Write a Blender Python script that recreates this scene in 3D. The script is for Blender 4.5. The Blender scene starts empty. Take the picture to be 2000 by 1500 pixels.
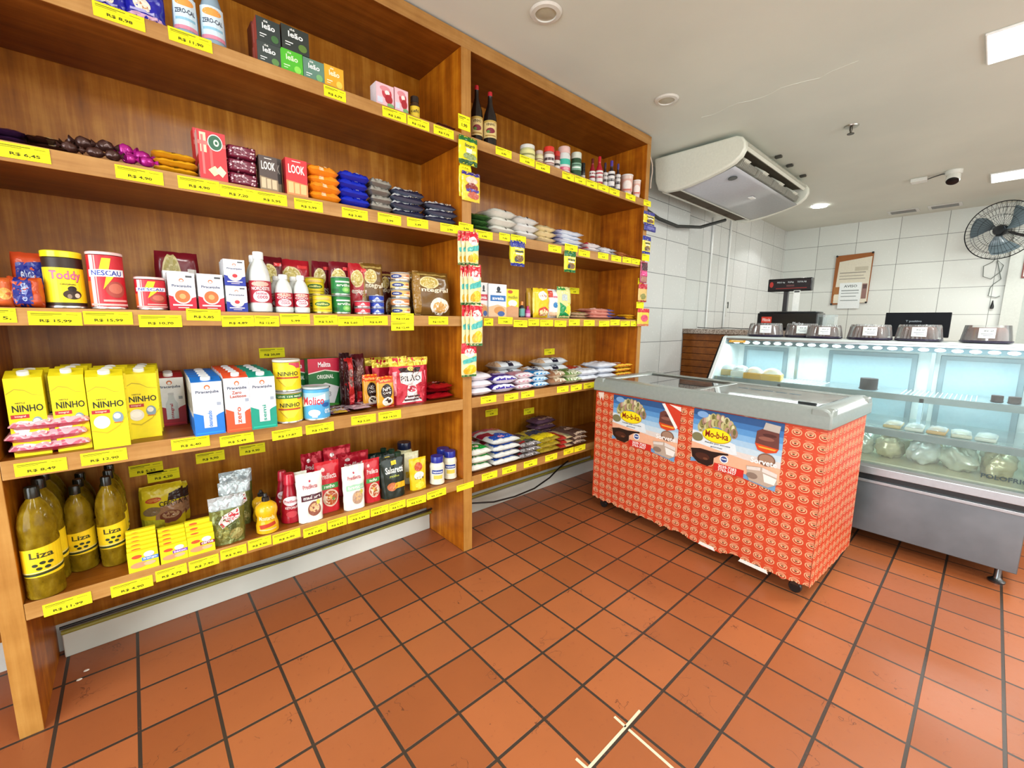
import bpy, bmesh, math, random
from mathutils import Vector, Matrix, noise, geometry
sc = bpy.context.scene
COL = sc.collection
random.seed(7)
PI = math.pi
# ---------------- camera (solved from the shelf unit) ----------------
F_PX, PITCH, ROLL, YAW, EYE = 830.76, 0.14633, 0.011435, 0.727478, 1.344
cy, sy = math.cos(YAW), math.sin(YAW)
F0 = Vector((sy, cy, 0)); R0 = Vector((cy, -sy, 0)); U0 = Vector((0, 0, 1))
CF = F0*math.cos(PITCH) - U0*math.sin(PITCH); CU = U0*math.cos(PITCH) + F0*math.sin(PITCH)
CR = R0*math.cos(ROLL) + CU*math.sin(ROLL); CU = CU*math.cos(ROLL) - R0*math.sin(ROLL)
camd = bpy.data.cameras.new('camera'); cam = bpy.data.objects.new('camera', camd); COL.objects.link(cam)
camd.sensor_fit = 'HORIZONTAL'; camd.sensor_width = 36; camd.lens = F_PX/2000*36
camd.clip_start = .02; camd.clip_end = 60
cam.matrix_world = Matrix(((CR.x, CU.x, -CF.x, 0), (CR.y, CU.y, -CF.y, 0), (CR.z, CU.z, -CF.z, EYE), (0, 0, 0, 1)))
sc.camera = cam
sc.view_settings.view_transform = 'Standard'; sc.view_settings.look = 'None'
sc.view_settings.gamma = 1; sc.view_settings.use_curve_mapping = False
sc.view_settings.exposure = EXPO = 0.55
# ---------------- world: daylight through the open shop front ----------------
w = bpy.data.worlds.new('world'); sc.world = w; w.use_nodes = True
w.node_tree.nodes['Background'].inputs[0].default_value = (.82, .92, 1, 1)
w.node_tree.nodes['Background'].inputs[1].default_value = 1.2

def area(name, loc, rot, sx, sy_, power, col=(1, 1, 1), spread=PI):
    l = bpy.data.lights.new(name, 'AREA'); l.shape = 'RECTANGLE'; l.size = sx; l.size_y = sy_
    l.energy = power; l.color = col; l.spread = spread
    o = bpy.data.objects.new(name, l); o.location = loc; o.rotation_euler = rot; COL.objects.link(o); return o
CEIL = 2.765
# ceiling panels: two seen in the photograph, others of the same row behind and beside the camera
PANELS = [(3.435, -.40, 1.2, .36), (6.33, -.40, 1.2, .36), (.55, -.40, 1.2, .36), (-1.6, -.40, 1.2, .36), (2.0, -2.3, 1.2, .36), (5.0, -2.3, 1.2, .36)]
for i, (x, y, ly, lx) in enumerate(PANELS):
    area('panel_light', (x, y, CEIL-.03), (0, 0, 0), lx, ly, (30, 28, 27, 22, 26, 22)[i], (.97, 1, .97))
area('front_fill_light', (-2.5, -.3, 1.25), (0, -PI/2, 0), 2.4, 3.2, 95, (.90, .97, 1))  # added area light behind the camera, boosted to brighten the ceiling
area('side_fill_light', (2.5, -3.5, 1.3), (PI/2, 0, 0), 6, 2.2, 62, (.92, .98, 1))  # added fill from the right; the wall there has no window

# ---------------- projection helpers: a pixel of the 2000x1500 photo to a point on a plane ----------------
def ray(px, py): return CF + CR*((px-1000)/F_PX) + CU*((750-py)/F_PX)
def onY(px, py, Y): d = ray(px, py); return d.x*Y/d.y, EYE + d.z*Y/d.y
def onX(px, py, X): d = ray(px, py); return d.y*X/d.x, EYE + d.z*X/d.x
def onZ(px, py, Z): d = ray(px, py); t = (Z-EYE)/d.z; return d.x*t, d.y*t
def pix(p):
    q = Vector(p) - Vector((0, 0, EYE)); k = q.dot(CF); return 1000+F_PX*q.dot(CR)/k, 750-F_PX*q.dot(CU)/k

# ---------------- materials ----------------
MATS = {}
def s2l(c): return c/12.92 if c <= .04045 else ((c+.055)/1.055)**2.4
def rgb(h):
    if not isinstance(h, str): return tuple(h)+((1,) if len(h) == 3 else ())
    h = h.lstrip('#'); return tuple(s2l(int(h[i:i+2], 16)/255) for i in (0, 2, 4)) + (1,)
class NT:
    def __init__(s, name):
        s.m = bpy.data.materials.new(name); s.m.use_nodes = True; s.t = s.m.node_tree
        s.b = s.t.nodes['Principled BSDF']; s.out = s.t.nodes['Material Output']
    def n(s, ty, **kw):
        o = s.t.nodes.new(ty)
        for k, v in kw.items():
            if k.startswith('i_'): o.inputs[k[2:].replace('_', ' ')].default_value = v
            else: setattr(o, k, v)
        return o
    def l(s, a, b): s.t.links.new(a, b)
    def math(s, op, a, b=None, c=None):
        o = s.n('ShaderNodeMath', operation=op)
        for i, v in enumerate((a, b, c)):
            if v is None: continue
            if isinstance(v, (int, float)): o.inputs[i].default_value = v
            else: s.l(v, o.inputs[i])
        return o.outputs[0]
    def mix(s, f, a, b, mode='MIX'):
        o = s.n('ShaderNodeMix', data_type='RGBA', blend_type=mode)
        for i, v in ((0, f), (6, a), (7, b)):
            if isinstance(v, (int, float, tuple)): o.inputs[i].default_value = v
            else: s.l(v, o.inputs[i])
        return o.outputs[2]
    def ramp(s, f, stops):
        o = s.n('ShaderNodeValToRGB'); e = o.color_ramp.elements
        while len(e) < len(stops): e.new(.5)
        for i, (p, c) in enumerate(stops): e[i].position = p; e[i].color = rgb(c)
        s.l(f, o.inputs[0]); return o.outputs[0]
    def coords(s, kind='Object', scale=None, loc=None, rot=None):
        tc = s.n('ShaderNodeTexCoord'); mp = s.n('ShaderNodeMapping'); s.l(tc.outputs[kind], mp.inputs[0])
        if scale: mp.inputs['Scale'].default_value = scale
        if loc: mp.inputs['Location'].default_value = loc
        if rot: mp.inputs['Rotation'].default_value = rot
        return mp.outputs[0]
    def noise(s, v, scale, detail=3, rough=.5):
        o = s.n('ShaderNodeTexNoise'); o.inputs['Scale'].default_value = scale; o.inputs['Detail'].default_value = detail
        o.inputs['Roughness'].default_value = rough; s.l(v, o.inputs['Vector']); return o.outputs['Fac']
    def bump(s, h, st=.3, dist=.002):
        o = s.n('ShaderNodeBump'); o.inputs['Strength'].default_value = st; o.inputs['Distance'].default_value = dist
        s.l(h, o.inputs['Height']); s.l(o.outputs[0], s.b.inputs['Normal'])

def C(col, kind='p'):
    """plain printed / moulded surface; kind: p paper, g gloss plastic, f foil, m metal, x matt"""
    key = (col if isinstance(col, str) else tuple(col), kind)
    if key in MATS: return MATS[key]
    t = NT('%s_%s' % ({'p': 'printed_card', 'g': 'gloss_plastic', 'f': 'foil', 'm': 'metal', 'x': 'matt'}[kind], str(col).strip('#')))
    c = rgb(col); v = t.coords('Object')
    f = t.noise(v, 60 if kind != 'x' else 14, 2)
    lo = tuple(x*.9 for x in c[:3])+(1,); hi = tuple(min(1, x*1.06+.003) for x in c[:3])+(1,)
    t.l(t.mix(f, lo, hi), t.b.inputs['Base Color'])
    r, me, sp = {'p': (.42, 0, .4), 'g': (.2, 0, .5), 'f': (.24, .35, .6), 'm': (.28, .95, .5), 'x': (.75, 0, .25)}[kind]
    t.b.inputs['Roughness'].default_value = r; t.b.inputs['Metallic'].default_value = me
    t.b.inputs['Specular IOR Level'].default_value = sp
    if kind == 'f':
        t.bump(t.noise(v, 90, 3), .35, .002)
    MATS[key] = t.m; return t.m
def glow(name, col, st):
    k = ('glow', name)
    if k in MATS: return MATS[k]
    t = NT(name); t.b.inputs['Base Color'].default_value = (.8, .8, .8, 1)
    t.b.inputs['Emission Color'].default_value = rgb(col); t.b.inputs['Emission Strength'].default_value = st
    MATS[k] = t.m; return t.m
def clear(name, tint=(1, 1, 1, 1), op=.06, rough=.03, refl=.5):
    """thin clear sheet: transparent with a fresnel reflection and a little body colour"""
    k = ('clear', name)
    if k in MATS: return MATS[k]
    t = NT(name); tr = t.n('ShaderNodeBsdfTransparent'); tr.inputs[0].default_value = tint
    gl = t.n('ShaderNodeBsdfGlossy'); gl.inputs['Roughness'].default_value = rough
    df = t.n('ShaderNodeBsdfDiffuse'); df.inputs[0].default_value = (.85, .9, .9, 1)
    fr = t.n('ShaderNodeFresnel'); fr.inputs[0].default_value = 1.45
    nz = t.noise(t.coords('Object'), 9, 3)
    m1 = t.n('ShaderNodeMixShader'); t.l(t.math('MULTIPLY', nz, op*2), m1.inputs[0]); t.l(tr.outputs[0], m1.inputs[1]); t.l(df.outputs[0], m1.inputs[2])
    m2 = t.n('ShaderNodeMixShader'); t.l(t.math('MULTIPLY', fr.outputs[0], refl), m2.inputs[0]); t.l(m1.outputs[0], m2.inputs[1]); t.l(gl.outputs[0], m2.inputs[2])
    t.l(m2.outputs[0], t.out.inputs[0]); MATS[k] = t.m; return t.m

def wood(name, a, b, c, axis, rough=.38, sc_=1.0):
    """ribbon-figured veneer, streaks running along the axis"""
    t = NT(name); s = [26*sc_, 26*sc_, 26*sc_]; s['xyz'.index(axis)] = 1.6*sc_
    v = t.coords('Object', tuple(s))
    n1 = t.noise(v, 1.0, 5, .6)
    s2 = [5, 5, 5]; s2['xyz'.index(axis)] = 9
    n2 = t.noise(t.coords('Object', tuple(s2)), 1.2, 4, .6)
    s3 = [120, 120, 120]; s3['xyz'.index(axis)] = 6
    n3 = t.noise(t.coords('Object', tuple(s3)), 1.0, 2, .5)
    f = t.math('ADD', t.math('MULTIPLY', n1, .55), t.math('ADD', t.math('MULTIPLY', n2, .3), t.math('MULTIPLY', n3, .15)))
    t.l(t.ramp(f, [(.3, a), (.5, b), (.72, c)]), t.b.inputs['Base Color'])
    t.b.inputs['Roughness'].default_value = rough; t.b.inputs['Specular IOR Level'].default_value = .4
    t.bump(n3, .12, .001); return t.m
def tiles(name, tile, var, mortar, pitch, msize, off, swiz, rough=.3, bumpy=.25, cracks=False):
    t = NT(name); tc = t.n('ShaderNodeTexCoord'); sp = t.n('ShaderNodeSeparateXYZ'); cb = t.n('ShaderNodeCombineXYZ')
    t.l(tc.outputs['Object'], sp.inputs[0])
    t.l(t.math('SUBTRACT', sp.outputs[swiz[0]], off[0]), cb.inputs[0]); t.l(t.math('SUBTRACT', sp.outputs[swiz[1]], off[1]), cb.inputs[1])
    br = t.n('ShaderNodeTexBrick'); br.offset = 0; br.squash = 1
    br.inputs['Scale'].default_value = 1; br.inputs['Brick Width'].default_value = pitch[0]; br.inputs['Row Height'].default_value = pitch[1]
    br.inputs['Mortar Size'].default_value = msize; br.inputs['Mortar Smooth'].default_value = .15; br.inputs['Bias'].default_value = 0
    br.inputs['Color1'].default_value = rgb(tile); br.inputs['Color2'].default_value = rgb(var); br.inputs['Mortar'].default_value = rgb(mortar)
    t.l(cb.outputs[0], br.inputs['Vector'])
    v = tc.outputs['Object']; n1 = t.noise(v, 3.2, 5, .6); n2 = t.noise(v, 45, 3, .6)
    k = .5 if cracks else .18
    col = t.mix(t.math('MULTIPLY', n1, k), br.outputs['Color'], t.mix(.5, br.outputs['Color'], rgb('#3a2a22' if cracks else '#8f9690')), 'MIX')
    h = t.math('SUBTRACT', 1, br.outputs['Fac'])
    if cracks:
        vo = t.n('ShaderNodeTexVoronoi', feature='DISTANCE_TO_EDGE'); vo.inputs['Scale'].default_value = 4.3
        wv = t.n('ShaderNodeTexNoise'); wv.inputs['Scale'].default_value = 5; wv.inputs['Detail'].default_value = 4; t.l(v, wv.inputs['Vector'])
        va = t.n('ShaderNodeVectorMath', operation='ADD'); t.l(v, va.inputs[0]); t.l(wv.outputs['Color'], va.inputs[1]); t.l(va.outputs[0], vo.inputs['Vector'])
        line = t.math('LESS_THAN', vo.outputs['Distance'], .008)
        keep = t.math('GREATER_THAN', t.noise(v, 6, 2), .6)
        cr = t.math('MULTIPLY', line, keep)
        col = t.mix(t.math('MULTIPLY', cr, .75), col, rgb('#5a3222'))
        h = t.math('SUBTRACT', h, t.math('MULTIPLY', cr, .5))
        col = t.mix(t.math('MULTIPLY', t.math('GREATER_THAN', n2, .66), .35), col, rgb('#8a4a2c'))
    t.l(col, t.b.inputs['Base Color'])
    t.l(t.math('ADD', t.math('MULTIPLY', n2, .18), rough), t.b.inputs['Roughness'])
    t.b.inputs['Specular IOR Level'].default_value = .45
    t.bump(t.math('ADD', h, t.math('MULTIPLY', n2, .12)), bumpy, .003)
    return t.m

# ---------------- mesh builder ----------------
class MB:
    def __init__(s): s.v = []; s.f = []; s.m = []; s.mats = []
    def mi(s, mat):
        if isinstance(mat, (str, tuple)): mat = C(mat)
        if mat not in s.mats: s.mats.append(mat)
        return s.mats.index(mat)
    def add(s, vs, fs, mat):
        b = len(s.v); s.v += [tuple(q) for q in vs]; k = s.mi(mat) if not isinstance(mat, list) else None
        for i, f in enumerate(fs):
            s.f.append([b+j for j in f]); s.m.append(k if k is not None else s.mi(mat[i]))
        return s
    def box(s, x0, y0, z0, x1, y1, z1, mat, rz=0, c=None):
        vs = [(x, y, z) for z in (z0, z1) for x, y in ((x0, y0), (x1, y0), (x1, y1), (x0, y1))]
        if rz:
            cx, cy_ = c if c else ((x0+x1)/2, (y0+y1)/2); a, b = math.cos(rz), math.sin(rz)
            vs = [(cx+(x-cx)*a-(y-cy_)*b, cy_+(x-cx)*b+(y-cy_)*a, z) for x, y, z in vs]
        return s.add(vs, [(3, 2, 1, 0), (4, 5, 6, 7), (0, 1, 5, 4), (1, 2, 6, 5), (2, 3, 7, 6), (3, 0, 4, 7)], mat)
    def lathe(s, prof, mat, seg=24, c=(0, 0), sy_=1.0, caps=True, mats=None):
        vs = []; fs = []; ms = []
        for r, z in prof:
            for i in range(seg):
                a = 2*PI*i/seg; vs.append((c[0]+r*math.cos(a), c[1]+r*math.sin(a)*sy_, z))
        for j in range(len(prof)-1):
            for i in range(seg):
                k = (i+1) % seg; fs.append((j*seg+i, j*seg+k, (j+1)*seg+k, (j+1)*seg+i)); ms.append(mats[j] if mats else mat)
        if caps:
            fs.append(tuple(range(seg-1, -1, -1))); ms.append(mats[0] if mats else mat)
            fs.append(tuple((len(prof)-1)*seg+i for i in range(seg))); ms.append(mats[-1] if mats else mat)
        return s.add(vs, fs, ms)
    def tube(s, pts, r, mat, seg=8, closed=False):
        pts = [Vector(p) for p in pts]; n = len(pts); vs = []; fs = []; up = None
        for i, p in enumerate(pts):
            d = ((pts[(i+1) % n] if closed or i < n-1 else p) - (pts[i-1] if closed or i > 0 else p)).normalized()
            if up is None: up = d.orthogonal().normalized()
            up = (up - d*up.dot(d)).normalized(); q = d.cross(up); rr = r[i] if isinstance(r, (list, tuple)) else r
            for k in range(seg): a = 2*PI*k/seg; vs.append(p+(up*math.cos(a)+q*math.sin(a))*rr)
        for i in range(n if closed else n-1):
            for k in range(seg):
                j = (i+1) % n; fs.append((i*seg+k, i*seg+(k+1) % seg, j*seg+(k+1) % seg, j*seg+k))
        if not closed: fs += [tuple(range(seg-1, -1, -1)), tuple((n-1)*seg+k for k in range(seg))]
        return s.add(vs, fs, mat)
    def prism(s, poly, y0, y1, mat, axis='y'):
        """poly is in the plane across the axis: (a, z) pairs; axis y -> a is x, axis x -> a is y, axis z -> pairs are x,y"""
        n = len(poly); P = {'y': lambda a, b, t: (a, t, b), 'x': lambda a, b, t: (t, a, b), 'z': lambda a, b, t: (a, b, t)}[axis]
        vs = [P(a, b, y0) for a, b in poly] + [P(a, b, y1) for a, b in poly]
        fs = [tuple(range(n)), tuple(range(2*n-1, n-1, -1))] + [(i, n+i, n+(i+1) % n, (i+1) % n) for i in range(n)]
        return s.add(vs, fs, mat)
    def grid(s, fn, nu, nv, mat, flip=False, closed_u=False):
        vs = [fn(i/nu, j/nv) for j in range(nv+1) for i in range(nu+1)]; fs = []
        for j in range(nv):
            for i in range(nu):
                a = j*(nu+1)+i; q = (a, a+1, a+nu+2, a+nu+1); fs.append(q[::-1] if flip else q)
        return s.add(vs, fs, mat)
    def build(s, name, parent=None, bevel=0, smooth=True, recalc=False, angle=40):
        me = bpy.data.meshes.new(name); me.from_pydata(s.v, [], s.f)
        for m in s.mats: me.materials.append(m)
        me.polygons.foreach_set('material_index', s.m); me.update()
        if recalc:
            bm = bmesh.new(); bm.from_mesh(me); bmesh.ops.remove_doubles(bm, verts=bm.verts, dist=1e-6)
            bmesh.ops.recalc_face_normals(bm, faces=bm.faces); bm.to_mesh(me); bm.free()
        if smooth:
            me.shade_smooth(); me.set_sharp_from_angle(angle=math.radians(angle))
        o = bpy.data.objects.new(name, me); COL.objects.link(o)
        if parent: o.parent = parent
        if bevel:
            b = o.modifiers.new('bevel', 'BEVEL'); b.width = bevel; b.segments = 2; b.limit_method = 'ANGLE'; b.angle_limit = math.radians(50)
        return o
def tag(o, label=None, cat=None, group=None, kind=None):
    if label: o['label'] = label
    if cat: o['category'] = cat
    if group: o['group'] = group
    if kind: o['kind'] = kind
    return o
def thing(name, label, cat, loc=(0, 0, 0), rz=0, group=None, rx=0, ry=0):
    o = bpy.data.objects.new(name, None); COL.objects.link(o); o.empty_display_size = .05
    o.location = loc; o.rotation_euler = (rx, ry, rz); return tag(o, label, cat, group)
def dup(root, loc, label=None, rz=None, group=None, rx=None):
    r = root.copy(); COL.objects.link(r); r.location = loc
    if rz is not None: r.rotation_euler.z = rz
    if rx is not None: r.rotation_euler.x = rx
    if label: r['label'] = label
    if group: r['group'] = group
    for ch in list(root.children):
        c = ch.copy(); COL.objects.link(c); c.parent = r
        for g in list(ch.children):
            d = g.copy(); COL.objects.link(d); d.parent = c
    return r
def struct(name, mb, **k): return tag(mb.build(name, **k), kind='structure')

# ---------------- print art ----------------
_txt = {}
def text_tris(s, bold):
    """triangles of a word in the unit square"""
    k = (s, bold)
    if k in _txt: return _txt[k]
    cu = bpy.data.curves.new('t', 'FONT'); cu.body = s; cu.resolution_u = 2; cu.offset = .022 if bold else 0
    o = bpy.data.objects.new('t', cu); COL.objects.link(o)
    dg = bpy.context.evaluated_depsgraph_get(); me = bpy.data.meshes.new_from_object(o.evaluated_get(dg))
    me.calc_loop_triangles(); V = [(v.co.x, v.co.y) for v in me.vertices]
    T = [[V[i] for i in t.vertices] for t in me.loop_triangles]
    bpy.data.objects.remove(o); bpy.data.curves.remove(cu); bpy.data.meshes.remove(me)
    if T:
        xs = [p[0] for t in T for p in t]; ys = [p[1] for t in T for p in t]
        x0, x1, y0, y1 = min(xs), max(xs), min(ys), max(ys)
        T = [[((p[0]-x0)/(x1-x0+1e-9), (p[1]-y0)/(y1-y0+1e-9)) for p in t] for t in T]
    _txt[k] = T; return T
def shape_tris(sh):
    k = sh[0]
    if k == 'r':
        _, a, b, c, d, col = sh[:6]; return [[(a, b), (c, b), (c, d)], [(a, b), (c, d), (a, d)]], col
    if k == 'e':
        _, cx, cy_, rx, ry, col = sh[:6]; n = 20; P = [(cx+rx*math.cos(2*PI*i/n), cy_+ry*math.sin(2*PI*i/n)) for i in range(n)]
        return [[(cx, cy_), P[i], P[(i+1) % n]] for i in range(n)], col
    if k == 'p':
        pts = sh[1]; T = geometry.tessellate_polygon([[Vector((x, y, 0)) for x, y in pts]])
        out = []
        for t in T:
            q = [pts[i] for i in t]
            if (q[1][0]-q[0][0])*(q[2][1]-q[0][1])-(q[2][0]-q[0][0])*(q[1][1]-q[0][1]) < 0: q = q[::-1]
            out.append(q)
        return out, sh[2]
    if k == 't':
        _, s, a, b, c, d, col = sh[:7]; rot = sh[7] if len(sh) > 7 else 0
        T = text_tris(s, True); out = []
        for t in T:
            q = []
            for x, y in t:
                if rot: x, y = 1-y, x
                q.append((a+x*(c-a), b+y*(d-b)))
            out.append(q)
        return out, col
    raise ValueError(k)
def split(T, w, h, L):
    out = []; st = list(T)
    while st:
        t = st.pop(); e = [math.hypot((t[i][0]-t[(i+1) % 3][0])*w, (t[i][1]-t[(i+1) % 3][1])*h) for i in range(3)]
        k = max(range(3), key=lambda i: e[i])
        if e[k] <= L: out.append(t); continue
        a, b, c = t[k], t[(k+1) % 3], t[(k+2) % 3]; m = ((a[0]+b[0])/2, (a[1]+b[1])/2)
        st += [[a, m, c], [m, b, c]]
    return out
def art(mb, shapes, fn, w, h, L=9, kind='p', off=.0004, step=.0002):
    """fn(u, v, offset) -> point; shapes are printed one over the other"""
    for i, sh in enumerate(shapes):
        T, col = shape_tris(sh)
        if L < 5: T = split(T, w, h, L)
        o = off+i*step; vs = []; fs = []
        for t in T:
            b = len(vs); vs += [fn(u, v, o) for u, v in t]; fs.append((b, b+1, b+2))
        mb.add(vs, fs, C(col, kind) if isinstance(col, (str, tuple)) else col)
def flat(x0, z0, w, h, y): return lambda u, v, o: (x0+u*w, y-o, z0+v*h)

# ================= ROOM =================
SH_B = [2.238, 1.778, 1.315, .853, .392]; SH_T = [2.290, 1.834, 1.368, .912, .448]   # shelf board undersides / tops
FY, BY = 1.92, 2.335                                                                 # shelf front and back panel
XL, XD0, XD1, XE0, XE1 = -.33, 1.347, 1.406, 3.068, 3.116
X0R, X1R, Y0R, Y1R = -2.6, 7.718, -3.6, 2.36
M_FLOOR = tiles('terracotta_tiles', '#b0653a', '#9b552e', '#3c322a', (.2068, .2093), .0055, (1.148-.0034, .8717-.0034), (0, 1), .26, .5, True)
M_WT_X = tiles('white_wall_tiles_back', '#dfe4dd', '#d6dbd4', '#7c817b', (.4515, .3325), .003, (.53-.4515*10, 1.8225-.3325*10), (1, 2), .16, .15)
M_WT_Y = tiles('white_wall_tiles_side', '#dcdfdc', '#d3d7d3', '#74797a', (.4515, .3325), .003, (4.47-.4515*20, 1.8225-.3325*10), (0, 2), .16, .15)
def plaster(name, a, b):
    t = NT(name); v = t.coords('Object'); n = t.noise(v, 1.4, 4); n2 = t.noise(v, 60, 3)
    t.l(t.ramp(n, [(.35, a), (.7, b)]), t.b.inputs['Base Color']); t.b.inputs['Roughness'].default_value = .55
    t.bump(n2, .12, .002); return t.m
M_CEIL = plaster('painted_ceiling', '#d6ddd2', '#e0e6da'); M_WALL = plaster('painted_wall', '#d4d6cf', '#dcded6')
struct('floor', MB().box(X0R-.6, Y0R, -.08, X1R+.1, Y1R+.02, 0, M_FLOOR), smooth=False)
m = MB().box(X0R, Y0R, CEIL, X1R+.1, Y1R+.1, CEIL+.08, M_CEIL)
m.tube([(3.1+.02*math.sin(k*1.3)+.012*math.sin(k*3.1), 1.53-.062*k, CEIL+.001) for k in range(15)], .0035, M_CEIL, 5)   # raised joint line
struct('ceiling', m, smooth=False)
struct('wall_back', MB().box(X1R, Y0R, 0, X1R+.1, Y1R+.1, CEIL, M_WT_X), smooth=False)
struct('wall_left', MB().box(4.47, 2.31, 0, X1R, Y1R+.1, CEIL, M_WT_Y), smooth=False)
struct('wall_left_shelf_side', MB().box(X0R, 2.36, 0, 3.12, 2.46, CEIL, M_WALL), smooth=False)
struct('wall_left_pillar', MB().box(3.12, 2.25, 0, 4.47, 2.46, CEIL, M_WT_Y), smooth=False)
struct('wall_right', MB().box(X0R, Y0R-.1, 0, X1R+.1, Y0R, CEIL, M_WALL), smooth=False)
m = MB().box(X0R-.1, Y0R, 0, X0R, -2.0, CEIL, M_WALL); m.box(X0R-.1, 1.3, 0, X0R, 2.46, CEIL, M_WALL); m.box(X0R-.1, -2.0, 2.5, X0R, 1.3, CEIL, M_WALL)
struct('wall_front', m, smooth=False)
struct('trim_1', MB().box(7.66, -.17, 0, X1R, -.02, CEIL, '#cfd5cd').box(7.69, -.30, 0, X1R, -.17, CEIL, '#b9c2bb'), smooth=False)
M_DOOR = C('#aeb8b4')
d = struct('door_1', MB().box(7.68, -1.2, 0.01, 7.716, -.30, 2.1, M_DOOR), bevel=.003, smooth=False)
MB().tube([(7.66, -1.1, 1.0), (7.63, -1.1, 1.0), (7.63, -.98, 1.0)], .01, C('#8a8f90', 'm')).build('door_handle', d)
# pale patched grout cross in the floor
gx, gy, _ = [v for v in onZ(1222, 1417, 0)]+[0]
def gl_(p, q):
    a = onZ(*p, 0); b = onZ(*q, 0); dx, dy = b[0]-a[0], b[1]-a[1]; L = math.hypot(dx, dy); nx, ny = -dy/L*.0045, dx/L*.0045
    return [(a[0]+nx, a[1]+ny), (a[0]-nx, a[1]-ny), (b[0]-nx, b[1]-ny), (b[0]+nx, b[1]+ny)]
m = MB()
for p, q in (((1200, 1400), (1222, 1420)), ((1222, 1420), (1250, 1388)), ((1222, 1420), (1150, 1500)), ((1228, 1425), (1315, 1502)), ((1125, 1482), (1150, 1504))):
    m.prism(gl_(p, q), .0002, .0012, C('#d8c9ac', 'x'), 'z')
struct('trim_2', m, smooth=False)
# white plinth under the shelves, with its pipes
M_PL = plaster('worn_white_plinth', '#b9bcb2', '#e2e4da')
struct('baseboard_left', MB().box(-.312, 2.30, 0, XD0-.002, 2.36, .1, M_PL), bevel=.004, smooth=False)
struct('baseboard_right', MB().box(XD1+.002, 2.30, 0, XE0-.002, 2.36, .1, M_PL), bevel=.004, smooth=False)
def pipe(name, pts, r, mat, label, cat, group=None): return tag(MB().tube(pts, r, mat, 8).build(name), label, cat, group)
pipe('conduit_pipe', [(-.31, 2.283, .118), (XD0-.004, 2.283, .118)], .009, C('#8f8730'), 'olive yellow pipe running along the white plinth of the left bay', 'pipe')
pipe('conduit_pipe', [(XD1+.004, 2.283, .128), (3.05, 2.283, .128)], .009, C('#8f8730'), 'olive yellow pipe running along the plinth of the right bay', 'pipe')
pipe('cable', [(-.31, 2.262, .15), (.2, 2.262, .155), (.5, 2.262, .13), (.9, 2.262, .14), (XD0-.01, 2.262, .15)], .006, C('#15130f'), 'black cable above the olive pipe in the left bay', 'cable')
pts = [(1.42, 2.25, .15), (1.62, 2.22, .12), (1.8, 2.2, .085), (2.0, 2.2, .07), (2.2, 2.2, .08), (2.38, 2.21, .12), (2.5, 2.22, .17), (2.62, 2.23, .2)]
pipe('cable', pts, .006, C('#15130f'), 'thin black cable sagging across the white plinth of the right bay', 'cable')

# ================= SHELVING UNIT =================
M_WV = wood('wood_veneer_vertical', '#6e3404', '#aa5c0c', '#d88a1c', 'z')
M_WH = wood('wood_veneer_shaded_boards', '#5e2e08', '#7e440e', '#9a5c1e', 'x')  # same wood darkened in colour, so the board undersides look shaded
M_WE = wood('worn_wood_edges', '#8a5a24', '#a97a3e', '#c29659', 'x', .45)
M_WP = wood('wood_post_edges', '#8f5c1e', '#ab7836', '#c0904a', 'z', .45)
M_BK = wood('wood_back_panel', '#703c04', '#a06012', '#cc9038', 'z', .32)
unit = thing('wooden_shelving_unit', 'tall orange-brown wooden shelving unit with two stocked bays along the wall', 'shelving unit', (1.37, FY, 0))
inv = Matrix.Translation(Vector((-1.37, -FY, 0)))
def upart(name, mb, bevel=.0015, smooth=False):
    o = mb.build(name, unit, bevel=bevel, smooth=smooth); o.matrix_parent_inverse = Matrix.Identity(4)
    o.data.transform(inv); return o
def panel(x0, x1, top=SH_B[0]+.49):
    m = MB().box(x0, FY+.004, 0, x1, BY+.01, 2.692, M_WV); m.box(x0, FY, 0, x1, FY+.004, 2.692, M_WP); return m
for x0, x1 in ((-.384, XL), (XD0, XD1), (XE0, XE1), (-1.62, -1.57)): upart('upright_panel', panel(x0, x1))
upart('top_board', MB().box(-1.62, FY+.004, 2.692, XE1, BY+.01, 2.755, M_WH).box(-1.62, FY, 2.692, XE1, FY+.004, 2.755, M_WE))
upart('back_panel', MB().box(-1.6, BY, .13, XE0, BY+.02, 2.692, M_BK))
for b, t in zip(SH_B, SH_T):
    for x0, x1 in ((-1.57, -.384), (XL, XD0), (XD1, XE0)):
        upart('shelf_board', MB().box(x0+.001, FY+.004, b, x1-.001, BY-.001, t, M_WH).box(x0+.001, FY, b, x1-.001, FY+.004, t, M_WE))

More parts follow.
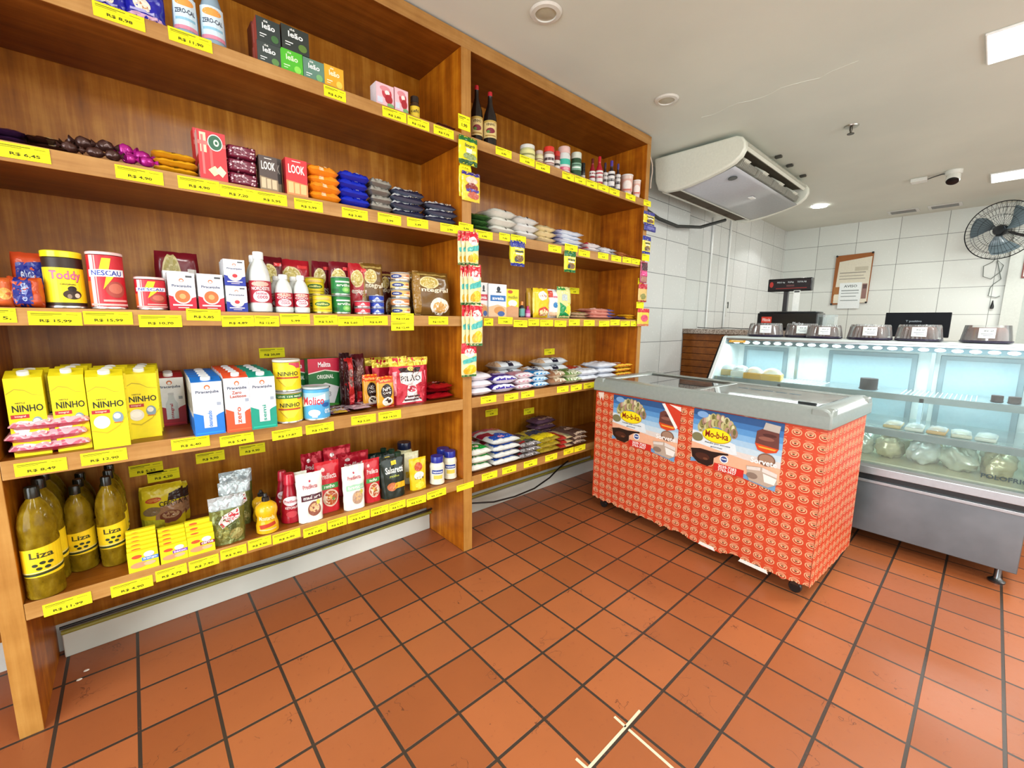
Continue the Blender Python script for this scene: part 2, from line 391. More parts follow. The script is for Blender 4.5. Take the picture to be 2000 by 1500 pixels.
# ================= CHEST FREEZER =================
FZ = Vector((2.44, 1.833, 0)); FRZ = math.atan2(-1.378, -.09); FL, FD = 1.381, .63
FM = Matrix.Translation(FZ) @ Matrix.Rotation(FRZ, 4, 'Z')
def onF(px, py):
    """pixel -> (length, height) on the freezer's front"""
    n = FM.to_3x3() @ Vector((0, -1, 0)); d = ray(px, py); o = Vector((0, 0, EYE)); t = (FZ-o).dot(n)/d.dot(n)
    q = FM.inverted() @ (o+d*t); return q.x, q.z
fz = thing('chest_freezer', 'long chest freezer wrapped in orange-red logo paper in front of the display case', 'freezer', FZ, FRZ)
def wrapmat(swiz):
    t = NT('logo_wrap_paper_'+'xyz'[swiz]); tc = t.n('ShaderNodeTexCoord'); sp = t.n('ShaderNodeSeparateXYZ'); t.l(tc.outputs['Object'], sp.inputs[0])
    wv = t.math('MULTIPLY', t.math('SUBTRACT', t.noise(tc.outputs['Object'], 3.5, 2), .5), .03)
    u = t.math('DIVIDE', t.math('ADD', sp.outputs[swiz], wv), .0585); v = t.math('DIVIDE', t.math('ADD', sp.outputs[2], wv), .0535)
    fu = t.math('SUBTRACT', t.math('FRACT', u), .5); fv = t.math('SUBTRACT', t.math('FRACT', v), .5)
    def ell(a, b, cy_=0):
        x = t.math('DIVIDE', fu, a); y = t.math('DIVIDE', t.math('SUBTRACT', fv, cy_), b)
        return t.math('SQRT', t.math('ADD', t.math('MULTIPLY', x, x), t.math('MULTIPLY', y, y)))
    r = ell(.40, .33); ring = t.math('MULTIPLY', t.math('LESS_THAN', r, 1), t.math('GREATER_THAN', r, .80))
    r2 = ell(.24, .12, -.02); core = t.math('LESS_THAN', r2, 1)
    r3 = ell(.27, .17, .05); arc = t.math('MULTIPLY', t.math('MULTIPLY', t.math('LESS_THAN', r3, 1), t.math('GREATER_THAN', r3, .7)), t.math('GREATER_THAN', fv, .04))
    dk = t.math('LESS_THAN', ell(.10, .07, -.02), 1)
    line = t.math('MULTIPLY', t.math('LESS_THAN', t.math('ABSOLUTE', t.math('SUBTRACT', fv, .42)), .035), t.math('LESS_THAN', t.math('ABSOLUTE', fu), .33))
    c = t.mix(t.noise(tc.outputs['Object'], 7, 2), rgb('#c23a1e'), rgb('#d4502e'))
    c = t.mix(t.math('LESS_THAN', r, .8), c, rgb('#b82c16'))
    c = t.mix(t.math('MAXIMUM', t.math('MAXIMUM', ring, core), arc), c, rgb('#e2ad82')); c = t.mix(dk, c, rgb('#6d3a1c'))
    c = t.mix(t.math('MULTIPLY', line, .45), c, rgb('#f6b48c'))
    t.l(c, t.b.inputs['Base Color']); t.b.inputs['Roughness'].default_value = .38
    t.bump(t.noise(tc.outputs['Object'], 26, 3), .35, .004); return t.m
M_WRX, M_WRY = wrapmat(0), wrapmat(1)
GREY = C('#8f9691', 'g'); M_ICE = C('#d9e8ea', 'g')
zb, zt = .085, .885
m = MB().box(.004, .004, zb, FL-.004, .03, zt, '#c9c5bb').box(.004, FD-.03, zb, FL-.004, FD-.004, zt, '#c9c5bb').box(.004, .03, zb, .03, FD-.03, zt, '#c9c5bb').box(FL-.03, .03, zb, FL-.004, FD-.03, zt, '#c9c5bb')
m.box(.03, .03, zb, FL-.03, FD-.03, .30, '#c9c5bb'); m.build('body', fz, smooth=False)
MB().box(.03, .03, .30, FL-.03, .036, zt, M_ICE).box(.03, FD-.036, .30, FL-.03, FD-.03, zt, M_ICE).box(.03, .03, .30, .036, FD-.03, zt, M_ICE).box(FL-.036, .03, .30, FL-.03, FD-.03, zt, M_ICE).box(.03, .03, .30, FL-.03, FD-.03, .32, M_ICE).build('liner', fz, smooth=False)
# paper wrap with a torn lower edge: front sheet and right-hand sheet
def jag(x): return .012*noise.noise(Vector((x*9, 1.7, 0))) + .016*noise.noise(Vector((x*31, 4.2, 0)))
N = 220; vs = []; 
for i in range(N+1):
    x = FL*i/N; z = .078+jag(x)-(.022 if .55 < x/FL < .72 else 0)*math.sin((x/FL-.55)/.17*PI) if .55 < x/FL < .72 else .078+jag(x)
    vs += [(x, -.001+.0015*noise.noise(Vector((x*6, 0, 0))), z), (x, 0.0, zt+.004)]
MB().add(vs, [(2*i, 2*i+2, 2*i+3, 2*i+1) for i in range(N)], M_WRX).build('printed_wrap', fz)
vs = []
for i in range(81):
    y = FD*i/80; vs += [(FL+.0015, y, .075+jag(y+5)*.6+.02*(i/80)**2), (FL+.0002, y, zt+.004)]
MB().add(vs, [(2*i, 2*i+2, 2*i+3, 2*i+1) for i in range(80)], M_WRY).build('printed_wrap', fz)
MB().box(-.0015, 0, .08, .0, FD, zt, M_WRY).build('printed_wrap', fz)
# white paper where the wrap is torn
for a, b in ((.82, .92), (1.05, 1.20)): MB().prism([(a, .062), (b, .058), (b-.01, .078), (a+.01, .08)], -.0022, -.0008, '#eeeae2').build('torn_paper', fz)
MB().prism([(.02, .855), (.07, .86), (.065, .80), (.05, .83), (.04, .80)], -.003, -.0018, '#f0dcd0').build('torn_paper', fz)
# rim
def rim_profile(y0, s_):  # across y
    return [(y0, .868), (y0, .925), (y0+.014*s_, .952), (y0+.045*s_, .962), (y0+.085*s_, .958), (y0+.085*s_, .935), (y0+.05*s_, .90), (y0+.05*s_, .868)]
m = MB().prism(rim_profile(-.02, 1), -.012, FL+.014, GREY, 'x'); m.prism(rim_profile(FD+.02, -1), -.012, FL+.014, GREY, 'x')
for x0, s_ in ((-.014, 1), (FL+.016, -1)):
    P = [(x0, .868), (x0, .925), (x0+.014*s_, .952), (x0+.04*s_, .963), (x0+.085*s_, .958), (x0+.085*s_, .90), (x0+.05*s_, .868)]
    m.prism(P, -.018, FD+.018, GREY, 'y')
m.build('lid_frame', fz, bevel=.006, recalc=True)
MB().box(.68, .06, .944, .715, FD-.06, .957, C('#b9c0bd', 'm')).box(.05, FD-.075, .945, FL-.05, FD-.06, .956, C('#8b918f', 'm')).build('lid_divider', fz, bevel=.002, smooth=False)
G_TOP = clear('freezer_lid_glass', (.80, .88, .88, 1), .16, .02, 1.6); G_FR = clear('frost_reflection_lid_glass', (.86, .96, 1, 1), .75, .05, 1.8)  # right lid's pale body: some frost plus the case's reflection put into the colour
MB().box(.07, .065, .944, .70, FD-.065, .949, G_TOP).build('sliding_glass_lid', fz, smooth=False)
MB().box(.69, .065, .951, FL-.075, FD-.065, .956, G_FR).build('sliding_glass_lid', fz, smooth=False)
MB().box(1.22, .085, .9565, 1.30, .10, .968, C('#23282a', 'g')).build('lid_handle', fz, bevel=.003)
m = MB()
for k in range(5): m.box(.80+.07*k, .38, .9565, .855+.07*k, .40, .957, '#5b6f7a')
m.build('lid_lettering', fz, smooth=False)
for x, y in ((.07, .05), (FL-.07, .05), (.07, FD-.06), (FL-.07, FD-.06)):
    c = MB().box(x-.018, y-.018, .045, x+.018, y+.018, .088, C('#5a5a58', 'm')).build('caster_bracket', fz, smooth=False)
    MB().lathe([(.027, -.011), (.03, -.006), (.03, .006), (.027, .011)], C('#1d1c1b', 'g'), 18).build('caster_wheel', c).matrix_local = Matrix.Translation((x, y, .0305)) @ Matrix.Rotation(PI/2, 4, 'X')
# ice-cream posters (the printed cartoon is left out)
def poster(tl, tr, bl, cut):
    x0, z1 = onF(*tl); x1, _ = onF(*tr); _, z0 = onF(*bl); z1 = min(z1, .862); w_, h_ = x1-x0, z1-z0
    S = [('p', [(0, .06), (.30, .16), (.62, .02), (.97, -.06), (1, 1), (0, 1)], '#6f9fc8')]
    for k, c in enumerate(('#e9a27c', '#e8b594', '#dcd2cc', '#c3d6e2', '#a5c6e0', '#7fb0dc', '#5a94cc', '#3f74b0', '#2d5488')): S.append(('p', [(0, .16+.095*k), (.28, .14+.095*k), (1, .12+.095*k), (1, .24+.095*k), (0, .26+.095*k)] if k < 8 else [(0, .90), (1, .88), (1, 1), (0, 1)], c))
    S += [('p', [(.0, .62), (0, .18), (.3, .3), (.55, .36), (.52, .52), (.30, .6)], '#dfe6ea'), ('p', [(0, .14), (.5, .1), (1, .06), (1, .26), (.5, .34), (0, .42)], '#ecb08e')]
    for k in range(11):                                                # fan of wrapped sweets
        a = PI*(.93-.086*k); cx, cy_ = .30+.205*math.cos(a), .64+.25*math.sin(a); S.append(('e', cx, cy_, .040, .085, ('#b9b07a', '#8f8a52', '#9c7a6a', '#c9c39a')[k % 4])); S.append(('e', cx, cy_+.02, .018, .05, ('#d9d2a8', '#6d6a3c', '#c4a08e')[k % 3])); S.append(('r', cx-.014, cy_-.06, cx+.014, cy_-.045, '#5a5230'))
    for k in range(9):
        a = PI*(.9-.1*k); cx, cy_ = .30+.13*math.cos(a), .66+.15*math.sin(a); S += [('e', cx, cy_, .034, .07, ('#c4bb86', '#a39c60', '#b08a78')[k % 3]), ('e', cx+.01, cy_, .012, .05, '#6d6838')]
    S += [('e', .07, .52, .07, .075, '#7d7a55'), ('e', .30, .60, .175, .125, '#c9a318'), ('e', .30, .605, .165, .115, '#f7e01c'), ('t', 'Mo-b-ka', .165, .555, .44, .67, '#8c1a12'),
          ('t', 'Paixão por sorvete', .17, .445, .47, .475, '#3c4a5c'), ('t', 'gourmet', .24, .39, .38, .415, '#3c4a5c'),
          ('p', [(0, .30), (.02, .16), (.10, .07), (.22, .05), (.29, .12), (.29, .22), (.36, .29), (.46, .32), (.45, .345), (.34, .33), (.26, .32), (.12, .33)], '#2a1410'), ('e', .15, .2, .09, .06, '#4a2318'), ('e', .19, .17, .03, .02, '#70402c'),
          ('e', .41, .24, .05, .065, '#eef1f4'), ('e', .41, .24, .037, .05, '#3d4f8c'), ('r', .38, .235, .44, .25, '#eef1f4'),
          ('r', .30, .02, .64, .145, '#cf2a22'), ('t', '3039-7283', .35, .085, .56, .135, '#fbf3ee'), ('t', '3763-3627', .35, .03, .56, .08, '#fbf3ee'),
          ('p', [(.73, .62), (.75, .56), (.82, .52), (.92, .54), (.97, .60), (.96, .86), (.84, .9), (.74, .82)], '#6a3b34'), ('p', [(.8, .86), (.96, .84), (.97, .95), (.82, .97)], '#b8b0a6'), ('p', [(.73, .63), (.97, .60), (.95, .54), (.85, .50), (.76, .53)], '#d2461c'), ('p', [(.76, .595), (.95, .585), (.93, .56), (.78, .57)], '#f0a93a'), ('e', .84, .72, .08, .03, '#8f5a4c'), ('e', .87, .78, .07, .025, '#4c2622'),
          ('e', .86, .40, .09, .10, '#7c5a48'), ('e', .86, .41, .075, .07, '#a3806a'), ('t', 'Sorvete', .70, .31, .97, .40, '#fbf6f2'),
          ('p', [(.66, .24), (.82, .27), (.97, .22), (.99, .06), (.9, -.02), (.70, .02)], '#b9a594'), ('p', [(.67, .23), (.81, .26), (.81, .21), (.67, .18)], '#ddd3cb'), ('p', [(.83, .27), (.98, .22), (.98, .16), (.83, .2)], '#ded5ce'), ('p', [(.84, .18), (.98, .14), (.96, .04), (.86, .05)], '#efe8e2'), ('e', .73, .1, .06, .05, '#8a7466'), ('e', .12, .92, .07, .055, '#7da6d6')]
    if cut: S += [('p', [(.78, 1.0), (1.02, 1.02), (1.02, .55), (.96, .60)], '#cf3b24'), ('p', [(.76, .99), (.80, 1.0), (.99, .60), (.96, .56)], '#f3efea'), ('p', [(.86, 1.0), (1.02, .98), (1.02, .9)], '#efe3dc')]
    m = MB(); art(m, S, flat(0, 0, w_, h_, 0), w_, h_, off=.0002, step=.00005)
    o = m.build('ice_cream_poster', None, smooth=False); o.matrix_world = FM @ Matrix.Translation((x0, -.0045, z0)); return o
tag(poster((1200, 770), (1329, 800), (1197, 862), True), 'sweets poster with its top right corner torn away, on the orange freezer', 'poster')
tag(poster((1358, 785), (1535, 820), (1349, 906), False), 'larger intact sweets poster on the orange freezer, nearer its right end', 'poster')

# ================= REFRIGERATED DISPLAY CASE =================
dc = thing('display_case', 'long lit refrigerated display case with slanted glass front and cakes on top', 'display case', (3.27, .65, 0))
def dpart(name, mb, parent=None, **k):
    o = mb.build(name, parent or dc, **k); o.data.transform(Matrix.Translation((-3.27, -.65, 0))); return o
DY0, DY1 = -.22, 1.53
ST = NT('dull_stainless_steel'); ST.b.inputs['Metallic'].default_value = .75; v = ST.coords('Object', (40, 1, 1))
ST.l(ST.ramp(ST.noise(v, 3, 4), [(.3, '#5c6266'), (.7, '#7c8286')]), ST.b.inputs['Base Color']); ST.b.inputs['Roughness'].default_value = .3; ST = ST.m
ALU = C('#a7a9ab', 'm'); WH = C('#e6eeee', 'g'); BLK = C('#14171a', 'g')
dpart('kick_plate', MB().box(3.275, DY0, .09, 3.30, DY1, .40, ST).box(3.30, DY0, .09, 4.0, DY0+.02, .40, ST).box(3.30, DY1-.02, .09, 4.0, DY1, .40, ST), bevel=.003, smooth=False)
dpart('chassis', MB().box(3.30, DY0+.02, .12, 4.08, DY1-.02, .46, '#3a3f42'), smooth=False)
for x, y in ((3.33, DY0+.06), (3.33, DY1-.06), (4.0, DY0+.06), (4.0, DY1-.06)): dpart('foot', MB().lathe([(.032, 0), (.034, .01), (.02, .02), (.014, .03), (.014, .12)], C('#6e7072', 'm'), 16, (x, y)))
dpart('lower_rail', MB().box(3.268, DY0, .40, 3.30, DY1, .418, ALU), bevel=.002, smooth=False)
dpart('black_strip', MB().box(3.285, DY0, .418, 3.31, DY1, .455, BLK), smooth=False)  # black strip of the case beneath the sill
dpart('front_sill', MB().prism([(3.262, .455), (3.262, .50), (3.29, .512), (3.34, .512), (3.34, .455)], DY0, DY1, ALU), bevel=.002, smooth=False)
gx0, gz0, gx1, gz1 = 3.285, .512, 3.785, 1.222      # glass line, bottom and top
dx, dz = gx1-gx0, gz1-gz0; gl = math.hypot(dx, dz); nx, nz = -dz/gl, dx/gl
M_GL = clear('case_front_glass', (.93, .98, .98, 1), .035, .02, .9)
dpart('front_glass', MB().prism([(gx0, gz0), (gx1, gz1), (gx1-nx*.006, gz1-nz*.006), (gx0-nx*.006, gz0-nz*.006)], DY0+.02, DY1-.02, M_GL), smooth=False)
def gpt(f, yy, o=0): return (gx0+dx*f+nx*o, yy, gz0+dz*f+nz*o)
m = MB(); art(m, [('t', 'POLOFRIO', 0, 0, 1, 1, '#2b3a3c')], lambda u, v, o: gpt(.055+v*.03, -.04-u*.17, .001+o), .17, .02); dpart('lettering', m, smooth=False)
side = [(3.29, .46), (gx0, gz0), (gx1, gz1+.02), (4.13, gz1+.02), (4.13, .46)]
inn = [(3.36, .52), (gx0+.07, gz0+.02), (gx1+.015, gz1-.035), (4.09, gz1-.035), (4.09, .52)]
for y0, y1, mat in ((DY1-.02, DY1, WH), (DY0, DY0+.02, WH)): dpart('side_panel', MB().prism(side, y0, y1, mat, 'y'), bevel=.003, smooth=False)
dpart('outer_side_cladding', MB().prism([(3.30, .42), (3.30, .52), (gx1+.03, gz1+.012), (4.13, gz1+.012), (4.13, .42)], DY1+.001, DY1+.03, BLK, 'y'), smooth=False)
dpart('side_edge_trim', MB().prism([(gx0-.012, gz0), (gx1-.012, gz1+.01), (gx1+.02, gz1+.024), (gx0+.03, gz0)], DY1-.022, DY1+.004, C('#dfe6e6', 'g'), 'y'), bevel=.003, smooth=False)
dpart('top_panel', MB().box(gx1-.005, DY0, gz1, 4.13, DY1, gz1+.02, C('#c9d3d2', 'g')).box(gx1-.012, DY0, gz1-.012, gx1+.03, DY1, gz1+.004, ALU), bevel=.002, smooth=False)
M_IN = C('#e8eeee', 'g'); M_PANE = C('#a3bcc6', 'g')
dpart('rear_wall', MB().box(4.08, DY0+.02, .5, 4.11, DY1-.02, gz1, M_IN), smooth=False)
for y0, y1 in ((1.12, 1.46), (.33, .84), (-.16, .22)):
    d = dpart('rear_door', MB().box(4.06, y0, .62, 4.08, y1, 1.15, C('#8398a0', 'g')), bevel=.004, smooth=False)
    dpart('door_pane', MB().box(4.055, y0+.03, .65, 4.062, y1-.03, 1.12, M_PANE), d, smooth=False)
dpart('deck', MB().box(3.34, DY0+.02, .5, 4.09, DY1-.02, .52, C('#cfc9a6', 'g')), smooth=False)
def ishelf(z, x0, nm):
    dpart(nm, MB().box(x0+.02, DY0+.025, z-.006, 4.04, DY1-.025, z, clear('shelf_glass', (.9, .97, .97, 1), .1)).box(x0, DY0+.022, z-.03, x0+.022, DY1-.022, z+.010, C('#87908e', 'g')), smooth=False)
    m = MB()
    for k in range(34 if z > .8 else 18): y = .62-.022*k+.55 if k < 18 else .75-.022*k; m.box(x0+.06, y, z, 3.98, y+.004, z+.005, C('#dfe7e8', 'g'))
    for k in range(1): m.box(x0+.05, DY0+.05, z, x0+.056, 1.2, z+.006, C('#dfe7e8', 'g'))
    dpart('wire_rack', m, smooth=False)
ishelf(.905, 3.60, 'upper_shelf'); ishelf(.70, 3.43, 'lower_shelf')
for y in (.24, 1.02): dpart('shelf_bracket', MB().box(3.60, y, .52, 3.63, y+.02, .9, C('#9db0b6', 'm')).box(3.98, y, .52, 4.0, y+.02, 1.2, C('#9db0b6', 'm')), smooth=False)
dpart('lamp_rail', MB().box(3.80, DY0+.03, gz1-.045, 3.86, DY1-.03, gz1-.013, C('#5f7076', 'm')), smooth=False)
m = MB(); M_LED = glow('case_led', '#e8fbff', 6)
for k in range(22):
    y = DY1-.10-.076*k
    if y > DY0+.04: m.lathe([(.0225, 0), (.0225, .004)], M_LED, 16, (3.80, y)) if False else m.add([(3.7985-.0, y+.026*math.cos(a), gz1-.029+.011*math.sin(a)) for a in [2*PI*j/16 for j in range(16)]], [tuple(range(15, -1, -1))], M_LED)
dpart('led_lamps', m, smooth=False)
area('case_lamp', (3.84, .65, gz1-.05), (0, math.radians(14), 0), .05, 1.65, 7, (.88, .98, 1))
area('case_lower_lamp', (3.62, .65, .89), (0, math.radians(10), 0), .03, 1.6, 4, (.86, .99, .97))
for l_ in (): pass
m = MB(); art(m, [('r', 0, 0, 1, 1, '#d8a13c'), ('t', 'promo', .15, .25, .85, .75, '#f3e3a8')], lambda u, v, o: gpt(.955+v*.035, DY1-.05-u*.13, .001+o), .13, .03); dpart('sticker', m, smooth=False)

# ================= COUNTER AND BACK OF SHOP =================
t = NT('speckled_granite'); v = t.coords('Object'); t.l(t.ramp(t.noise(v, 90, 4, .7), [(.35, '#5c4a3e'), (.55, '#a8988a'), (.7, '#d2c8bc')]), t.b.inputs['Base Color']); t.b.inputs['Roughness'].default_value = .2; GRAN = t.m
ct = thing('service_counter', 'raised wooden slatted counter with speckled granite top behind the display case', 'counter', (4.9, .9, 0))
cm = Matrix.Translation((-4.9, -.9, 0))
def cpart(n, mb, **k): o = mb.build(n, ct, **k); o.data.transform(cm); return o
cpart('worktop', MB().box(4.57, 1.0, 1.235, 5.25, 2.308, 1.285, GRAN), bevel=.003, smooth=False)
m = MB().box(4.62, 1.02, .0, 5.2, 2.306, 1.234, '#4a2410')
for k in range(17): m.box(4.60, 1.02, .02+.0715*k, 4.622, 2.306, .02+.0715*k+.066, M_WH)
cpart('slatted_front', m, bevel=.002, smooth=False)
dk = thing('cash_desk', 'lower desk behind the display case carrying the monitor', 'desk', (4.9, .05, 0))
for n_, m_ in (('desk_top', MB().box(-.3, -.9, 1.06, .35, .93, 1.10, C('#b9b2a4', 'g'))), ('desk_body', MB().box(-.26, -.88, 0, .33, .91, 1.06, M_WH))): m_.build(n_, dk, bevel=.003, smooth=False)
# scale
s_ = thing('checkout_scale', 'black checkout scale with raised display on the granite counter', 'scale', (4.92, 1.37, 1.2855))
o = MB().box(-.12, -.255, .02, .16, .26, .17, BLK).box(-.10, -.2, 0, .14, .2, .02, BLK).box(-.11, -.24, .17, .15, .25, .185, C('#6d7174', 'm')).build('body', s_, bevel=.008)
m = MB(); art(m, [('r', .08, .35, .26, .75, '#d8402c'), ('t', 'Filizola', .10, .45, .24, .65, '#f6dcd6'), ('t', 'Platina', .62, .2, .8, .42, '#c9cdd0')], lambda u, v, o: (-.121-o, .26-u*.515, .02+v*.15), .5, .15); m.build('front_print', o, smooth=False)
MB().box(.02, .045, .185, .06, .085, .40, C('#3a3d40', 'g')).build('display_post', s_, bevel=.003)
o = MB().box(-.01, -.155, .385, .06, .225, .51, BLK).build('display_head', s_, bevel=.008)
m = MB(); art(m, [('r', .03, .1, .97, .9, '#1d1316'), ('e', .09, .55, .045, .22, '#b3342c'), ('t', 'PESO kg', .22, .62, .4, .76, '#b8c0c0'), ('t', 'R$/kg', .47, .62, .6, .76, '#b8c0c0'), ('t', 'TOTAL R$', .68, .62, .88, .76, '#b8c0c0'), ('r', .2, .2, .9, .26, '#8c2a26'), ('r', .44, .36, .62, .5, '#5c3a3a')], lambda u, v, o: (-.0112-o, .225-u*.38, .385+v*.125), .38, .125); m.build('display_print', o, smooth=False)
tag(MB().box(4.895, 1.30, 1.472, 4.897, 1.355, 1.675, '#eceee9').box(4.894, 1.305, 1.655, 4.895, 1.35, 1.67, '#3c3c3c').build('receipt_strip', smooth=False), 'long white paper strip hanging from the scale display', 'paper')
# monitor seen from behind
s_ = thing('computer_monitor', 'black monitor seen from behind on the desk', 'monitor', (4.95, .445, 1.1005))
o = MB().box(0, -.2, .15, .035, .205, .355, C('#080c14', 'x')).build('screen_housing', s_, bevel=.005)
m = MB(); art(m, [('t', 'T positivo', 0, 0, 1, 1, '#8b949c')], lambda u, v, o: (-.001-o, .07-u*.10, .27+v*.022), .1, .02); m.build('lettering', o, smooth=False)
MB().box(.0, -.06, 0, .12, .06, .008, BLK).box(.036, -.02, .008, .05, .02, .25, BLK).build('stand', s_, bevel=.003)
m = MB().box(4.93, 1.01, 1.286, 4.934, 1.10, 1.44, clear('acrylic', (.95, .98, .98, 1), .25)); m.box(5.06, 1.01, 1.286, 5.064, 1.10, 1.44, clear('acrylic')); m.box(4.93, 1.01, 1.286, 5.064, 1.10, 1.29, clear('acrylic')); m.box(4.93, 1.01, 1.286, 5.064, 1.009, 1.42, clear('acrylic')); m.box(4.93, 1.096, 1.286, 5.064, 1.10, 1.42, clear('acrylic'))
tag(m.build('acrylic_box', smooth=False), 'clear acrylic box between scale and monitor', 'box')
m = MB(); m.lathe([(.028, 0), (.035, .05), (.035, .18), (.03, .23), (.012, .245)], C('#6e7674', 'g'), 16, (4.96, .86)); o = m.build('card_machine'); o.location.z = 1.1005; tag(o, 'small dark round gadget left of the monitor on the desk', 'gadget')
tag(MB().box(4.95, .66, 1.1005, 5.05, .76, 1.31, C('#8e9694', 'g')).build('card_reader', bevel=.01), 'low grey card reader beside the monitor', 'card reader')
pipe('cable', [(4.9, 2.29, 1.30), (4.88, 2.1, 1.292), (4.9, 1.95, 1.30), (4.87, 1.8, 1.292), (4.9, 1.66, 1.296)], .004, BLK, 'thin dark cable lying on the granite counter left of the scale', 'cable')
# notice board on the back wall
nb = thing('notice_board', 'small cork notice board with pinned papers on the tiled back wall', 'notice board', (7.71, 1.43, 1.98))
NB = [(.205, .345), (-.215, .355), (-.205, -.33), (.22, -.345)]
MB().prism([(.21, .345), (-.21, .36), (-.2, -.32), (.215, -.345)], -.012, 0, C('#9a6035', 'x'), 'x').build('cork_panel', nb, smooth=False)
m = MB(); art(m, [('p', [(.05, .02), (.96, .02), (.97, .93), (.11, .86)], '#dcd7c2'), ('r', .15, .62, .85, .64, '#9b978a'), ('r', .15, .56, .8, .575, '#a5a193'), ('r', .15, .50, .85, .515, '#9b978a'), ('r', .55, .66, .9, .74, '#c2bca6'), ('r', .05, .08, .3, .18, '#e5ddc4'), ('r', .03, .20, .3, .35, '#a06a35'), ('r', .80, .10, .93, .4, '#8c6a62'), ('r', .82, .3, .92, .38, '#5c4440')], lambda u, v, o: (-.0125-o, .21-u*.42, -.335+v*.69), .42, .69)
m.build('pinned_paper', nb, smooth=False)
m = MB(); art(m, [('r', 0, 0, 1, 1, '#e4ebe9'), ('t', 'AVISO', .2, .82, .8, .92, '#59625f'), ('r', .1, .68, .9, .72, '#8d9794'), ('r', .1, .58, .9, .61, '#8d9794'), ('r', .1, .46, .8, .49, '#8d9794'), ('r', .1, .3, .9, .33, '#8d9794')], lambda u, v, o: (-.016-o, .13-u*.25, -.40+v*.36), .25, .36); m.build('white_notice', nb, smooth=False)
for y, z in ((.20, .34), (-.20, .355), (.205, -.335), (-.19, -.32)): MB().lathe([(.004, 0), (.014, .006), (.012, .014), (.004, .018)], BLK, 12).build('push_pin', nb).matrix_local = Matrix.Translation((-.012, y, z)) @ Matrix.Rotation(-PI/2, 4, 'Y')
# wall fan
fan = thing('wall_fan', 'black wall fan with round wire cage and three grey blades', 'fan', (7.30, .07, 2.40), rz=-PI/2-.42, rx=math.radians(4))
# local: -y faces the room
M_B2 = C('#22262a', 'm'); R_ = .305; m = MB()
for s2 in (-1, 1):
    for k in range(46):
        a = 2*PI*k/46; pr = [(R_*f, s2*.06*(1-f**2.6)) for f in (.2, .5, .78, .93, 1)]
        m.tube([(r*math.cos(a), y-.04, r*math.sin(a)) for r, y in pr], .0013, M_B2, 4)
    for f in (.2, .55, .8): m.tube([(R_*f*math.cos(2*PI*k/40), s2*.06*(1-f**2.6)-.04, R_*f*math.sin(2*PI*k/40)) for k in range(40)], .0018, M_B2, 5, True)
m.tube([(R_*math.cos(2*PI*k/48), -.04, R_*math.sin(2*PI*k/48)) for k in range(48)], .005, M_B2, 6, True)
m.build('wire_cage', fan)
M_BL = C('#5a686e', 'g')
for k in range(3):
    a0 = 2*PI*k/3+.35; 
    def bf(u, v, a0=a0):
        r = .05+.21*u; wdt = (.30+.75*u*(1.25-u))*1.15; a = a0+(v-.5)*wdt*1.5+.45*u; return (r*math.cos(a), -.045+(v-.5)*.05, r*math.sin(a))
    MB().grid(bf, 10, 8, M_BL).build('blade', fan)
h = MB().lathe([(.008, -.052), (.045, -.048), (.06, -.02), (.06, .02), (.045, .05), (.045, .11), (.03, .14)], BLK, 24); o = h.build('hub_motor', fan); o.data.transform(Matrix.Translation((0, -.04, 0)) @ Matrix.Rotation(-PI/2, 4, 'X'))
MB().tube([(0, .07, -.01), (.05, .17, -.05), (.1, .26, -.08)], .016, BLK, 8).build('wall_arm', fan)
y0 = .02
pts = [onX(*p, 7.70) for p in ((1945, 505), (1938, 512), (1921, 520), (1920, 540), (1935, 545), (1955, 530), (1960, 518), (1948, 508), (1955, 545), (1940, 555), (1934, 562), (1930, 578), (1945, 581), (1953, 578))]
pipe('fan_cord', [(7.70, a, b) for a, b in pts], .004, C('#6a746e'), 'looped grey cord hanging on the tiles below the fan', 'cord')
a, b = onX(1938, 595, 7.70); tag(MB().lathe([(.004, .05), (.008, .02), (.016, -.02), (.016, -.045), (.008, -.05)], BLK, 12).build('pull_switch'), 'small black pull switch on the wall under the fan', 'switch').location = (7.695, a, b)
a, b = onX(1998, 520, 7.65); tag(MB().box(-.012, -.12, -.13, .003, .0, .13, '#7c3f36').box(-.014, -.11, -.115, -.012, -.012, .115, '#e6e2da').build('wall_frame', smooth=False), 'small brown framed notice at the far right of the back wall', 'frame').location = (7.656, a, b)
# conduits, socket and marks on the left wall
for x, z0, z1, nm in ((5.13, 1.287, 2.55, 'left'), (5.62, 1.287, 2.6, 'right')):
    tag(MB().tube([(x, 2.296, z0), (x, 2.296, z1)], .012, C('#e2e4df', 'g'), 8).build('wall_conduit'), '%s of two thin white conduits on the tiled wall behind the counter' % nm, 'conduit')
tag(MB().box(5.66, 2.295, 1.44, 5.70, 2.308, 1.60, C('#d5d8d3', 'g')).box(5.72, 2.298, 1.54, 5.74, 2.308, 1.62, BLK).build('wall_switch', bevel=.003), 'narrow switch plate beside the right conduit', 'switch')
tag(MB().tube([(3.12, 2.245, 2.44), (3.4, 2.2, 2.37), (3.75, 2.19, 2.30), (4.1, 2.19, 2.285), (4.5, 2.15, 2.33), (4.85, 2.05, 2.44)], .016, C('#2b2d2b'), 10).build('drain_hose'), 'dark insulated hose sagging from the air conditioner to the shelf end', 'hose')

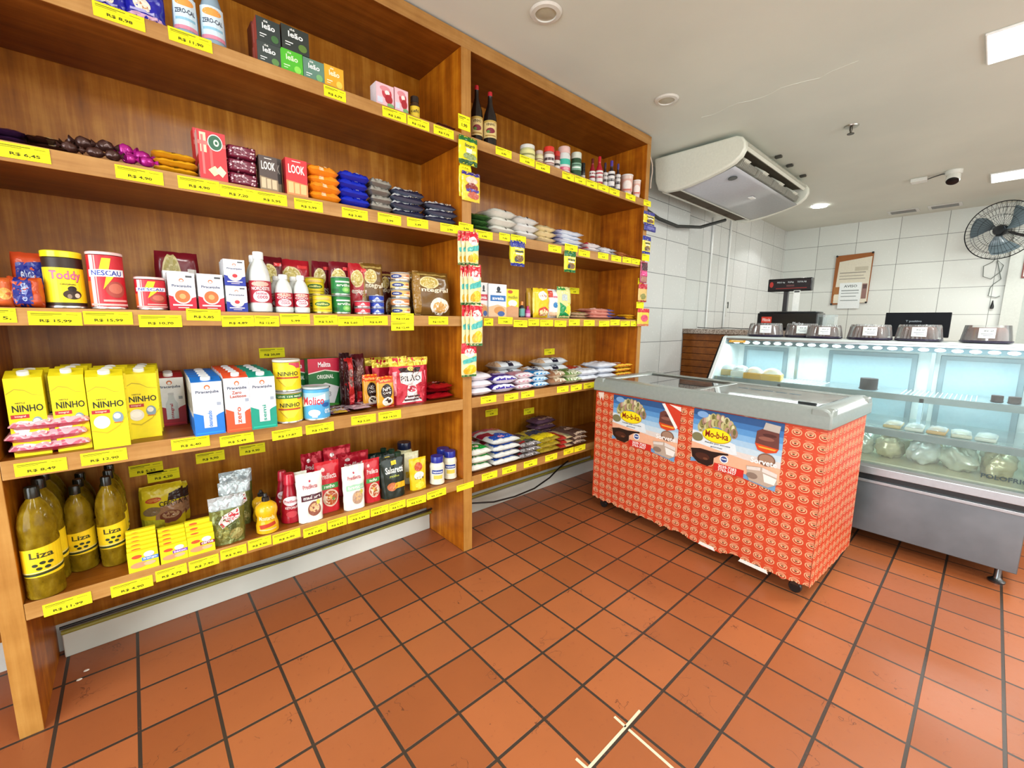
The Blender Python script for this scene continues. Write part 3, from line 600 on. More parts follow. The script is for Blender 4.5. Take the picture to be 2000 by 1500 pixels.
# ================= AIR CONDITIONER =================
ac = thing('air_conditioner', 'cream ceiling-mounted split air conditioner with open louvres', 'air conditioner', (4.35, 1.78, 2.76))
am = Matrix.Translation((-4.35, -1.78, -2.76))
def apart(n, mb, **k): o = mb.build(n, ac, **k); o.data.transform(am); return o
CRM = C('#dfe1d2', 'g'); AX0, AX1 = 3.50, 5.16
capP = [(2.12, 2.745), (1.45, 2.735), (1.405, 2.715), (1.38, 2.675), (1.378, 2.63), (1.40, 2.585), (1.45, 2.545), (1.54, 2.512), (1.66, 2.482), (1.80, 2.455), (1.90, 2.444), (2.0, 2.448), (2.07, 2.478), (2.10, 2.55)]
apart('end_cap', MB().prism(capP, AX0, AX0+.06, CRM, 'x'), bevel=.012, recalc=True)
apart('end_cap', MB().prism(capP, AX1-.05, AX1, CRM, 'x'), bevel=.012, recalc=True)
hous = [(2.11, 2.74), (1.45, 2.732), (1.41, 2.712), (1.395, 2.69), (1.42, 2.682), (1.56, 2.70), (1.60, 2.60), (1.50, 2.545), (1.56, 2.515), (1.67, 2.49), (1.80, 2.466), (1.90, 2.458), (1.90, 2.50), (2.05, 2.52), (2.06, 2.49), (2.08, 2.49), (2.095, 2.55)]
apart('housing', MB().prism(hous, AX0+.06, AX1-.05, C('#d3d5c8', 'g'), 'x'), smooth=False, recalc=True)
pf = lambda u, v: (AX0+.065+u*(AX1-AX0-.12), 1.465+.425*v, 2.533-.078*v+.012*(4*v*(1-v))*-.9)
m = MB().grid(pf, 2, 14, C('#b9bcc0', 'g'), flip=True); o = apart('intake_panel', m); md = o.modifiers.new('t', 'SOLIDIFY'); md.thickness = .006
m = MB()
for k in range(4): m.box(AX0+.07+k*.395, 1.905, 2.475, AX0+.45+k*.395, 2.05, 2.482, C('#5a5144', 'x'))
apart('intake_filter', m, smooth=False)
apart('filter_rail', MB().box(AX0+.06, 1.893, 2.452, AX1-.05, 1.905, 2.468, CRM).box(AX0+.06, 2.05, 2.466, AX1-.05, 2.062, 2.478, CRM), smooth=False)
apart('outlet_duct', MB().prism([(1.535, 2.572), (1.595, 2.605), (1.556, 2.694), (1.43, 2.684), (1.43, 2.678), (1.548, 2.686), (1.583, 2.61), (1.53, 2.58)], AX0+.062, AX1-.052, C('#5f5c50', 'x'), 'x'), smooth=False)
m = MB().box(AX0+.08, 1.525, 2.565, AX1-.07, 1.53, 2.575, C('#d6d6cc', 'g'))
for k in range(56):
    x = AX0+.10+k*.0265
    if k % 14 in (0, 13): continue
    m.prism([(1.452, 2.548), (1.53, 2.56), (1.55, 2.63), (1.47, 2.625), (1.435, 2.59)], x, x+.004, C('#a6a599', 'g'), 'x')
apart('louvre_fins', m, smooth=False)
m = MB()
for k in range(4):
    x = AX0+.16+k*.40; m.prism([(1.42, 2.60), (1.50, 2.66), (1.55, 2.67), (1.53, 2.64), (1.45, 2.585)], x, x+.10, CRM, 'x')
apart('deflector', m, bevel=.004, smooth=False)
apart('outlet_flap', MB().prism([(1.40, 2.672), (1.415, 2.655), (1.425, 2.658), (1.41, 2.68)], AX0+.08, AX1-.07, CRM, 'x'), smooth=False)
x, y = 3.82, 1.52; m = MB(); m.lathe([(.042, 0), (.042, .004)], BLK, 20, sy_=.8); o = m.build('sensor_window', ac); o.matrix_local = am @ Matrix.Translation((3.72, 1.54, 2.498)) @ Matrix.Rotation(math.radians(-10), 4, 'X')
apart('badge', MB().box(4.32, 1.60, 2.483, 4.40, 1.64, 2.49, C('#f4f5f0', 'g')), smooth=False)

# ================= CEILING FITTINGS =================
def downlight(x, y, lit, label):
    t_ = thing('recessed_downlight', label, 'ceiling light', (x, y, CEIL))
    MB().lathe([(.048, -.004), (.05, -.012), (.068, -.010), (.076, -.001)], C('#dcdcd2', 'g'), 32, caps=False).build('trim_ring', t_)
    MB().lathe([(.075 if lit else .05, -.012 if lit else -.006), (.03, -.016 if lit else -.009), (.004, -.018 if lit else -.010)], glow('lit_lamp', '#ffffff', 14) if lit else C('#b8b39c', 'g'), 28).build('lamp_face', t_)
    return t_
downlight(1.569, 1.556, False, 'unlit round ceiling downlight above the left bay, nearest of three')
downlight(2.70, 1.572, False, 'unlit round ceiling downlight near the end of the shelves, middle of three')
downlight(6.345, 1.579, True, 'bright lit round downlight beyond the air conditioner')
l = bpy.data.lights.new('downlight_lamp', 'SPOT'); l.energy = 14; l.spot_size = 2.2; l.shadow_soft_size = .05; o = bpy.data.objects.new('downlight_lamp', l); o.location = (6.345, 1.579, CEIL-.03); COL.objects.link(o)
M_PAN = glow('led_panel_face', '#f6fbf4', 2.2)
for i, (x, y, ly, lx) in enumerate(PANELS):
    t_ = thing('ceiling_panel_light', ['rectangular lit ceiling panel at the top right corner, nearer the camera', 'rectangular lit ceiling panel further back, above the fan', 'lit ceiling panel above the camera', 'lit ceiling panel behind the camera', 'lit ceiling panel to the right of the camera', 'lit ceiling panel far to the right'][i], 'ceiling light', (x, y, CEIL))
    MB().box(-lx/2, -ly/2, -.012, lx/2, ly/2, -.001, C('#f0f2ee', 'g')).build('frame', t_, bevel=.003, smooth=False)
    MB().box(-lx/2+.008, -ly/2+.008, -.014, lx/2-.008, ly/2-.008, -.012, M_PAN).build('diffuser', t_, smooth=False)
sp = thing('fire_sprinkler', 'small metal fire sprinkler head in the ceiling', 'sprinkler', (4.012, .858, CEIL))
MB().lathe([(.045, -.001), (.042, -.008), (.015, -.012)], C('#b9bab2', 'm'), 20).build('escutcheon', sp)
MB().lathe([(.01, -.012), (.01, -.03), (.006, -.035), (.006, -.05), (.022, -.052), (.022, -.056)], C('#5c5850', 'm'), 12).tube([(-.018, 0, -.02), (-.02, 0, -.04), (0, 0, -.05), (.02, 0, -.04), (.018, 0, -.02)], .003, C('#5c5850', 'm'), 6).build('sprinkler_head', sp)
tag(MB().box(5.83, .60, CEIL-.035, 5.92, .72, CEIL-.001, C('#e4e6de', 'g')).build('junction_box', bevel=.004), 'white junction box on the ceiling wired to the dome camera', 'junction box')
sc_ = thing('security_camera', 'white dome security camera on the ceiling', 'camera', (5.80, .42, CEIL))
MB().lathe([(.06, -.001), (.06, -.03), (.045, -.04)], C('#e4e6de', 'g'), 24).build('mount', sc_)
MB().lathe([(.045, 0), (.05, .02), (.05, .07), (.045, .085), (.035, .09)], C('#e4e6de', 'g'), 24, mats=[C('#e4e6de', 'g')]*3+[BLK]).build('camera_body', sc_).matrix_local = Matrix.Translation((0.02, 0, -.03)) @ Matrix.Rotation(math.radians(215), 4, 'Y')
pipe('cable', [(5.87, .60, CEIL-.02), (5.85, .55, CEIL-.012), (5.83, .50, CEIL-.008), (5.81, .47, CEIL-.014)], .005, C('#4a4c4a'), 'short dark cable between junction box and dome camera', 'cable')
for y0, y1, nm in ((.79, 1.08, 'left'), (.42, .71, 'right')):
    g_ = thing('ceiling_vent', '%s of the two slim grey ceiling vents above the back wall' % nm, 'vent', (7.37, (y0+y1)/2, CEIL))
    hw = (y1-y0)/2; MB().box(-.10, -hw, -.008, .10, hw, -.001, C('#d4d6d0', 'g')).build('frame', g_, bevel=.002, smooth=False)
    m = MB().box(-.065, -hw+.03, -.0095, .065, hw-.03, -.008, C('#6d6f6a', 'x'))
    for k in range(7): m.box(-.06+.018*k, -hw+.03, -.014, -.054+.018*k, hw-.03, -.0095, C('#8a8c86', 'g'))
    m.build('slats', g_, smooth=False)
for x, y in ((4.55, 1.42), (4.95, 1.42), (4.25, 1.42)):
    tag(MB().box(x-.02, y-.05, CEIL-.02, x+.02, y-.0, CEIL-.001, '#3c3b33').build('ceiling_bracket', bevel=.004), 'small dark mounting bracket on the ceiling beside the air conditioner', 'bracket', 'air conditioner brackets')

# ================= PRODUCT BUILDERS =================
def nz(x, y, z): return noise.noise(Vector((x, y, z)))
def place(px0, px1, pyt, z, Y):
    """pixel extents -> centre x, width, height of a thing standing at height z in the plane Y"""
    py = pyt
    for _ in range(3):
        a = onY(px0, py, Y)[0]; b = onY(px1, py, Y)[0]; xc = (a+b)/2; py = (pyt+pix((xc, Y, z))[1])/2
    h = onY((px0+px1)/2, pyt, Y)[1]-z; w_ = b-a
    if xc < 1.375: xc = max(min(xc, 1.343-w_/2), -.325+w_/2 if xc > -.6 else -9)
    else: xc = min(max(xc, 1.410+w_*.4), 3.066-w_*.4)
    return xc, w_, h
def depth(px, pyb, z): return onZ(px, pyb, z)[1]-FY
def lgt(col, k):
    c = rgb(col)[:3]; return tuple(round(min(1, x*k), 3) for x in c)
def K_box(nm, lab, cat, X, Y, Z, w, h, d, col, A=(), side=(), top=None, group=None, rz=0, rx=0, kind='p'):
    m = MB(); c = C(col, kind); vs = [(x, y, z) for z in (0, h) for x, y in ((-w/2, 0), (w/2, 0), (w/2, d), (-w/2, d))]
    m.add(vs, [(3, 2, 1, 0), (4, 5, 6, 7), (0, 1, 5, 4), (1, 2, 6, 5), (2, 3, 7, 6), (3, 0, 4, 7)], [c, C(top, kind) if top else c, c, c, c, c])
    art(m, A, flat(-w/2, 0, w, h, 0), w, h, kind=kind)
    if side: art(m, side, lambda u, v, o: (-w/2-o, d*(1-u), v*h), d, h, kind=kind)
    o = m.build(nm, smooth=False); o.location = (X, Y, Z); o.rotation_euler = (rx, 0, rz); return tag(o, lab, cat, group)
def K_carton(nm, lab, cat, X, Y, Z, w, h, d, col, topc, A, side=(), group=None, cap='#eceef0', rz=0):
    t = thing(nm, lab, cat, (X, Y, Z), rz, group); hf = h*.93; m = MB(); hb = h
    vs = [(-w/2, 0, 0), (w/2, 0, 0), (w/2, d, 0), (-w/2, d, 0), (-w/2, 0, hf), (w/2, 0, hf), (w/2, d*.75, hb), (-w/2, d*.75, hb), (w/2, d, hb), (-w/2, d, hb)]
    c, tc = C(col), C(topc)
    m.add(vs, [(3, 2, 1, 0), (0, 1, 5, 4), (4, 5, 6, 7), (7, 6, 8, 9), (1, 2, 8, 6, 5), (3, 0, 4, 7, 9), (2, 3, 9, 8)], [c, c, tc, tc, c, c, c])
    art(m, A, flat(-w/2, 0, w, hf, 0), w, hf)
    if side: art(m, side, lambda u, v, o: (-w/2-o, d*(1-u), v*hf), d, hf)
    m.build('carton_body', t, smooth=False)
    k = MB().lathe([(w*.17, 0), (w*.17, .010), (w*.155, .012)], C(cap, 'g'), 20, sy_=.8).build('cap', t)
    k.location = (0, d*.33, hf+(hb-hf)*.42); k.rotation_euler = (math.atan2(hb-hf, d*.75), 0, 0); return t
def cyl(r, h, z0, z1, span=160):
    return lambda u, v, o: ((r+o)*math.sin(math.radians((u-.5)*span)), r-(r+o)*math.cos(math.radians((u-.5)*span)), z0+v*(z1-z0))
def face(X, Y, w):
    """round thing filling the angle of a width w seen in the plane Y: radius, turn and origin (its front)"""
    a0, a1 = math.atan2(X-w/2, Y), math.atan2(X+w/2, Y); md, hf = (a0+a1)/2, (a1-a0)/2
    q = math.sin(hf)/math.cos(md); r = Y*q/(1-q); cx, cy_ = (Y+r)*math.tan(md), Y+r
    a = -math.atan2(cx, cy_)*.85; return r, a, cx+r*math.sin(a), cy_-r*math.cos(a)
def K_can(nm, lab, cat, X, Y, Z, w, h, col, A, lid='#e6e6e2', rim='#c9c9c4', group=None, oval=1, lidh=.06, base=None, kind='p', rz=0):
    r, rz, X, Y = face(X, Y, w); t = thing(nm, lab, cat, (X, Y, Z), rz, group); z1 = h*(1-lidh)
    m = MB().lathe([(r*.95, 0), (r*1.01, .002), (r*1.01, .006), (r, .008), (r, z1-.002)], C(col, kind), 32, (0, r), mats=[C(rim, 'm')]*3+[C(col, kind)])
    L = .012; art(m, A, cyl(r, h, .008, z1-.003), r*2.8, z1, L, kind)
    m.build('can_body', t)
    MB().lathe([(r*1.015, z1), (r*1.02, z1+.002), (r*1.02, h-.002), (r*.97, h), (r*.9, h-.0015), (0.002, h-.0015)], C(lid, 'g'), 32, (0, r)).build('lid', t)
    return t
def K_bottle(nm, lab, cat, X, Y, Z, w, h, prof, capn, body, cap, A=(), az=(.1, .5), ar=1.0, group=None, bkind='g', rz=0, part='bottle_body'):
    """prof: (radius fraction, height fraction); the last capn rings are the cap"""
    Y0 = Y; r, rz, X, Y = face(X, Y, w); h = EYE+(Z+h-EYE)*(Y0+r)/Y0-Z; t = thing(nm, lab, cat, (X, Y, Z), rz, group); P = [(a*r, b*h) for a, b in prof]
    bm_ = body if not isinstance(body, (str, tuple)) else C(body, bkind)
    k = len(P)-capn
    m = MB().lathe(P[:k+1], bm_, 28, (0, r), caps=True)
    if A: art(m, A, cyl(r*ar, h, az[0]*h, az[1]*h), r*2.8, (az[1]-az[0])*h, .012, off=.0006)
    m.build(part, t)
    MB().lathe(P[k:], C(cap, 'g'), 24, (0, r)).build('cap', t); return t
def pfn(w, h, d, top=0, seed=0, wr=.003, back=False, crimp=.0):
    """stand-up pouch, thick at the foot and flat at the top seal"""
    def f(u, v, o=0):
        s = 2*u-1; q = max(0., 1-v/(1-crimp)) if crimp else 1-v
        T = d/2*(q**.6)*(max(0, 1-s*s*s*s)**.5)
        x = w/2*s*(.93+.07*v)+wr*.6*nz(v*7, s, seed); k = wr*nz(s*3+seed, v*5, .3+seed)*(1-abs(s)**6)+wr*.5*nz(s*9, v*12, seed)*(1-abs(s)**6)
        y = d/2-T-o+k if not back else d/2+T+o+k
        return (x, y, v*h+.4*wr*nz(s*4, 7, seed)*v)
    return f
def K_pouch(nm, lab, cat, X, Y, Z, w, h, d, col, A=(), group=None, kind='g', seed=0, wr=.004, rz=0, rx=0, back=None):
    m = MB(); f = pfn(w, h, d, seed=seed, wr=wr, crimp=.08); g = pfn(w, h, d, seed=seed, wr=wr, back=True, crimp=.08)
    m.grid(f, 16, 20, C(col, kind)); m.grid(g, 12, 14, C(back or col, kind), flip=True)
    m.add([f(i/16, 0) for i in range(17)]+[g(i/16, 0) for i in range(17)], [(i+1, i, 17+i, 18+i) for i in range(16)], C(col, kind))
    art(m, A, lambda u, v, o: f(u, v, o+.0008), w, h, .014, kind)
    o = m.build(nm, angle=70); o.location = (X, Y, Z); o.rotation_euler = (rx, 0, rz); return tag(o, lab, cat, group)
def lay(w, l, t, seed, wr, top=True, p=3., q=5., crimp=.05):
    def f(u, v, o=0):
        s = 2*u-1; r = 2*v-1; r2 = min(1, abs(r)/(1-crimp)); g = (max(0, 1-abs(s)**p)**.5)*(max(0, 1-r2**q)**.55)
        k = wr*(nz(s*3+seed, r*3, seed)+.6*nz(s*8, r*8+seed, 1.1))*min(1, g*1.5+.15)
        e = 1+.03*nz(r*2, seed, 3)
        z = t/2+(t/2*g+k+o if top else -t/2*g*.96+min(0, k)*.3)
        return (w/2*s*e*(1-.05*abs(r)**4), l*v+.004*nz(s*3, seed, 9), max(.0004, z))
    return f
def K_flat(nm, lab, cat, X, Y, Z, w, l, t, col, A=(), under=None, group=None, kind='g', seed=0, wr=.003, rz=0, p=3., q=5., rx=0, ry=0, ctr=False, crimp=.05):
    """a filled bag or packet lying flat; front end at y = 0"""
    t *= .93; m = MB(); f = lay(w, l, t, seed, wr, True, p, q, crimp); g = lay(w, l, t, seed, wr, False, p, q, crimp)
    m.grid(f, 14, 18, C(col, kind)); m.grid(g, 10, 12, C(under or col, kind), flip=True)
    art(m, A, lambda u, v, o: f(u, v, o+.0008), w, l, .016, kind)
    if ctr: m.v = [(x, y-l/2, z) for x, y, z in m.v]
    o = m.build(nm, angle=75); o.location = (X, Y, Z); o.rotation_euler = (rx, ry, rz); return tag(o, lab, cat, group)
def K_pack(nm, lab, cat, X, Y, Z, w, h, t, col, A=(), group=None, kind='g', seed=0, wr=.003, rz=0, rx=0, p=4., q=6., ry=0, crimp=.08, back=None):
    """an upright or hanging pillow packet, front facing -y, its foot at z = 0"""
    m = MB(); f0 = lay(w, h, t, seed, wr, True, p, q, crimp); g0 = lay(w, h, t, seed, wr, False, p, q, crimp)
    F = lambda u, v, o=0: (lambda a: (a[0], t-a[2], max(.0003, a[1])))(f0(u, v, o)); G = lambda u, v, o=0: (lambda a: (a[0], t-a[2], max(.0003, a[1])))(g0(u, v))
    m.grid(F, 14, 18, C(col, kind)); m.grid(G, 10, 12, C(back or col, kind), flip=True)
    art(m, A, lambda u, v, o: F(u, v, o+.0008), w, h, .014, kind)
    o = m.build(nm, angle=75); o.location = (X, Y, Z+t*max(0, -math.sin(rx))); o.rotation_euler = (rx, ry, rz); return tag(o, lab, cat, group)
def again(o, loc, label, rz=None, rx=None, ry=None):
    c = dup(o, loc, label, rz, rx=rx)
    if ry is not None: c.rotation_euler.y = ry
    return c
ORD = {1: [''], 2: ['lower', 'upper'], 3: ['bottom', 'middle', 'top'], 4: ['bottom', 'second', 'third', 'top'], 5: ['bottom', 'second', 'third', 'fourth', 'top']}
def stack(mk, n, dz, lab, jx=.003, jr=.05, dy=0, loc=None):
    """mk() makes the bottom one; the others are copies lying on it"""
    o = mk(lab % ORD[n][0]); x, y, z = o.location; rz = o.rotation_euler.z; out = [o]
    for i in range(1, n):
        out.append(again(o, (x+random.uniform(-jx, jx), y+dy*i+random.uniform(-jx, jx), z+dz*i), lab % ORD[n][i], rz+random.uniform(-jr, jr)))
    return out

# ================= PRICE TAGS =================
M_TAG = C('#f7ee1e', 'x'); TAGN = 0
def price(px0, px1, py, s, lab, Y=FY-.0008, hh=.041, zc=None, rz=0):
    """a yellow shelf tag stuck to the plane Y"""
    global TAGN
    TAGN += 1; x0, z = onY(px0, py, Y); x1 = onY(px1, py, Y)[0]; w_ = max(.03, x1-x0); z = onY((px0+px1)/2, py, Y)[1]
    cx = (x0+x1)/2; m = MB().box(-w_/2, -.0012, -hh/2, w_/2, 0, hh/2, M_TAG)
    S = [('r', .05, .80, .62, .86, '#6f6a14'), ('r', .05, .70, .45, .75, '#8b8418'), ('r', .7, .78, .92, .82, '#8b8418'), ('r', .01, .58, .99, .595, '#a8a01a')]
    if s: k = .026*len(s)/w_*.2/.41; k = min(.62, .0085*len(s)/w_); S.append(('t', s, .5-k/2, .18, .5+k/2, .43, '#45420f'))
    art(m, S, flat(-w_/2, -hh/2, w_, hh, -.0012), w_, hh, kind='x')
    o = m.build('price_tag', smooth=False); o.location = (cx, Y, z); o.rotation_euler.y = random.uniform(-.02, .02)
    return tag(o, lab, 'price tag', 'yellow price tags')

# ================= PRICE TAG TABLE =================
HAND = ['first', 'second', 'third', 'fourth', 'fifth', 'sixth', 'seventh', 'eighth', 'ninth', 'tenth', 'eleventh', 'twelfth', 'thirteenth', 'fourteenth']
TAGS = [
 ('left bay top shelf', [(183, 281, 32, 'R$ 8,98', 'under the blue bags'), (330, 413, 78, 'R$ 11,90', 'under the two clear bottles'), (633, 675, 183, 'R$ 6,79', 'under the yellow tea box'), (747, 793, 224, 'R$ 2,85', 'under the pink jelly cartons'), (796, 838, 241, 'R$ 12,90', 'under the small brown jar'), (847, 886, 258, 'R$ 7,75', 'under the thin dark packet')]),
 ('left bay second shelf', [(-3, 97, 298, 'R$ 6,45', 'under the dark chocolate packets'), (226, 318, 342, 'R$ 4,90', 'under the magenta sweets'), (348, 428, 361, 'R$ 4,90', 'under the red cracker box'), (430, 500, 377, 'R$ 7,20', 'under the speckled burgundy packs'), (501, 560, 388, 'R$ 5,95', 'under the dark wafer box'), (575, 630, 401, 'R$ 5,99', 'under the red wafer box'), (668, 718, 418, 'R$ 3,40', 'under the blue biscuit packs'), (738, 783, 428, '3,99', 'under the silver grey packs'), (795, 836, 436, '3,49', 'under the navy packs'), (860, 896, 446, '2,99', 'beside the upright post')]),
 ('left bay middle shelf', [(-6, 32, 616, '5,', 'cut by the photo edge'), (55, 160, 622, 'R$ 15,99', 'under the yellow cocoa tin'), (163, 259, 621, 'R$ 15,99', 'under the tall red cocoa can'), (271, 355, 627, 'R$ 10,70', 'under the short red cocoa can'), (364, 431, 615, 'R$ 5,85', 'raised, under the red cartons'), (433, 496, 627, 'R$ 4,89', 'under the blue and white cartons'), (497, 545, 627, 'R$ 12,47', 'under the large coconut milk bottle'), (547, 605, 623, '5,99', 'under the small coconut milk bottles'), (613, 659, 625, 'R$ 5,65', 'under the yellow tins'), (660, 709, 627, 'R$ 5,60', 'under the green tins'), (710, 757, 626, 'R$ 6,49', 'under the red and blue tins'), (764, 808, 620, 'R$ 17,49', 'upper one under the cream tins'), (764, 808, 637, 'R$ 12,49', 'lower one under the cream tins'), (837, 875, 626, 'R$ 13,79', 'under the brown noodle bags')]),
 ('left bay fourth shelf', [(27, 132, 912, 'R$ 8,49', 'under the pink bags'), (157, 249, 892, 'R$ 12,90', 'under the frontmost yellow carton'), (334, 410, 865, 'R$ 6,40', 'under the blue milk cartons'), (429, 496, 858, 'R$ 5,49', 'under the orange milk cartons'), (531, 590, 847, 'R$ 17,87', 'under the yellow milk powder tins'), (597, 652, 836, 'R$ 15,90', 'under the light blue tin'), (686, 734, 819, 'R$ 5,50', 'under the flat sachets'), (739, 783, 811, 'R$ 14,23', 'under the yellow and black sachets')]),
 ('left bay bottom shelf', [(82, 181, 1180, 'R$ 11,99', 'under the front oil bottle'), (215, 300, 1145, 'R$ 4,90', 'under the leaning yellow boxes'), (303, 366, 1118, 'R$ 4,79', 'under the purple-marked boxes'), (368, 428, 1099, 'R$ 7,90', 'under the red-marked boxes'), (430, 482, 1078, 'R$ 9,90', 'under the olive pouch'), (484, 530, 1060, 'R$ 9,90', 'under the mustard bottle'), (532, 587, 1047, 'R$ 6,90', 'under the front ketchup bottle'), (592, 638, 1036, 'R$ 7,85', 'under the white front pouch'), (640, 677, 1021, 'R$ 4,59', 'under the red front pouch'), (679, 722, 1009, 'R$ 3,99', 'under the second white pouch'), (724, 759, 997, 'R$ 4,20', 'right of the second white pouch'), (760, 792, 987, 'R$ 5,10', 'under the black pouch'), (794, 832, 978, 'R$ 5,59', 'under the yellow pouch'), (834, 871, 964, 'R$ 11,90', 'under the mayonnaise jars')]),
 ('right bay top shelf', [(968, 999, 298, '6,90', 'between the bottles and the jars'), (1015, 1044, 314, '9,90', 'under the pale wide jar'), (1046, 1074, 327, '8,90', 'under the small striped jar'), (1098, 1121, 345, '7,80', 'under the teal jar'), (1122, 1144, 352, '5,90', 'under the green jar'), (1145, 1167, 360, '3,90', 'under the red sauce bottles'), (1168, 1189, 367, '4,20', 'under the first black sauce bottle'), (1190, 1210, 375, '4,90', 'under the last black sauce bottle'), (1222, 1241, 385, '2,90', 'under the pink cups'), (1257, 1271, 397, '2,50', 'at the right corner')]),
 ('right bay second shelf', [(929, 962, 459, '5,90', 'under the green packs'), (975, 996, 463, '7,20', 'under the first rice bags'), (998, 1027, 467, '8,40', 'behind the hanging blue-topped packet'), (1071, 1096, 486, '4,10', 'under the cream bags'), (1103, 1128, 484, '2,90', 'above the hanging green packet'), (1130, 1152, 495, '3,70', 'under the blue and white bags'), (1168, 1188, 500, '5,20', 'under the red and white packs'), (1194, 1213, 505, '3,30', 'between white packs and brown sachets'), (1216, 1233, 508, '1,90', 'under the brown sachets'), (1234, 1250, 511, '1,70', 'at the right corner')]),
 ('right bay middle shelf', [(945, 963, 629, '4,90', 'under the first oat box'), (973, 1001, 626, '9,80', 'under the white oat box'), (1003, 1030, 632, '7,40', 'under the yellow cereal box'), (1032, 1053, 630, '6,60', 'under the pink little bottle'), (1055, 1080, 631, '5,30', 'under the yellow bag'), (1083, 1106, 632, '4,70', 'under the white bag'), (1111, 1132, 630, '3,80', 'right of the green-footed bag'), (1140, 1161, 631, '2,20', 'under the flat beige packs'), (1170, 1190, 632, '6,10', 'under the pink packs'), (1192, 1210, 630, '3,60', 'under their blue ends'), (1212, 1230, 632, '2,80', 'under the navy sachet'), (1232, 1244, 632, '1,60', 'at the right corner')]),
 ('right bay fourth shelf', [(939, 969, 780, '5,40', 'under the white sugar bags'), (985, 1012, 775, '4,60', 'under the violet bags'), (1018, 1043, 770, '3,90', 'under the pink-topped bags'), (1088, 1110, 760, '6,70', 'under the brown bags'), (1115, 1136, 757, '5,80', 'under the green bags'), (1140, 1160, 753, '4,30', 'nearest the freezer')]),
 ('right bay bottom shelf', [(941, 971, 929, '21,90', 'under the green-marked rice bags'), (981, 1008, 917, '24,90', 'under the blue-marked rice bags'), (1023, 1049, 905, '8,90', 'under the grey bean bags'), (1065, 1088, 893, '9,40', 'under the yellow bean bags'), (1101, 1120, 881, '3,20', 'under the red-striped packs'), (1122, 1143, 875, '4,40', 'nearest the freezer under the brown packs')]),
]
for shelf, rows in TAGS:
    for i, (a, b, y, s, d) in enumerate(rows): price(a, b, y, s, 'yellow price tag on the %s, %s' % (shelf, d))
price(895, 918, 240, '1,90', 'yellow price tag on the middle upright above the green packet', hh=.07)
price(898, 919, 326, '1,50', 'yellow price tag on the middle upright above the purple packet', hh=.05)
price(896, 924, 444, '5,90', 'yellow price tag on the middle upright above the red packet strips')
price(892, 925, 950, '', 'blank yellow price tag on the middle upright at bottom shelf height', hh=.035)
BYp = BY-.0012
for a, b, y, s, d in ((506, 556, 689, 'R$ 20,09', 'above the milk powder tins'), (251, 319, 916, 'R$ 5,25', 'left above the soup pouch'), (287, 351, 928, 'R$ 4,20', 'right above the soup pouch'), (382, 439, 892, 'R$ 9,90', 'above the grey pouches'), (467, 518, 877, 'R$ 9,90', 'above the ketchup bottles')):
    price(a, b, y, s, 'dull yellow tag on the left bay back panel, '+d, BYp, .048)
for a, b, y, s, d in ((1113, 1131, 568, '4,90', 'beside the standing bags'), (1063, 1083, 687, '7,90', 'above the black-banded bags'), (948, 972, 806, '5,90', 'left of two above the rice'), (1023, 1043, 803, '6,90', 'right of two above the rice')):
    price(a, b, y, s, 'small yellow tag on the right bay back panel, '+d, BYp, .048)
for a, b, y, d in ((1254, 1268, 503, 'above the pink hanging packet'), (1246, 1254, 550, 'above the red and green hanging packet'), (1243, 1257, 596, 'above the lowest hanging packet')):
    price(a, b, y, '', 'yellow tag on the right-hand upright edge, '+d, FY-.0008, .05)

# ================= LEFT BAY, TOP SHELF =================
z1, z2, z3, z4, z5 = SH_T
e = .0005
def put(K, nm, lab, cat, px0, px1, pyt, z, dep, *a, **k):
    X, w_, h_ = place(px0, px1, pyt, z, FY+dep); return K(nm, lab, cat, X, FY+dep, z+e, w_, h_, *a, **k)
# blue bags
for i, (a, b, y, d) in enumerate(((172, 250, -42, .05), (245, 322, -30, .03))):
    put(K_pack, 'bread_bag', ('left', 'right')[i]+' of two blue and pink bags on the left bay top shelf', 'bag', a, b, y, z1, d, .06, '#1c1c9c', [('r', 0, 0, 1, .22, '#d9a8c4'), ('e', .4, .45, .22, .18, '#e6d9c8'), ('e', .45, .45, .1, .1, '#c98a4c'), ('r', .1, .25, .7, .32, '#a9a6d8')], seed=i, wr=.008)
def sweetener(lab, a, b, y):
    X, w_, h_ = place(a, b, y, z1, FY+.03)
    return K_bottle('sweetener_bottle', lab, 'bottle', X, FY+.03, z1+e, w_, h_, [(.86, 0), (.96, .01), (1, .08), (.98, .35), (.86, .52), (.6, .66), (.40, .72), (.36, .76), (.38, .77), (.38, .93), (.2, .95), (.2, 1)], 4, '#8fa7b8', '#eef2f4', [('r', .12, 0, .88, 1, '#cfe3ee'), ('e', .5, .82, .28, .12, '#e8a04a'), ('t', 'ZERO-CAL', .2, .48, .8, .62, '#1f2a44'), ('r', .2, .28, .8, .36, '#8fc1d8'), ('r', .12, 0, .88, .12, '#d98aa0')], (.10, .5), .99)
sweetener('left of two clear pale blue sweetener bottles on the top shelf', 333, 383, -75)
sweetener('right of two clear pale blue sweetener bottles on the top shelf', 387, 437, -55)
def tea(c, t2='leão', lc='#eef2ee'): return [('t', 'chá', .30, .84, .48, .93, lc), ('t', t2, .24, .56, .78, .80, lc), ('r', .12, .3, .4, .34, lc), ('r', .12, .2, .3, .23, lc), ('e', .75, .25, .16, .16, c)]
SD = [('r', 0, 0, 1, 1, '#a3443e'), ('r', .3, .1, .4, .9, '#c4807a')]
put(K_box, 'tea_box', 'dark grey tea box, lower of two stacked beside the green one', 'tea box', 503, 548, 86, z1, .02, .075, '#39423f', tea('#5e8a4a'), SD)
X, w_, h_ = place(503, 548, 40, z1, FY+.02); X2, w2, h2 = place(503, 548, 86, z1, FY+.02)
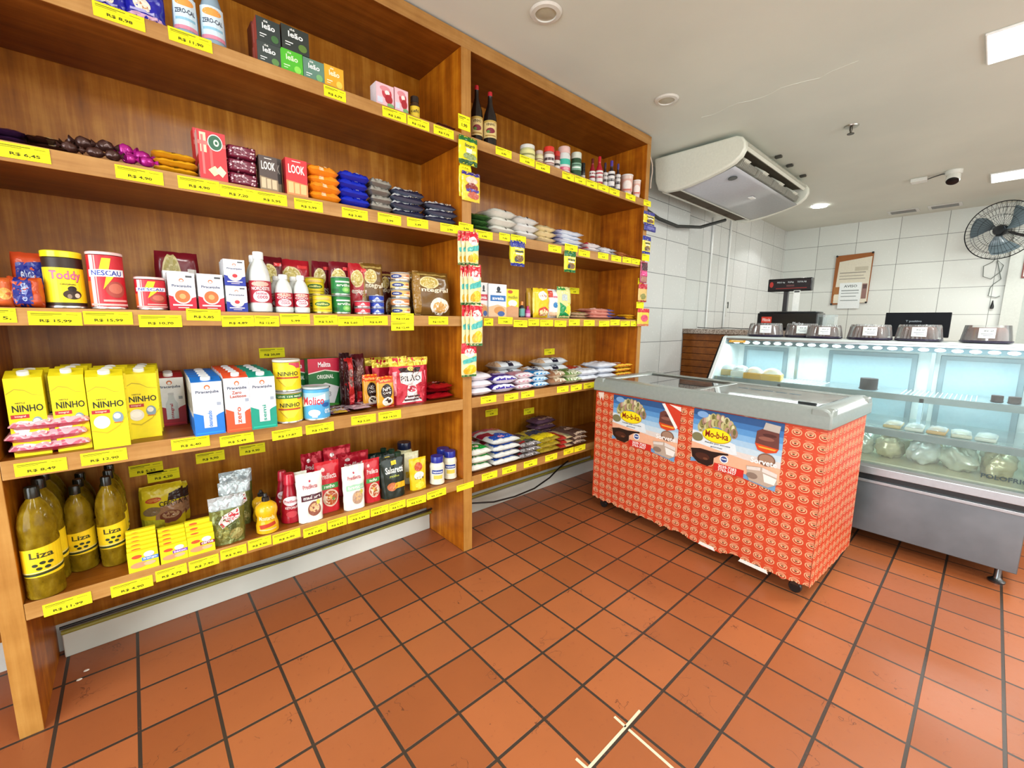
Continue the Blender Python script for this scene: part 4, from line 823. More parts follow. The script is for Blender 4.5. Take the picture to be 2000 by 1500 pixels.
K_box('tea_box', 'dark grey tea box, upper of two stacked at the left of the tea boxes', 'tea box', X, FY+.02, z1+h2+.001, w2, h_-h2, .075, '#2f3836', tea('#3f6a3a'), SD)
put(K_box, 'tea_box', 'bright green tea box under a dark one', 'tea box', 549, 591, 100, z1, .02, .075, '#4fb52a', tea('#8bdc52', 'leão', '#d9f2c8'), [('r', 0, 0, 1, 1, '#2c5a2a')])
X2, w2, h2 = place(549, 591, 100, z1, FY+.02); X, w_, h_ = place(552, 604, 57, z1, FY+.02)
K_box('tea_box', 'dark tea box lying on top of the green one', 'tea box', X, FY+.02, z1+h2+.001, w_, h_-h2, .075, '#2c332f', tea('#5a7a34'), [('r', 0, 0, 1, 1, '#3c2c2a')])
put(K_box, 'tea_box', 'grey-green tea box between the green and the yellow one', 'tea box', 593, 633, 118, z1, .02, .075, '#5f8474', tea('#78b070'))
put(K_box, 'tea_box', 'yellow tea box at the right end of the tea boxes', 'tea box', 634, 671, 131, z1, .02, .075, '#e0a624', tea('#f2cc50', 'leão', '#fbf2cc'))
put(K_box, 'tea_box', 'dark red tea box standing behind the dark grey ones', 'tea box', 494, 540, 52, z1, .13, .07, '#6d2a2a', [('r', .1, .1, .9, .9, '#8c3c38')])
JA = [('r', 0, 0, 1, 1, '#e9bcc4'), ('e', .6, .62, .28, .25, '#c2404a'), ('e', .5, .8, .3, .12, '#d88a92'), ('e', .62, .66, .14, .1, '#f2e4de'), ('e', .7, .4, .22, .2, '#a3222c'), ('e', .8, .14, .2, .1, '#7aa86c'), ('r', .05, .15, .35, .4, '#cfd4e2')]
put(K_box, 'jelly_carton', 'left of two pink jelly cartons on the top shelf', 'carton', 735, 769, 165, z1, .02, .06, '#e3c0c6', JA, [('r', 0, 0, 1, 1, '#eddfe2')])
put(K_box, 'jelly_carton', 'right of two pink jelly cartons on the top shelf', 'carton', 771, 797, 175, z1, .02, .06, '#e3c0c6', JA, [('r', 0, 0, 1, 1, '#cf8088')])
X, w_, h_ = place(800, 820, 191, z1, FY+.02)
JAR = [(.9, 0), (1, .03), (1, .62), (.82, .7), (.8, .74), (.86, .75), (.86, .97), (.8, 1)]
K_bottle('small_jar', 'small dark brown jar with black lid and yellow label on the top shelf', 'jar', X, FY+.02, z1+e, w_, h_, JAR, 4, '#3a2412', '#241a16', [('r', .1, 0, .9, 1, '#d8b92c'), ('t', 'café', .2, .4, .8, .7, '#2a1c10')], (.08, .55))
X, w_, h_ = place(853, 890, 240, z1, FY+.01)
K_flat('thin_packet', 'thin dark packet lying at the right end of the left bay top shelf', 'packet', X, FY+.005, z1+e, w_, .12, .022, '#4a1c18', [('r', .1, .1, .9, .4, '#b08a7a')])

# ================= LEFT BAY, SECOND SHELF =================
CH = [('r', .1, .3, .9, .7, '#4a2a22'), ('r', .2, .42, .6, .58, '#c9a87a')]
def mkflat(nm, cat, a, b, z, dep, l, t, col, A=(), **k):
    def f(lab):
        X, w_, _ = place(a, b, pix((0, FY+dep, z))[1] if False else pix((onY((a+b)/2, 300, FY+dep)[0], FY+dep, z))[1], z, FY+dep)
        return K_flat(nm, lab, cat, X, FY+dep, z+e, w_, l, t, col, A, **k)
    return f
stack(mkflat('chocolate_packet', 'packet', -30, 52, z2, .01, .14, .022, '#2c1430', CH, kind='g', seed=2), 2, .021, 'dark violet chocolate packet at the left end of the second shelf, %s one')
stack(mkflat('chocolate_packet', 'packet', 56, 132, z2, .02, .13, .022, '#2a120c', [('r', .5, .05, .95, .3, '#b89a6a'), ('r', .1, .5, .9, .6, '#5c3a30')], seed=3), 2, .021, 'dark brown chocolate packet left of the wrapped sweets, %s one', jr=.2)
def candy(lab, a, b, pyt, dep, col, seed, dz=0):
    X, w_, h_ = place(a, b, pyt, z2, FY+dep); h_ = max(.05, h_-dz); m = MB(); n = 16
    def f(u, v):
        s = 2*u-1; r = (.5*(max(0, 1-(s/.62)**2)**.5)+.10 if abs(s) < .62 else .10+.9*(abs(s)-.62)); a_ = 2*PI*v
        r *= (1+.28*nz(u*6+seed, math.cos(a_)*2, math.sin(a_)*2)); return (w_/2*s, h_*.5*r*math.cos(a_)+h_*.4, max(0.001, h_*.5+h_*.52*r*math.sin(a_)-.001))
    m.grid(f, n, 16, C(col, 'f')); o = m.build('wrapped_sweet', angle=50); o.location = (X, FY+dep, z2+e+dz); o.rotation_euler.z = random.uniform(-.4, .4)
    return tag(o, lab, 'sweet', 'twist-wrapped sweets on the second shelf')
for i, (a, b, y, d, dz) in enumerate(((112, 166, 276, .02, 0), (140, 196, 256, .07, .03), (155, 212, 284, .02, 0), (178, 232, 262, .07, .035), (190, 240, 292, .015, 0), (118, 166, 258, .10, .02))):
    candy('dark brown foil-wrapped sweet, '+('front left', 'upper left', 'front middle', 'upper right', 'front right', 'back left')[i]+' of the brown ones', a, b, y, d, '#4a2e28', i, dz)
for i, (a, b, y, d, dz) in enumerate(((212, 264, 268, .07, .03), (222, 270, 298, .02, 0), (246, 302, 284, .05, .02), (256, 308, 302, .015, 0))):
    candy('bright magenta foil-wrapped sweet, '+('upper left', 'lower left', 'upper right', 'lower right')[i]+' of the magenta ones', a, b, y, d, '#b01c86', i+9, dz)
stack(mkflat('gold_packet', 'packet', 302, 388, z2, .01, .09, .024, '#dca01e', [('r', .45, .05, .55, .2, '#6d4a10')], under='#c08410', kind='g', seed=5, p=8), 3, .023, 'mustard gold flat packet, %s of three beside the red cracker box', jr=.12, jx=.006)
CR_ = [('r', 0, 0, 1, 1, '#c4242c'), ('r', .08, .55, .3, .95, '#e8c8a8'), ('r', .0, .7, 1, .78, '#d87068'), ('r', .12, .1, .2, .9, '#d86a68'), ('r', .4, .2, .5, .9, '#d85a58'), ('e', .62, .78, .27, .17, '#eef0e6'), ('e', .62, .78, .24, .15, '#1f5a3c'), ('e', .66, .78, .1, .07, '#cfe0cc'), ('e', .66, .78, .05, .035, '#1f5a3c'), ('p', [(.3, .2), (.5, .08), (.75, .18), (.55, .3)], '#ecd8a4'), ('p', [(.55, .2), (.8, .08), (.95, .2), (.75, .32)], '#f2e2b4')]
put(K_box, 'cracker_box', 'tall red checked cracker box on the second shelf, the front one', 'box', 388, 442, 258, z2, .01, .06, '#c4242c', CR_, [('r', 0, 0, 1, 1, '#d8a8a0'), ('r', 0, .3, 1, .5, '#b8242c')], rx=0)
put(K_box, 'cracker_box', 'tall red checked cracker box standing behind the other', 'box', 381, 432, 256, z2, .09, .06, '#c4242c', CR_)
SPK = [('e', random.random(), random.random(), .03, .05, random.choice(('#d8b0b8', '#a86a78', '#e0c4c8'))) for _ in range(34)]
X, w_, h_ = place(444, 505, 284, z2, FY+.01)
def mk(lab): return K_pack('crispbread_pack', lab, 'pack', X, FY+.01, z2+e, w_, h_/3-.0005, .09, '#6d1c34', SPK, seed=6, p=9, q=9, crimp=.0, wr=.002)
stack(mk, 3, h_/3, 'burgundy speckled film-wrapped pack, %s of three beside the dark wafer box', jx=.002, jr=.02)
LK = lambda lc, w1, w2: [('t', 'LOOK', .12, .60, .88, .84, lc), ('r', .3, .92, .7, .94, lc), ('p', [(.0, 0), (1, 0), (1, .34), (.0, .40)], w1), ('r', .08, .06, .32, .36, w2), ('r', .38, .06, .6, .34, w2), ('r', .66, .06, .92, .33, w2)]
put(K_box, 'wafer_box', 'dark brown wafer box with pale lettering, in front', 'box', 507, 542, 306, z2, .01, .05, '#4a3a34', LK('#ece6dc', '#8c7658', '#c8b490'))
put(K_box, 'wafer_box', 'dark brown wafer box behind the other dark one', 'box', 519, 551, 309, z2, .075, .05, '#3c2e2a', LK('#c8c0b6', '#6d5a40', '#a89270'))
put(K_box, 'wafer_box', 'red wafer box with pale lettering, in front', 'box', 559, 600, 312, z2, .01, .05, '#cc2a30', LK('#f6ece2', '#e08a50', '#f0b87a'), [('r', 0, 0, 1, 1, '#b81820')])
put(K_box, 'wafer_box', 'red wafer box behind the other red one', 'box', 570, 610, 316, z2, .075, .05, '#a81c22', LK('#e8ccc0', '#b86a3c', '#d09860'))
OA = [('r', .35, 0, .5, 1, '#e8c8a0'), ('e', .7, .3, .15, .12, '#d8b080')]
stack(mkflat('biscuit_pack', 'packet', 607, 668, z2, .01, .07, .042, '#e88a18', OA, seed=7, p=5, wr=.009, under='#d87810'), 4, .033, 'orange biscuit pack, %s of four beside the red wafer box', jx=.008, jr=.16)
BA = [('e', .5, .35, .3, .14, '#c8506a'), ('r', .55, .1, .66, .4, '#e4e8f0'), ('r', .3, .55, .8, .62, '#8090e0')]
stack(mkflat('biscuit_pack', 'packet', 666, 725, z2, .01, .07, .044, '#1830c8', BA, seed=8, p=5, wr=.011, under='#1020a0', kind='f'), 4, .035, 'bright blue biscuit pack, %s of the blue pile', jx=.006, jr=.1)
stack(mkflat('biscuit_pack', 'packet', 726, 768, z2, .01, .08, .044, '#a8a59c', [('r', .1, .4, .9, .6, '#35332f'), ('e', .4, .2, .2, .1, '#d6d4c8')], seed=9, p=5, wr=.012, kind='f', under='#6c6a64'), 4, .034, 'crinkled silver grey biscuit pack, %s of the grey pile', jx=.005, jr=.1)
NA = [('r', .0, .05, .6, .3, '#c8ccd0'), ('r', .3, .5, .9, .62, '#7080a8'), ('e', .7, .2, .15, .1, '#d8c8b0')]
stack(mkflat('biscuit_pack', 'packet', 768, 832, z2, .01, .07, .034, '#16183c', NA, seed=11, p=5, wr=.010, under='#4c5468', kind='f'), 4, .031, 'navy biscuit pack, %s of the left navy pile', jx=.012, jr=.12)
stack(mkflat('biscuit_pack', 'packet', 832, 893, z2, .01, .07, .034, '#14163a', NA, seed=12, p=5, wr=.010, under='#4c5468', kind='f'), 3, .032, 'navy biscuit pack, %s of the pile beside the upright', jx=.004, jr=.08)

# ================= LEFT BAY, MIDDLE SHELF =================
SN = [('p', [(.1, .3), (.95, .35), (.95, .85), (.15, .8)], '#1d2a8c'), ('t', 'elma', .25, .5, .6, .72, '#c8d4f0'), ('r', .2, .12, .8, .2, '#e0703c'), ('e', .85, .2, .1, .12, '#f0b060')]
put(K_pack, 'snack_bag', 'orange and blue snack bag lying against the back left of the yellow cocoa tin', 'bag', 22, 100, 493, z3, .10, .05, '#c84a24', [('r', 0, 0, 1, .5, '#b83c1c')]+SN, seed=21, wr=.005, q=12)
put(K_pack, 'snack_bag', 'lower orange and blue snack bag in front, left of the cocoa tin', 'bag', 12, 84, 541, z3, .02, .05, '#c04a20', [('p', [(.15, 0), (.7, 0), (.7, 1), (.2, 1)], '#1d2a80'), ('t', 'elma', .35, .2, .55, .8, '#a8b8e4', 1)], seed=22, wr=.005, q=12)
put(K_pack, 'snack_bag', 'orange snack bag cut by the left edge of the photo', 'bag', -60, 16, 540, z3, .01, .05, '#d0602c', [('e', .8, .45, .18, .2, '#f0a850')], seed=23, q=12)
X, w_, h_ = place(84, 165, 490, z3, FY+.03)
K_can('cocoa_tin', 'yellow cocoa tin with brown rim and yellow lid', 'tin', X, FY+.03, z3+e, w_, h_, '#2e1c10', [('r', 0, .07, 1, .80, '#f4de1c'), ('r', .02, .08, .12, .78, '#e8d020'), ('t', 'Toddy', .24, .50, .82, .74, '#7c1440'), ('t', 'Toddy', .25, .515, .81, .73, '#e06c94'), ('t', 'ORIGINAL', .42, .44, .7, .47, '#3a2a14'), ('e', .62, .24, .17, .10, '#3a2618'), ('e', .62, .36, .08, .06, '#26140c'), ('e', .7, .22, .05, .05, '#d8c8b4'), ('e', .56, .2, .04, .05, '#8f7a68')], lid='#f2e020', lidh=.11)
NES = [('r', .0, .0, 1, 1, '#c8202c'), ('r', .0, .0, .16, .5, '#d8642c'), ('r', .16, 0, .26, 1, '#e8c8c4'), ('r', .28, 0, .31, 1, '#e4a8a4'), ('p', [(.45, .95), (.62, .95), (.55, .70), (.72, .68), (.42, .34), (.50, .60), (.34, .62)], '#f6dc20'), ('p', [(.12, .58), (.90, .60), (.90, .74), (.12, .72)], '#eef0f6'), ('t', 'NESCAU', .2, .61, .82, .71, '#203a9c'), ('e', .66, .34, .2, .16, '#a84438'), ('e', .66, .36, .14, .10, '#c86a54'), ('r', .4, .1, .9, .14, '#e8a8a0'), ('r', .1, .02, .95, .06, '#e8b8b0')]
X, w_, h_ = place(172, 244, 492, z3, FY+.02)
K_can('chocolate_powder_can', 'tall red chocolate powder can with a yellow bolt', 'can', X, FY+.02, z3+e, w_, h_, '#c8202c', NES, lid='#ecc8c4', lidh=.05, rim='#e4dcd8')
X, w_, h_ = place(264, 325, 541, z3, FY+.02)
K_can('chocolate_powder_can', 'short red chocolate powder can, smaller than the bolt can to its left', 'can', X, FY+.02, z3+e, w_, h_, '#c8202c', NES, lid='#ecc8c4', lidh=.07, rim='#e4dcd8')
LAS = [('e', .36, .55, .22, .42, '#c8b880'), ('e', .36, .55, .19, .36, '#a89a58'), ('r', .7, .1, .95, .3, '#e0a8a0'), ('r', .72, .6, .92, .72, '#d8d0c8'), ('t', 'lasanha', .65, .3, .97, .5, '#e8c8bc')]
put(K_pack, 'pasta_bag', 'dark red pasta bag lying behind the soup cartons', 'bag', 305, 392, 492, z3, .26, .045, '#701420', LAS, seed=31, q=14)
PB = lambda c1, soup, in_: [('r', 0, 0, 1, 1, '#ecedee'), ('p', [(0, 0), (1, 0), (1, .38), (.6, .28), (.3, .34), (0, .40)], c1), ('e', .5, .80, .09, .05, '#c86428'), ('e', .5, .79, .06, .03, '#ecedee'), ('t', 'Piracanjuba', .14, .60, .86, .69, '#3a4a70'), ('r', .66, .88, .9, .93, '#4a4c50'), ('e', .5, .38, .34, .20, '#d8d4d0'), ('e', .5, .38, .28, .165, soup), ('e', .5, .38, .12, .07, in_), ('r', .12, .13, .84, .17, '#e8d8d8'), ('r', .3, .07, .7, .09, '#e8d8d8')]
PSD = [('r', 0, 0, 1, 1, '#d8d6d6'), ('r', 0, 0, 1, .35, '#b85058')]
put(K_box, 'cream_carton', 'red and white cream carton with an orange dish, left of the pair', 'carton', 329, 382, 533, z3, .03, .06, '#ecedee', PB('#c01830', '#d06a34', '#e8a060'), PSD)
put(K_box, 'cream_carton', 'red and white cream carton with an orange dish, right of the pair', 'carton', 387, 437, 536, z3, .03, .06, '#ecedee', PB('#c01830', '#d06a34', '#e8a060'), PSD)
put(K_box, 'cream_carton', 'white cream carton standing behind the left red one', 'carton', 321, 372, 530, z3, .11, .06, '#e0e0e0', PB('#c01830', '#d06a34', '#e8a060'), PSD)
BSD = [('r', 0, 0, 1, 1, '#d4d8dc'), ('r', 0, 0, 1, .3, '#2a3c98')]
X, w_, h_ = place(440, 481, 507, z3, FY+.03)
def mk(lab): return K_box('cream_carton', lab, 'carton', X, FY+.03, z3+e, w_, h_/2-.001, .06, '#eceef0', PB('#1c2f98', '#d8c8c8', '#c03038'), BSD)
stack(mk, 2, h_/2, 'blue and white cream carton with strawberries, %s of the front stack', jx=.001, jr=.01)
def mk(lab): return K_box('cream_carton', lab, 'carton', X+.005, FY+.10, z3+e, w_, h_/2-.001, .06, '#e4e6e8', PB('#1c2f98', '#d8c8c8', '#c03038'), BSD)
stack(mk, 2, h_/2, 'blue and white cream carton, %s of the stack behind', jx=.001, jr=.01)
BT = [(.86, 0), (.97, .015), (1, .05), (1, .13), (.95, .15), (.97, .17), (.97, .50), (.95, .58), (.87, .68), (.68, .78), (.48, .85), (.42, .875), (.48, .88), (.48, .985), (.44, 1)]
COC = lambda s_: [('r', -.06, 0, 1.06, 1, '#a81c30'), ('e', .5, .85, .3, .12, '#e0b0a0'), ('t', s_, .2, .57, .82, .72, '#f0ece8'), ('e', .52, .28, .28, .26, '#e4e0e4'), ('t', 'leite', .35, .36, .7, .48, '#b83c58'), ('t', 'coco', .38, .18, .72, .32, '#b83c58')]
def coco(lab, a, b, y, dep, s_='NORDESTE'):
    X, w_, h_ = place(a, b, y, z3, FY+dep)
    return K_bottle('coconut_milk_bottle', lab, 'bottle', X, FY+dep, z3+e, w_, h_, BT, 3, '#d8dcd8', '#eef0f0', COC(s_), (.16, .52), .985)
coco('large white coconut milk bottle with red label, the front one', 485, 529, 493, .02)
coco('large white coconut milk bottle partly hidden behind the front one', 479, 518, 500, .09)
coco('small coconut milk bottle, front left of the small ones', 536, 572, 537, .02, 'COCO')
coco('small coconut milk bottle, front right of the small ones', 572, 604, 539, .02, 'COCO')
coco('small coconut milk bottle, back left of the small ones', 526, 556, 540, .09, 'COCO')
coco('small coconut milk bottle, back right of the small ones', 560, 588, 541, .09, 'COCO')
YT = [('r', 0, .0, 1, 1, '#e4cc1c'), ('r', 0, .72, 1, .78, '#c8a818'), ('e', .5, .84, .3, .08, '#d8b868'), ('e', .5, .48, .3, .16, '#3c6a28'), ('t', 'milho', .28, .42, .72, .56, '#f0e884'), ('r', .1, .12, .9, .2, '#b89818')]
def can2(nm, lab, a, b, y0, z, dep, n, col, A, zt_=None, **k):
    X, w_, h_ = place(a, b, y0, z, FY+dep); t_ = K_can(nm, lab % ORD[n][0], 'tin', X, FY+dep, z+e, w_, h_/n-.0008, col, A, **k)
    for i in range(1, n): again(t_, (t_.location.x, t_.location.y, z+e+h_/n*i), lab % ORD[n][i])
can2('corn_tin', 'yellow corn tin, %s of the stack behind' , 597, 634, 541, z3, .09, 2, '#dcc41c', YT, rim='#b8a868', lid='#c8b060', lidh=.04)
can2('corn_tin', 'yellow corn tin standing alone in front of the yellow stack%s', 610, 648, 575, z3, .02, 1, '#e4cc1c', YT, rim='#b8a868', lid='#c8b060', lidh=.04)
can2('pea_tin', 'green pea tin with white lettering, %s of two', 647, 684, 540, z3, .03, 2, '#1f7a38', [('r', 0, 0, 1, 1, '#1f7a38'), ('r', .3, .72, .9, .82, '#dce8dc'), ('t', 'ervilha', .34, .46, .9, .64, '#e0ecdc'), ('e', .72, .26, .18, .2, '#6ab850'), ('e', .7, .26, .1, .1, '#a8d880'), ('r', .1, .1, .4, .3, '#145c28')], rim='#b8c0b8', lid='#a8b4a8', lidh=.04)
can2('tomato_paste_tin', 'small red tin with white figure, %s of two', 692, 723, 588, z3, .02, 2, '#c8283c', [('r', 0, 0, 1, 1, '#c8283c'), ('p', [(.4, .2), (.62, .2), (.55, .8), (.48, .8)], '#f0dcdc'), ('r', .36, .18, .66, .24, '#f0dcdc')], rim='#d8b8b8', lid='#b8b0b0', lidh=.05)
can2('sardine_tin', 'small blue tin with white figure, %s of three', 721, 750, 577, z3, .03, 3, '#1c3ca8', [('r', 0, 0, 1, 1, '#1c3ca8'), ('p', [(.4, .2), (.62, .2), (.55, .8), (.48, .8)], '#dce4f4'), ('r', .36, .18, .66, .26, '#dce4f4')], rim='#a8b0d0', lid='#8890b8', lidh=.05)
X, w_, h_ = place(763, 800, 531, z3, FY+.03)
for i, (lb, c1, c2) in enumerate(zip(ORD[5], ('#e0c878', '#d89058', '#e0b068', '#d8c070', '#c8a888'), ('#24387c', '#e8e4dc', '#24387c', '#24387c', '#24387c'))):
    K_can('cream_tin', 'cream and blue low tin, %s of the stack of five' % lb, 'tin', X+(.002*(-1)**i), FY+.03, z3+e+h_/5*i, w_, h_/5-.0008, c1, [('r', 0, 0, 1, 1, c1), ('e', .3+.1*(i % 2), .5, .24, .36, c2), ('t', 'creme', .18+.1*(i % 2), .38, .42+.1*(i % 2), .62, '#e8ecf4' if c2[1] == '2' else '#24387c'), ('r', .6, .2, .9, .4, '#f0e8d8'), ('e', .8, .6, .1, .2, '#c87848')], lid='#c0c0bc', lidh=.08)
PA = lambda c, s_: [('e', .36, .70, .30, .17, '#d8c890'), ('e', .36, .70, .26, .145, '#b8a450'), ('e', .36, .70, .12, .06, '#d8c878'), ('t', s_, .1, .38, .95, .5, '#e8dcd0'), ('r', .55, .84, .9, .9, c), ('e', .6, .16, .34, .12, '#e0d4c4')]
for i, (a, b, y, c, s_, d, nmx) in enumerate(((512, 556, 502, '#5c1018', 'massa', .20, 'dark red, behind the large coconut bottle'), (548, 608, 508, '#a81c28', 'massa', .22, 'bright red, behind the small coconut bottles'), (612, 648, 511, '#6c1420', 'massa', .20, 'dark red, behind the yellow tins'), (645, 690, 512, '#701420', 'espaguete', .14, 'dark red, behind the green tins'), (683, 722, 515, '#a82028', 'espaguete', .10, 'red, behind the small red tins'))):
    put(K_pack, 'pasta_bag', 'standing pasta bag with a round picture, '+nmx, 'bag', a, b, y, z3, d, .05, c, PA('#d83c3c', s_), seed=40+i, wr=.004, rx=.05)
for i, (a, b, y, d, nmx) in enumerate(((706, 752, 514, .09, 'left one behind the blue tins'), (742, 770, 530, .16, 'hidden behind the cream tins'), (800, 840, 532, .12, 'middle one right of the cream tins'), (812, 884, 531, .02, 'large one in front beside the upright'))):
    put(K_pack, 'wholegrain_pasta_bag', 'golden brown pasta bag, '+nmx, 'bag', a, b, y, z3, d, .05, '#6a4a1c' if i != 1 else '#4a1c18', [('e', .4, .74, .26, .14, '#d8c890'), ('e', .4, .74, .22, .12, '#b8a04c'), ('t', 'integral', .12, .5, .9, .62, '#e8dcc0'), ('r', 0, .0, .16, 1, '#8f6a2c'), ('e', .65, .2, .26, .2, '#e4dccc'), ('e', .66, .18, .2, .13, '#c89850'), ('r', .1, .9, .9, .94, '#a88c4c')], seed=50+i, wr=.005, rx=-.09 if i == 3 else 0)

# ================= LEFT BAY, FOURTH SHELF =================
NIN = [('p', [(0.02, 0.81), (0.25, 0.87), (0.5, 0.85), (0.7, 0.79), (0.98, 0.77), (0.98, 0.765), (0.7, 0.78), (0.5, 0.835), (0.25, 0.855), (0.02, 0.795)], '#b8a820'), ('t', 'NESTLE', 0.22, 0.675, 0.48, 0.695, '#4a4420'), ('t', 'NINHO', 0.12, 0.57, 0.94, 0.66, '#1f2a18'), ('r', 0.06, 0.49, 0.54, 0.54, '#b02a30'), ('t', 'integral', 0.16, 0.5, 0.45, 0.53, '#e8c8b8'), ('e', 0.3, 0.37, 0.22, 0.09, '#e4e2d8'), ('e', 0.29, 0.38, 0.16, 0.05, '#f2f0ea'), ('e', 0.74, 0.42, 0.15, 0.08, '#7c94a0'), ('e', 0.72, 0.44, 0.1, 0.04, '#d8d8c8'), ('r', 0.62, 0.34, 0.86, 0.355, '#c86a24'), ('p', [(0.0, 0.27), (0.4, 0.22), (0.75, 0.31), (1, 0.45), (1, 0.44), (0.75, 0.295), (0.4, 0.205), (0, 0.255)], '#c0ac1c')]
def ninho(lab, a, b, yt, yb, n=2, dzr=.08):
    dp = depth((a+b)/2, yb, z4)
    if yb < 855 and a < 110:
        dp = .03
        while place(a, b, yt, z4, FY+dp)[2] > .248 and dp < .3: dp += .005
    X, w_, h_ = place(a, b, yt, z4, FY+dp)
    t_ = K_carton('milk_carton', lab, 'milk carton', X, FY+dp, z4+e, w_, h_/.93, .07, '#f0dc14', '#ecd818', NIN, [('r', 0, 0, 1, 1, '#e6d010'), ('r', .1, .3, .9, .6, '#d8be14')], cap='#eceadc')
    return t_, X, FY+dp
for i, (lab, a, b, yt, yb, n) in enumerate((('yellow milk carton, leftmost in the front of the fourth shelf', 16, 92, 738, 850, 1), ('yellow milk carton, second from the left', 103, 172, 733, 852, 2), ('yellow milk carton standing nearest the shelf edge', 174, 248, 735, 875, 2), ('yellow milk carton, fourth from the left, beside the red cartons', 245, 311, 730, 856, 2))):
    t_, X, Y = ninho(lab, a, b, yt, yb)
    for k in range(n):
        if Y+.075*(k+1)+.07 < 2.325: again(t_, (X+.006*(k+1), Y+.075*(k+1), z4+e), '%s yellow milk carton behind the %s one' % (('next', 'far')[k], ('leftmost', 'second', 'foremost', 'fourth')[i]))
X, w_, h_ = place(30, 100, 730, z4, FY+.17)
K_carton('juice_carton', 'dark red carton standing behind the leftmost yellow carton', 'carton', X, FY+.22, z4+e, w_, h_, .07, '#8c2418', '#9c2c1c', [('r', .1, .2, .9, .6, '#a84a2c')])
def PIR(c, word, extra=()): return [('r', 0, 0, 1, 1, '#e6e8ec'), ('p', [(0, 0), (1, 0), (1, .42), (.8, .38), (.62, .30), (.4, .36), (0, .44)], c), ('e', .5, .90, .10, .045, '#c8662c'), ('e', .5, .89, .06, .028, '#e6e8ec'), ('t', 'Piracanjuba', .12, .775, .88, .845, '#33415f'), ('r', .42, .64, .62, .69, '#c4c8ce'), ('p', [(.43, .64), (.61, .64), (.64, .55), (.73, .46), (.73, .14), (.31, .14), (.31, .46), (.4, .55)], '#c8d0d4'), ('t', word, .45, .15, .59, .46, c, 1), ('r', .78, .55, .92, .61, '#9aa4b4'), ('r', .05, .03, .95, .06, lgt(c, 1.5))]+list(extra)
PSI = lambda c: [('r', 0, 0, 1, 1, '#c8c4c0'), ('r', 0, 0, 1, .35, c), ('r', .15, .45, .85, .8, '#8f8a80'), ('r', .1, .1, .9, .3, lgt(c, .7))]
for nm, a, b, yt, yb, c, word, n in (('dark red and white', 305, 362, 738, 832, '#a01828', 'integral', 3), ('blue and white', 377, 437, 746, 850, '#1c74cc', 'desnatado', 4), ('orange and white', 440, 490, 738, 843, '#e2522c', 'zero', 4), ('teal and white', 489, 539, 736, 837, '#12947c', 'semi', 4)):
    dp = depth((a+b)/2, yb, z4); X, w_, h_ = place(a, b, yt, z4, FY+dp)
    ex = [('t', 'Zero', .28, .70, .66, .76, '#b0503c'), ('t', 'Lactose', .2, .635, .84, .69, '#b0503c')] if word == 'zero' else []
    t_ = K_carton('milk_carton', '%s milk carton at the front of its row' % nm, 'milk carton', X, FY+dp, z4+e, w_, h_/.93, .072, '#e6e8ec', c, PIR(c, word, ex), PSI(c))
    for k in range(n):
        if dp+.074*(k+1)+.072 < .405: again(t_, (X+.002*(k+1), FY+dp+.074*(k+1), z4+e), '%s milk carton, %s in its row' % (nm, ('second', 'third', 'fourth', 'fifth')[k]))
# pink and blue bags at the left
def mk(lab):
    X, w_, h_ = place(-4, 176, 835, z4, FY+.02)
    return K_flat('meal_bag', lab, 'bag', X+.006, FY+.012, z4+e, w_*.95, .17, .05, '#c4687c', [('r', .0, .0, 1, .3, '#e0a8b0'), ('r', .1, .05, .5, .14, '#e8e0e4'), ('p', [(.25, .5), (.6, .5), (.7, .95), (.2, .95)], '#2c2a8c'), ('r', .6, .3, .95, .8, '#d8d0d4'), ('e', .4, .3, .2, .08, '#e8d4d0'), ('t', 'FUBÁ', .3, .22, .6, .36, '#8c1c34')], under='#b02c48', seed=61, wr=.009, p=6, q=3)
stack(mk, 3, .036, 'crumpled pink, white and blue bag, %s of three at the left of the fourth shelf', jx=.008, jr=.06)
# milk powder tins
NT_ = [('r', 0, 0, 1, 1, '#f0d414'), ('r', 0, .78, 1, 1, '#e4c418'), ('r', .55, .8, .9, 1, '#d0485c'), ('e', .5, .72, .26, .22, '#f4de28'), ('t', 'NINHO', .24, .52, .80, .68, '#1f2a18'), ('r', .18, .42, .82, .48, '#b84a2c'), ('p', [(.22, .4), (.78, .4), (.6, .14), (.42, .12)], '#f2e040'), ('p', [(.22, .4), (.42, .12), (.44, .13), (.25, .4)], '#c8a020')]
dp = depth(563, 828, z4); X, w_, h_ = place(538, 591, 766, z4, FY+dp); X2, w2, hh2 = place(527, 587, 704, z4, FY+dp)
K_can('milk_powder_tin', 'yellow milk powder tin with green top band, lower of two', 'tin', X, FY+dp, z4+e, w_, h_, '#f0d414', NT_+[('r', 0, .84, 1, 1, '#2c6a34'), ('t', 'LEVE 12% MAIS', .2, .88, .85, .95, '#d8e8c8')], lid='#b8bab8', lidh=.05)
K_can('milk_powder_tin', 'yellow milk powder tin with white lid, upper of two', 'tin', X, FY+dp, z4+e+h_+.0006, w_, hh2-h_, '#f0d414', NT_, lid='#d8d4c4', lidh=.07)
dp = depth(618, 822, z4); X, w_, h_ = place(591, 644, 757, z4, FY+dp)
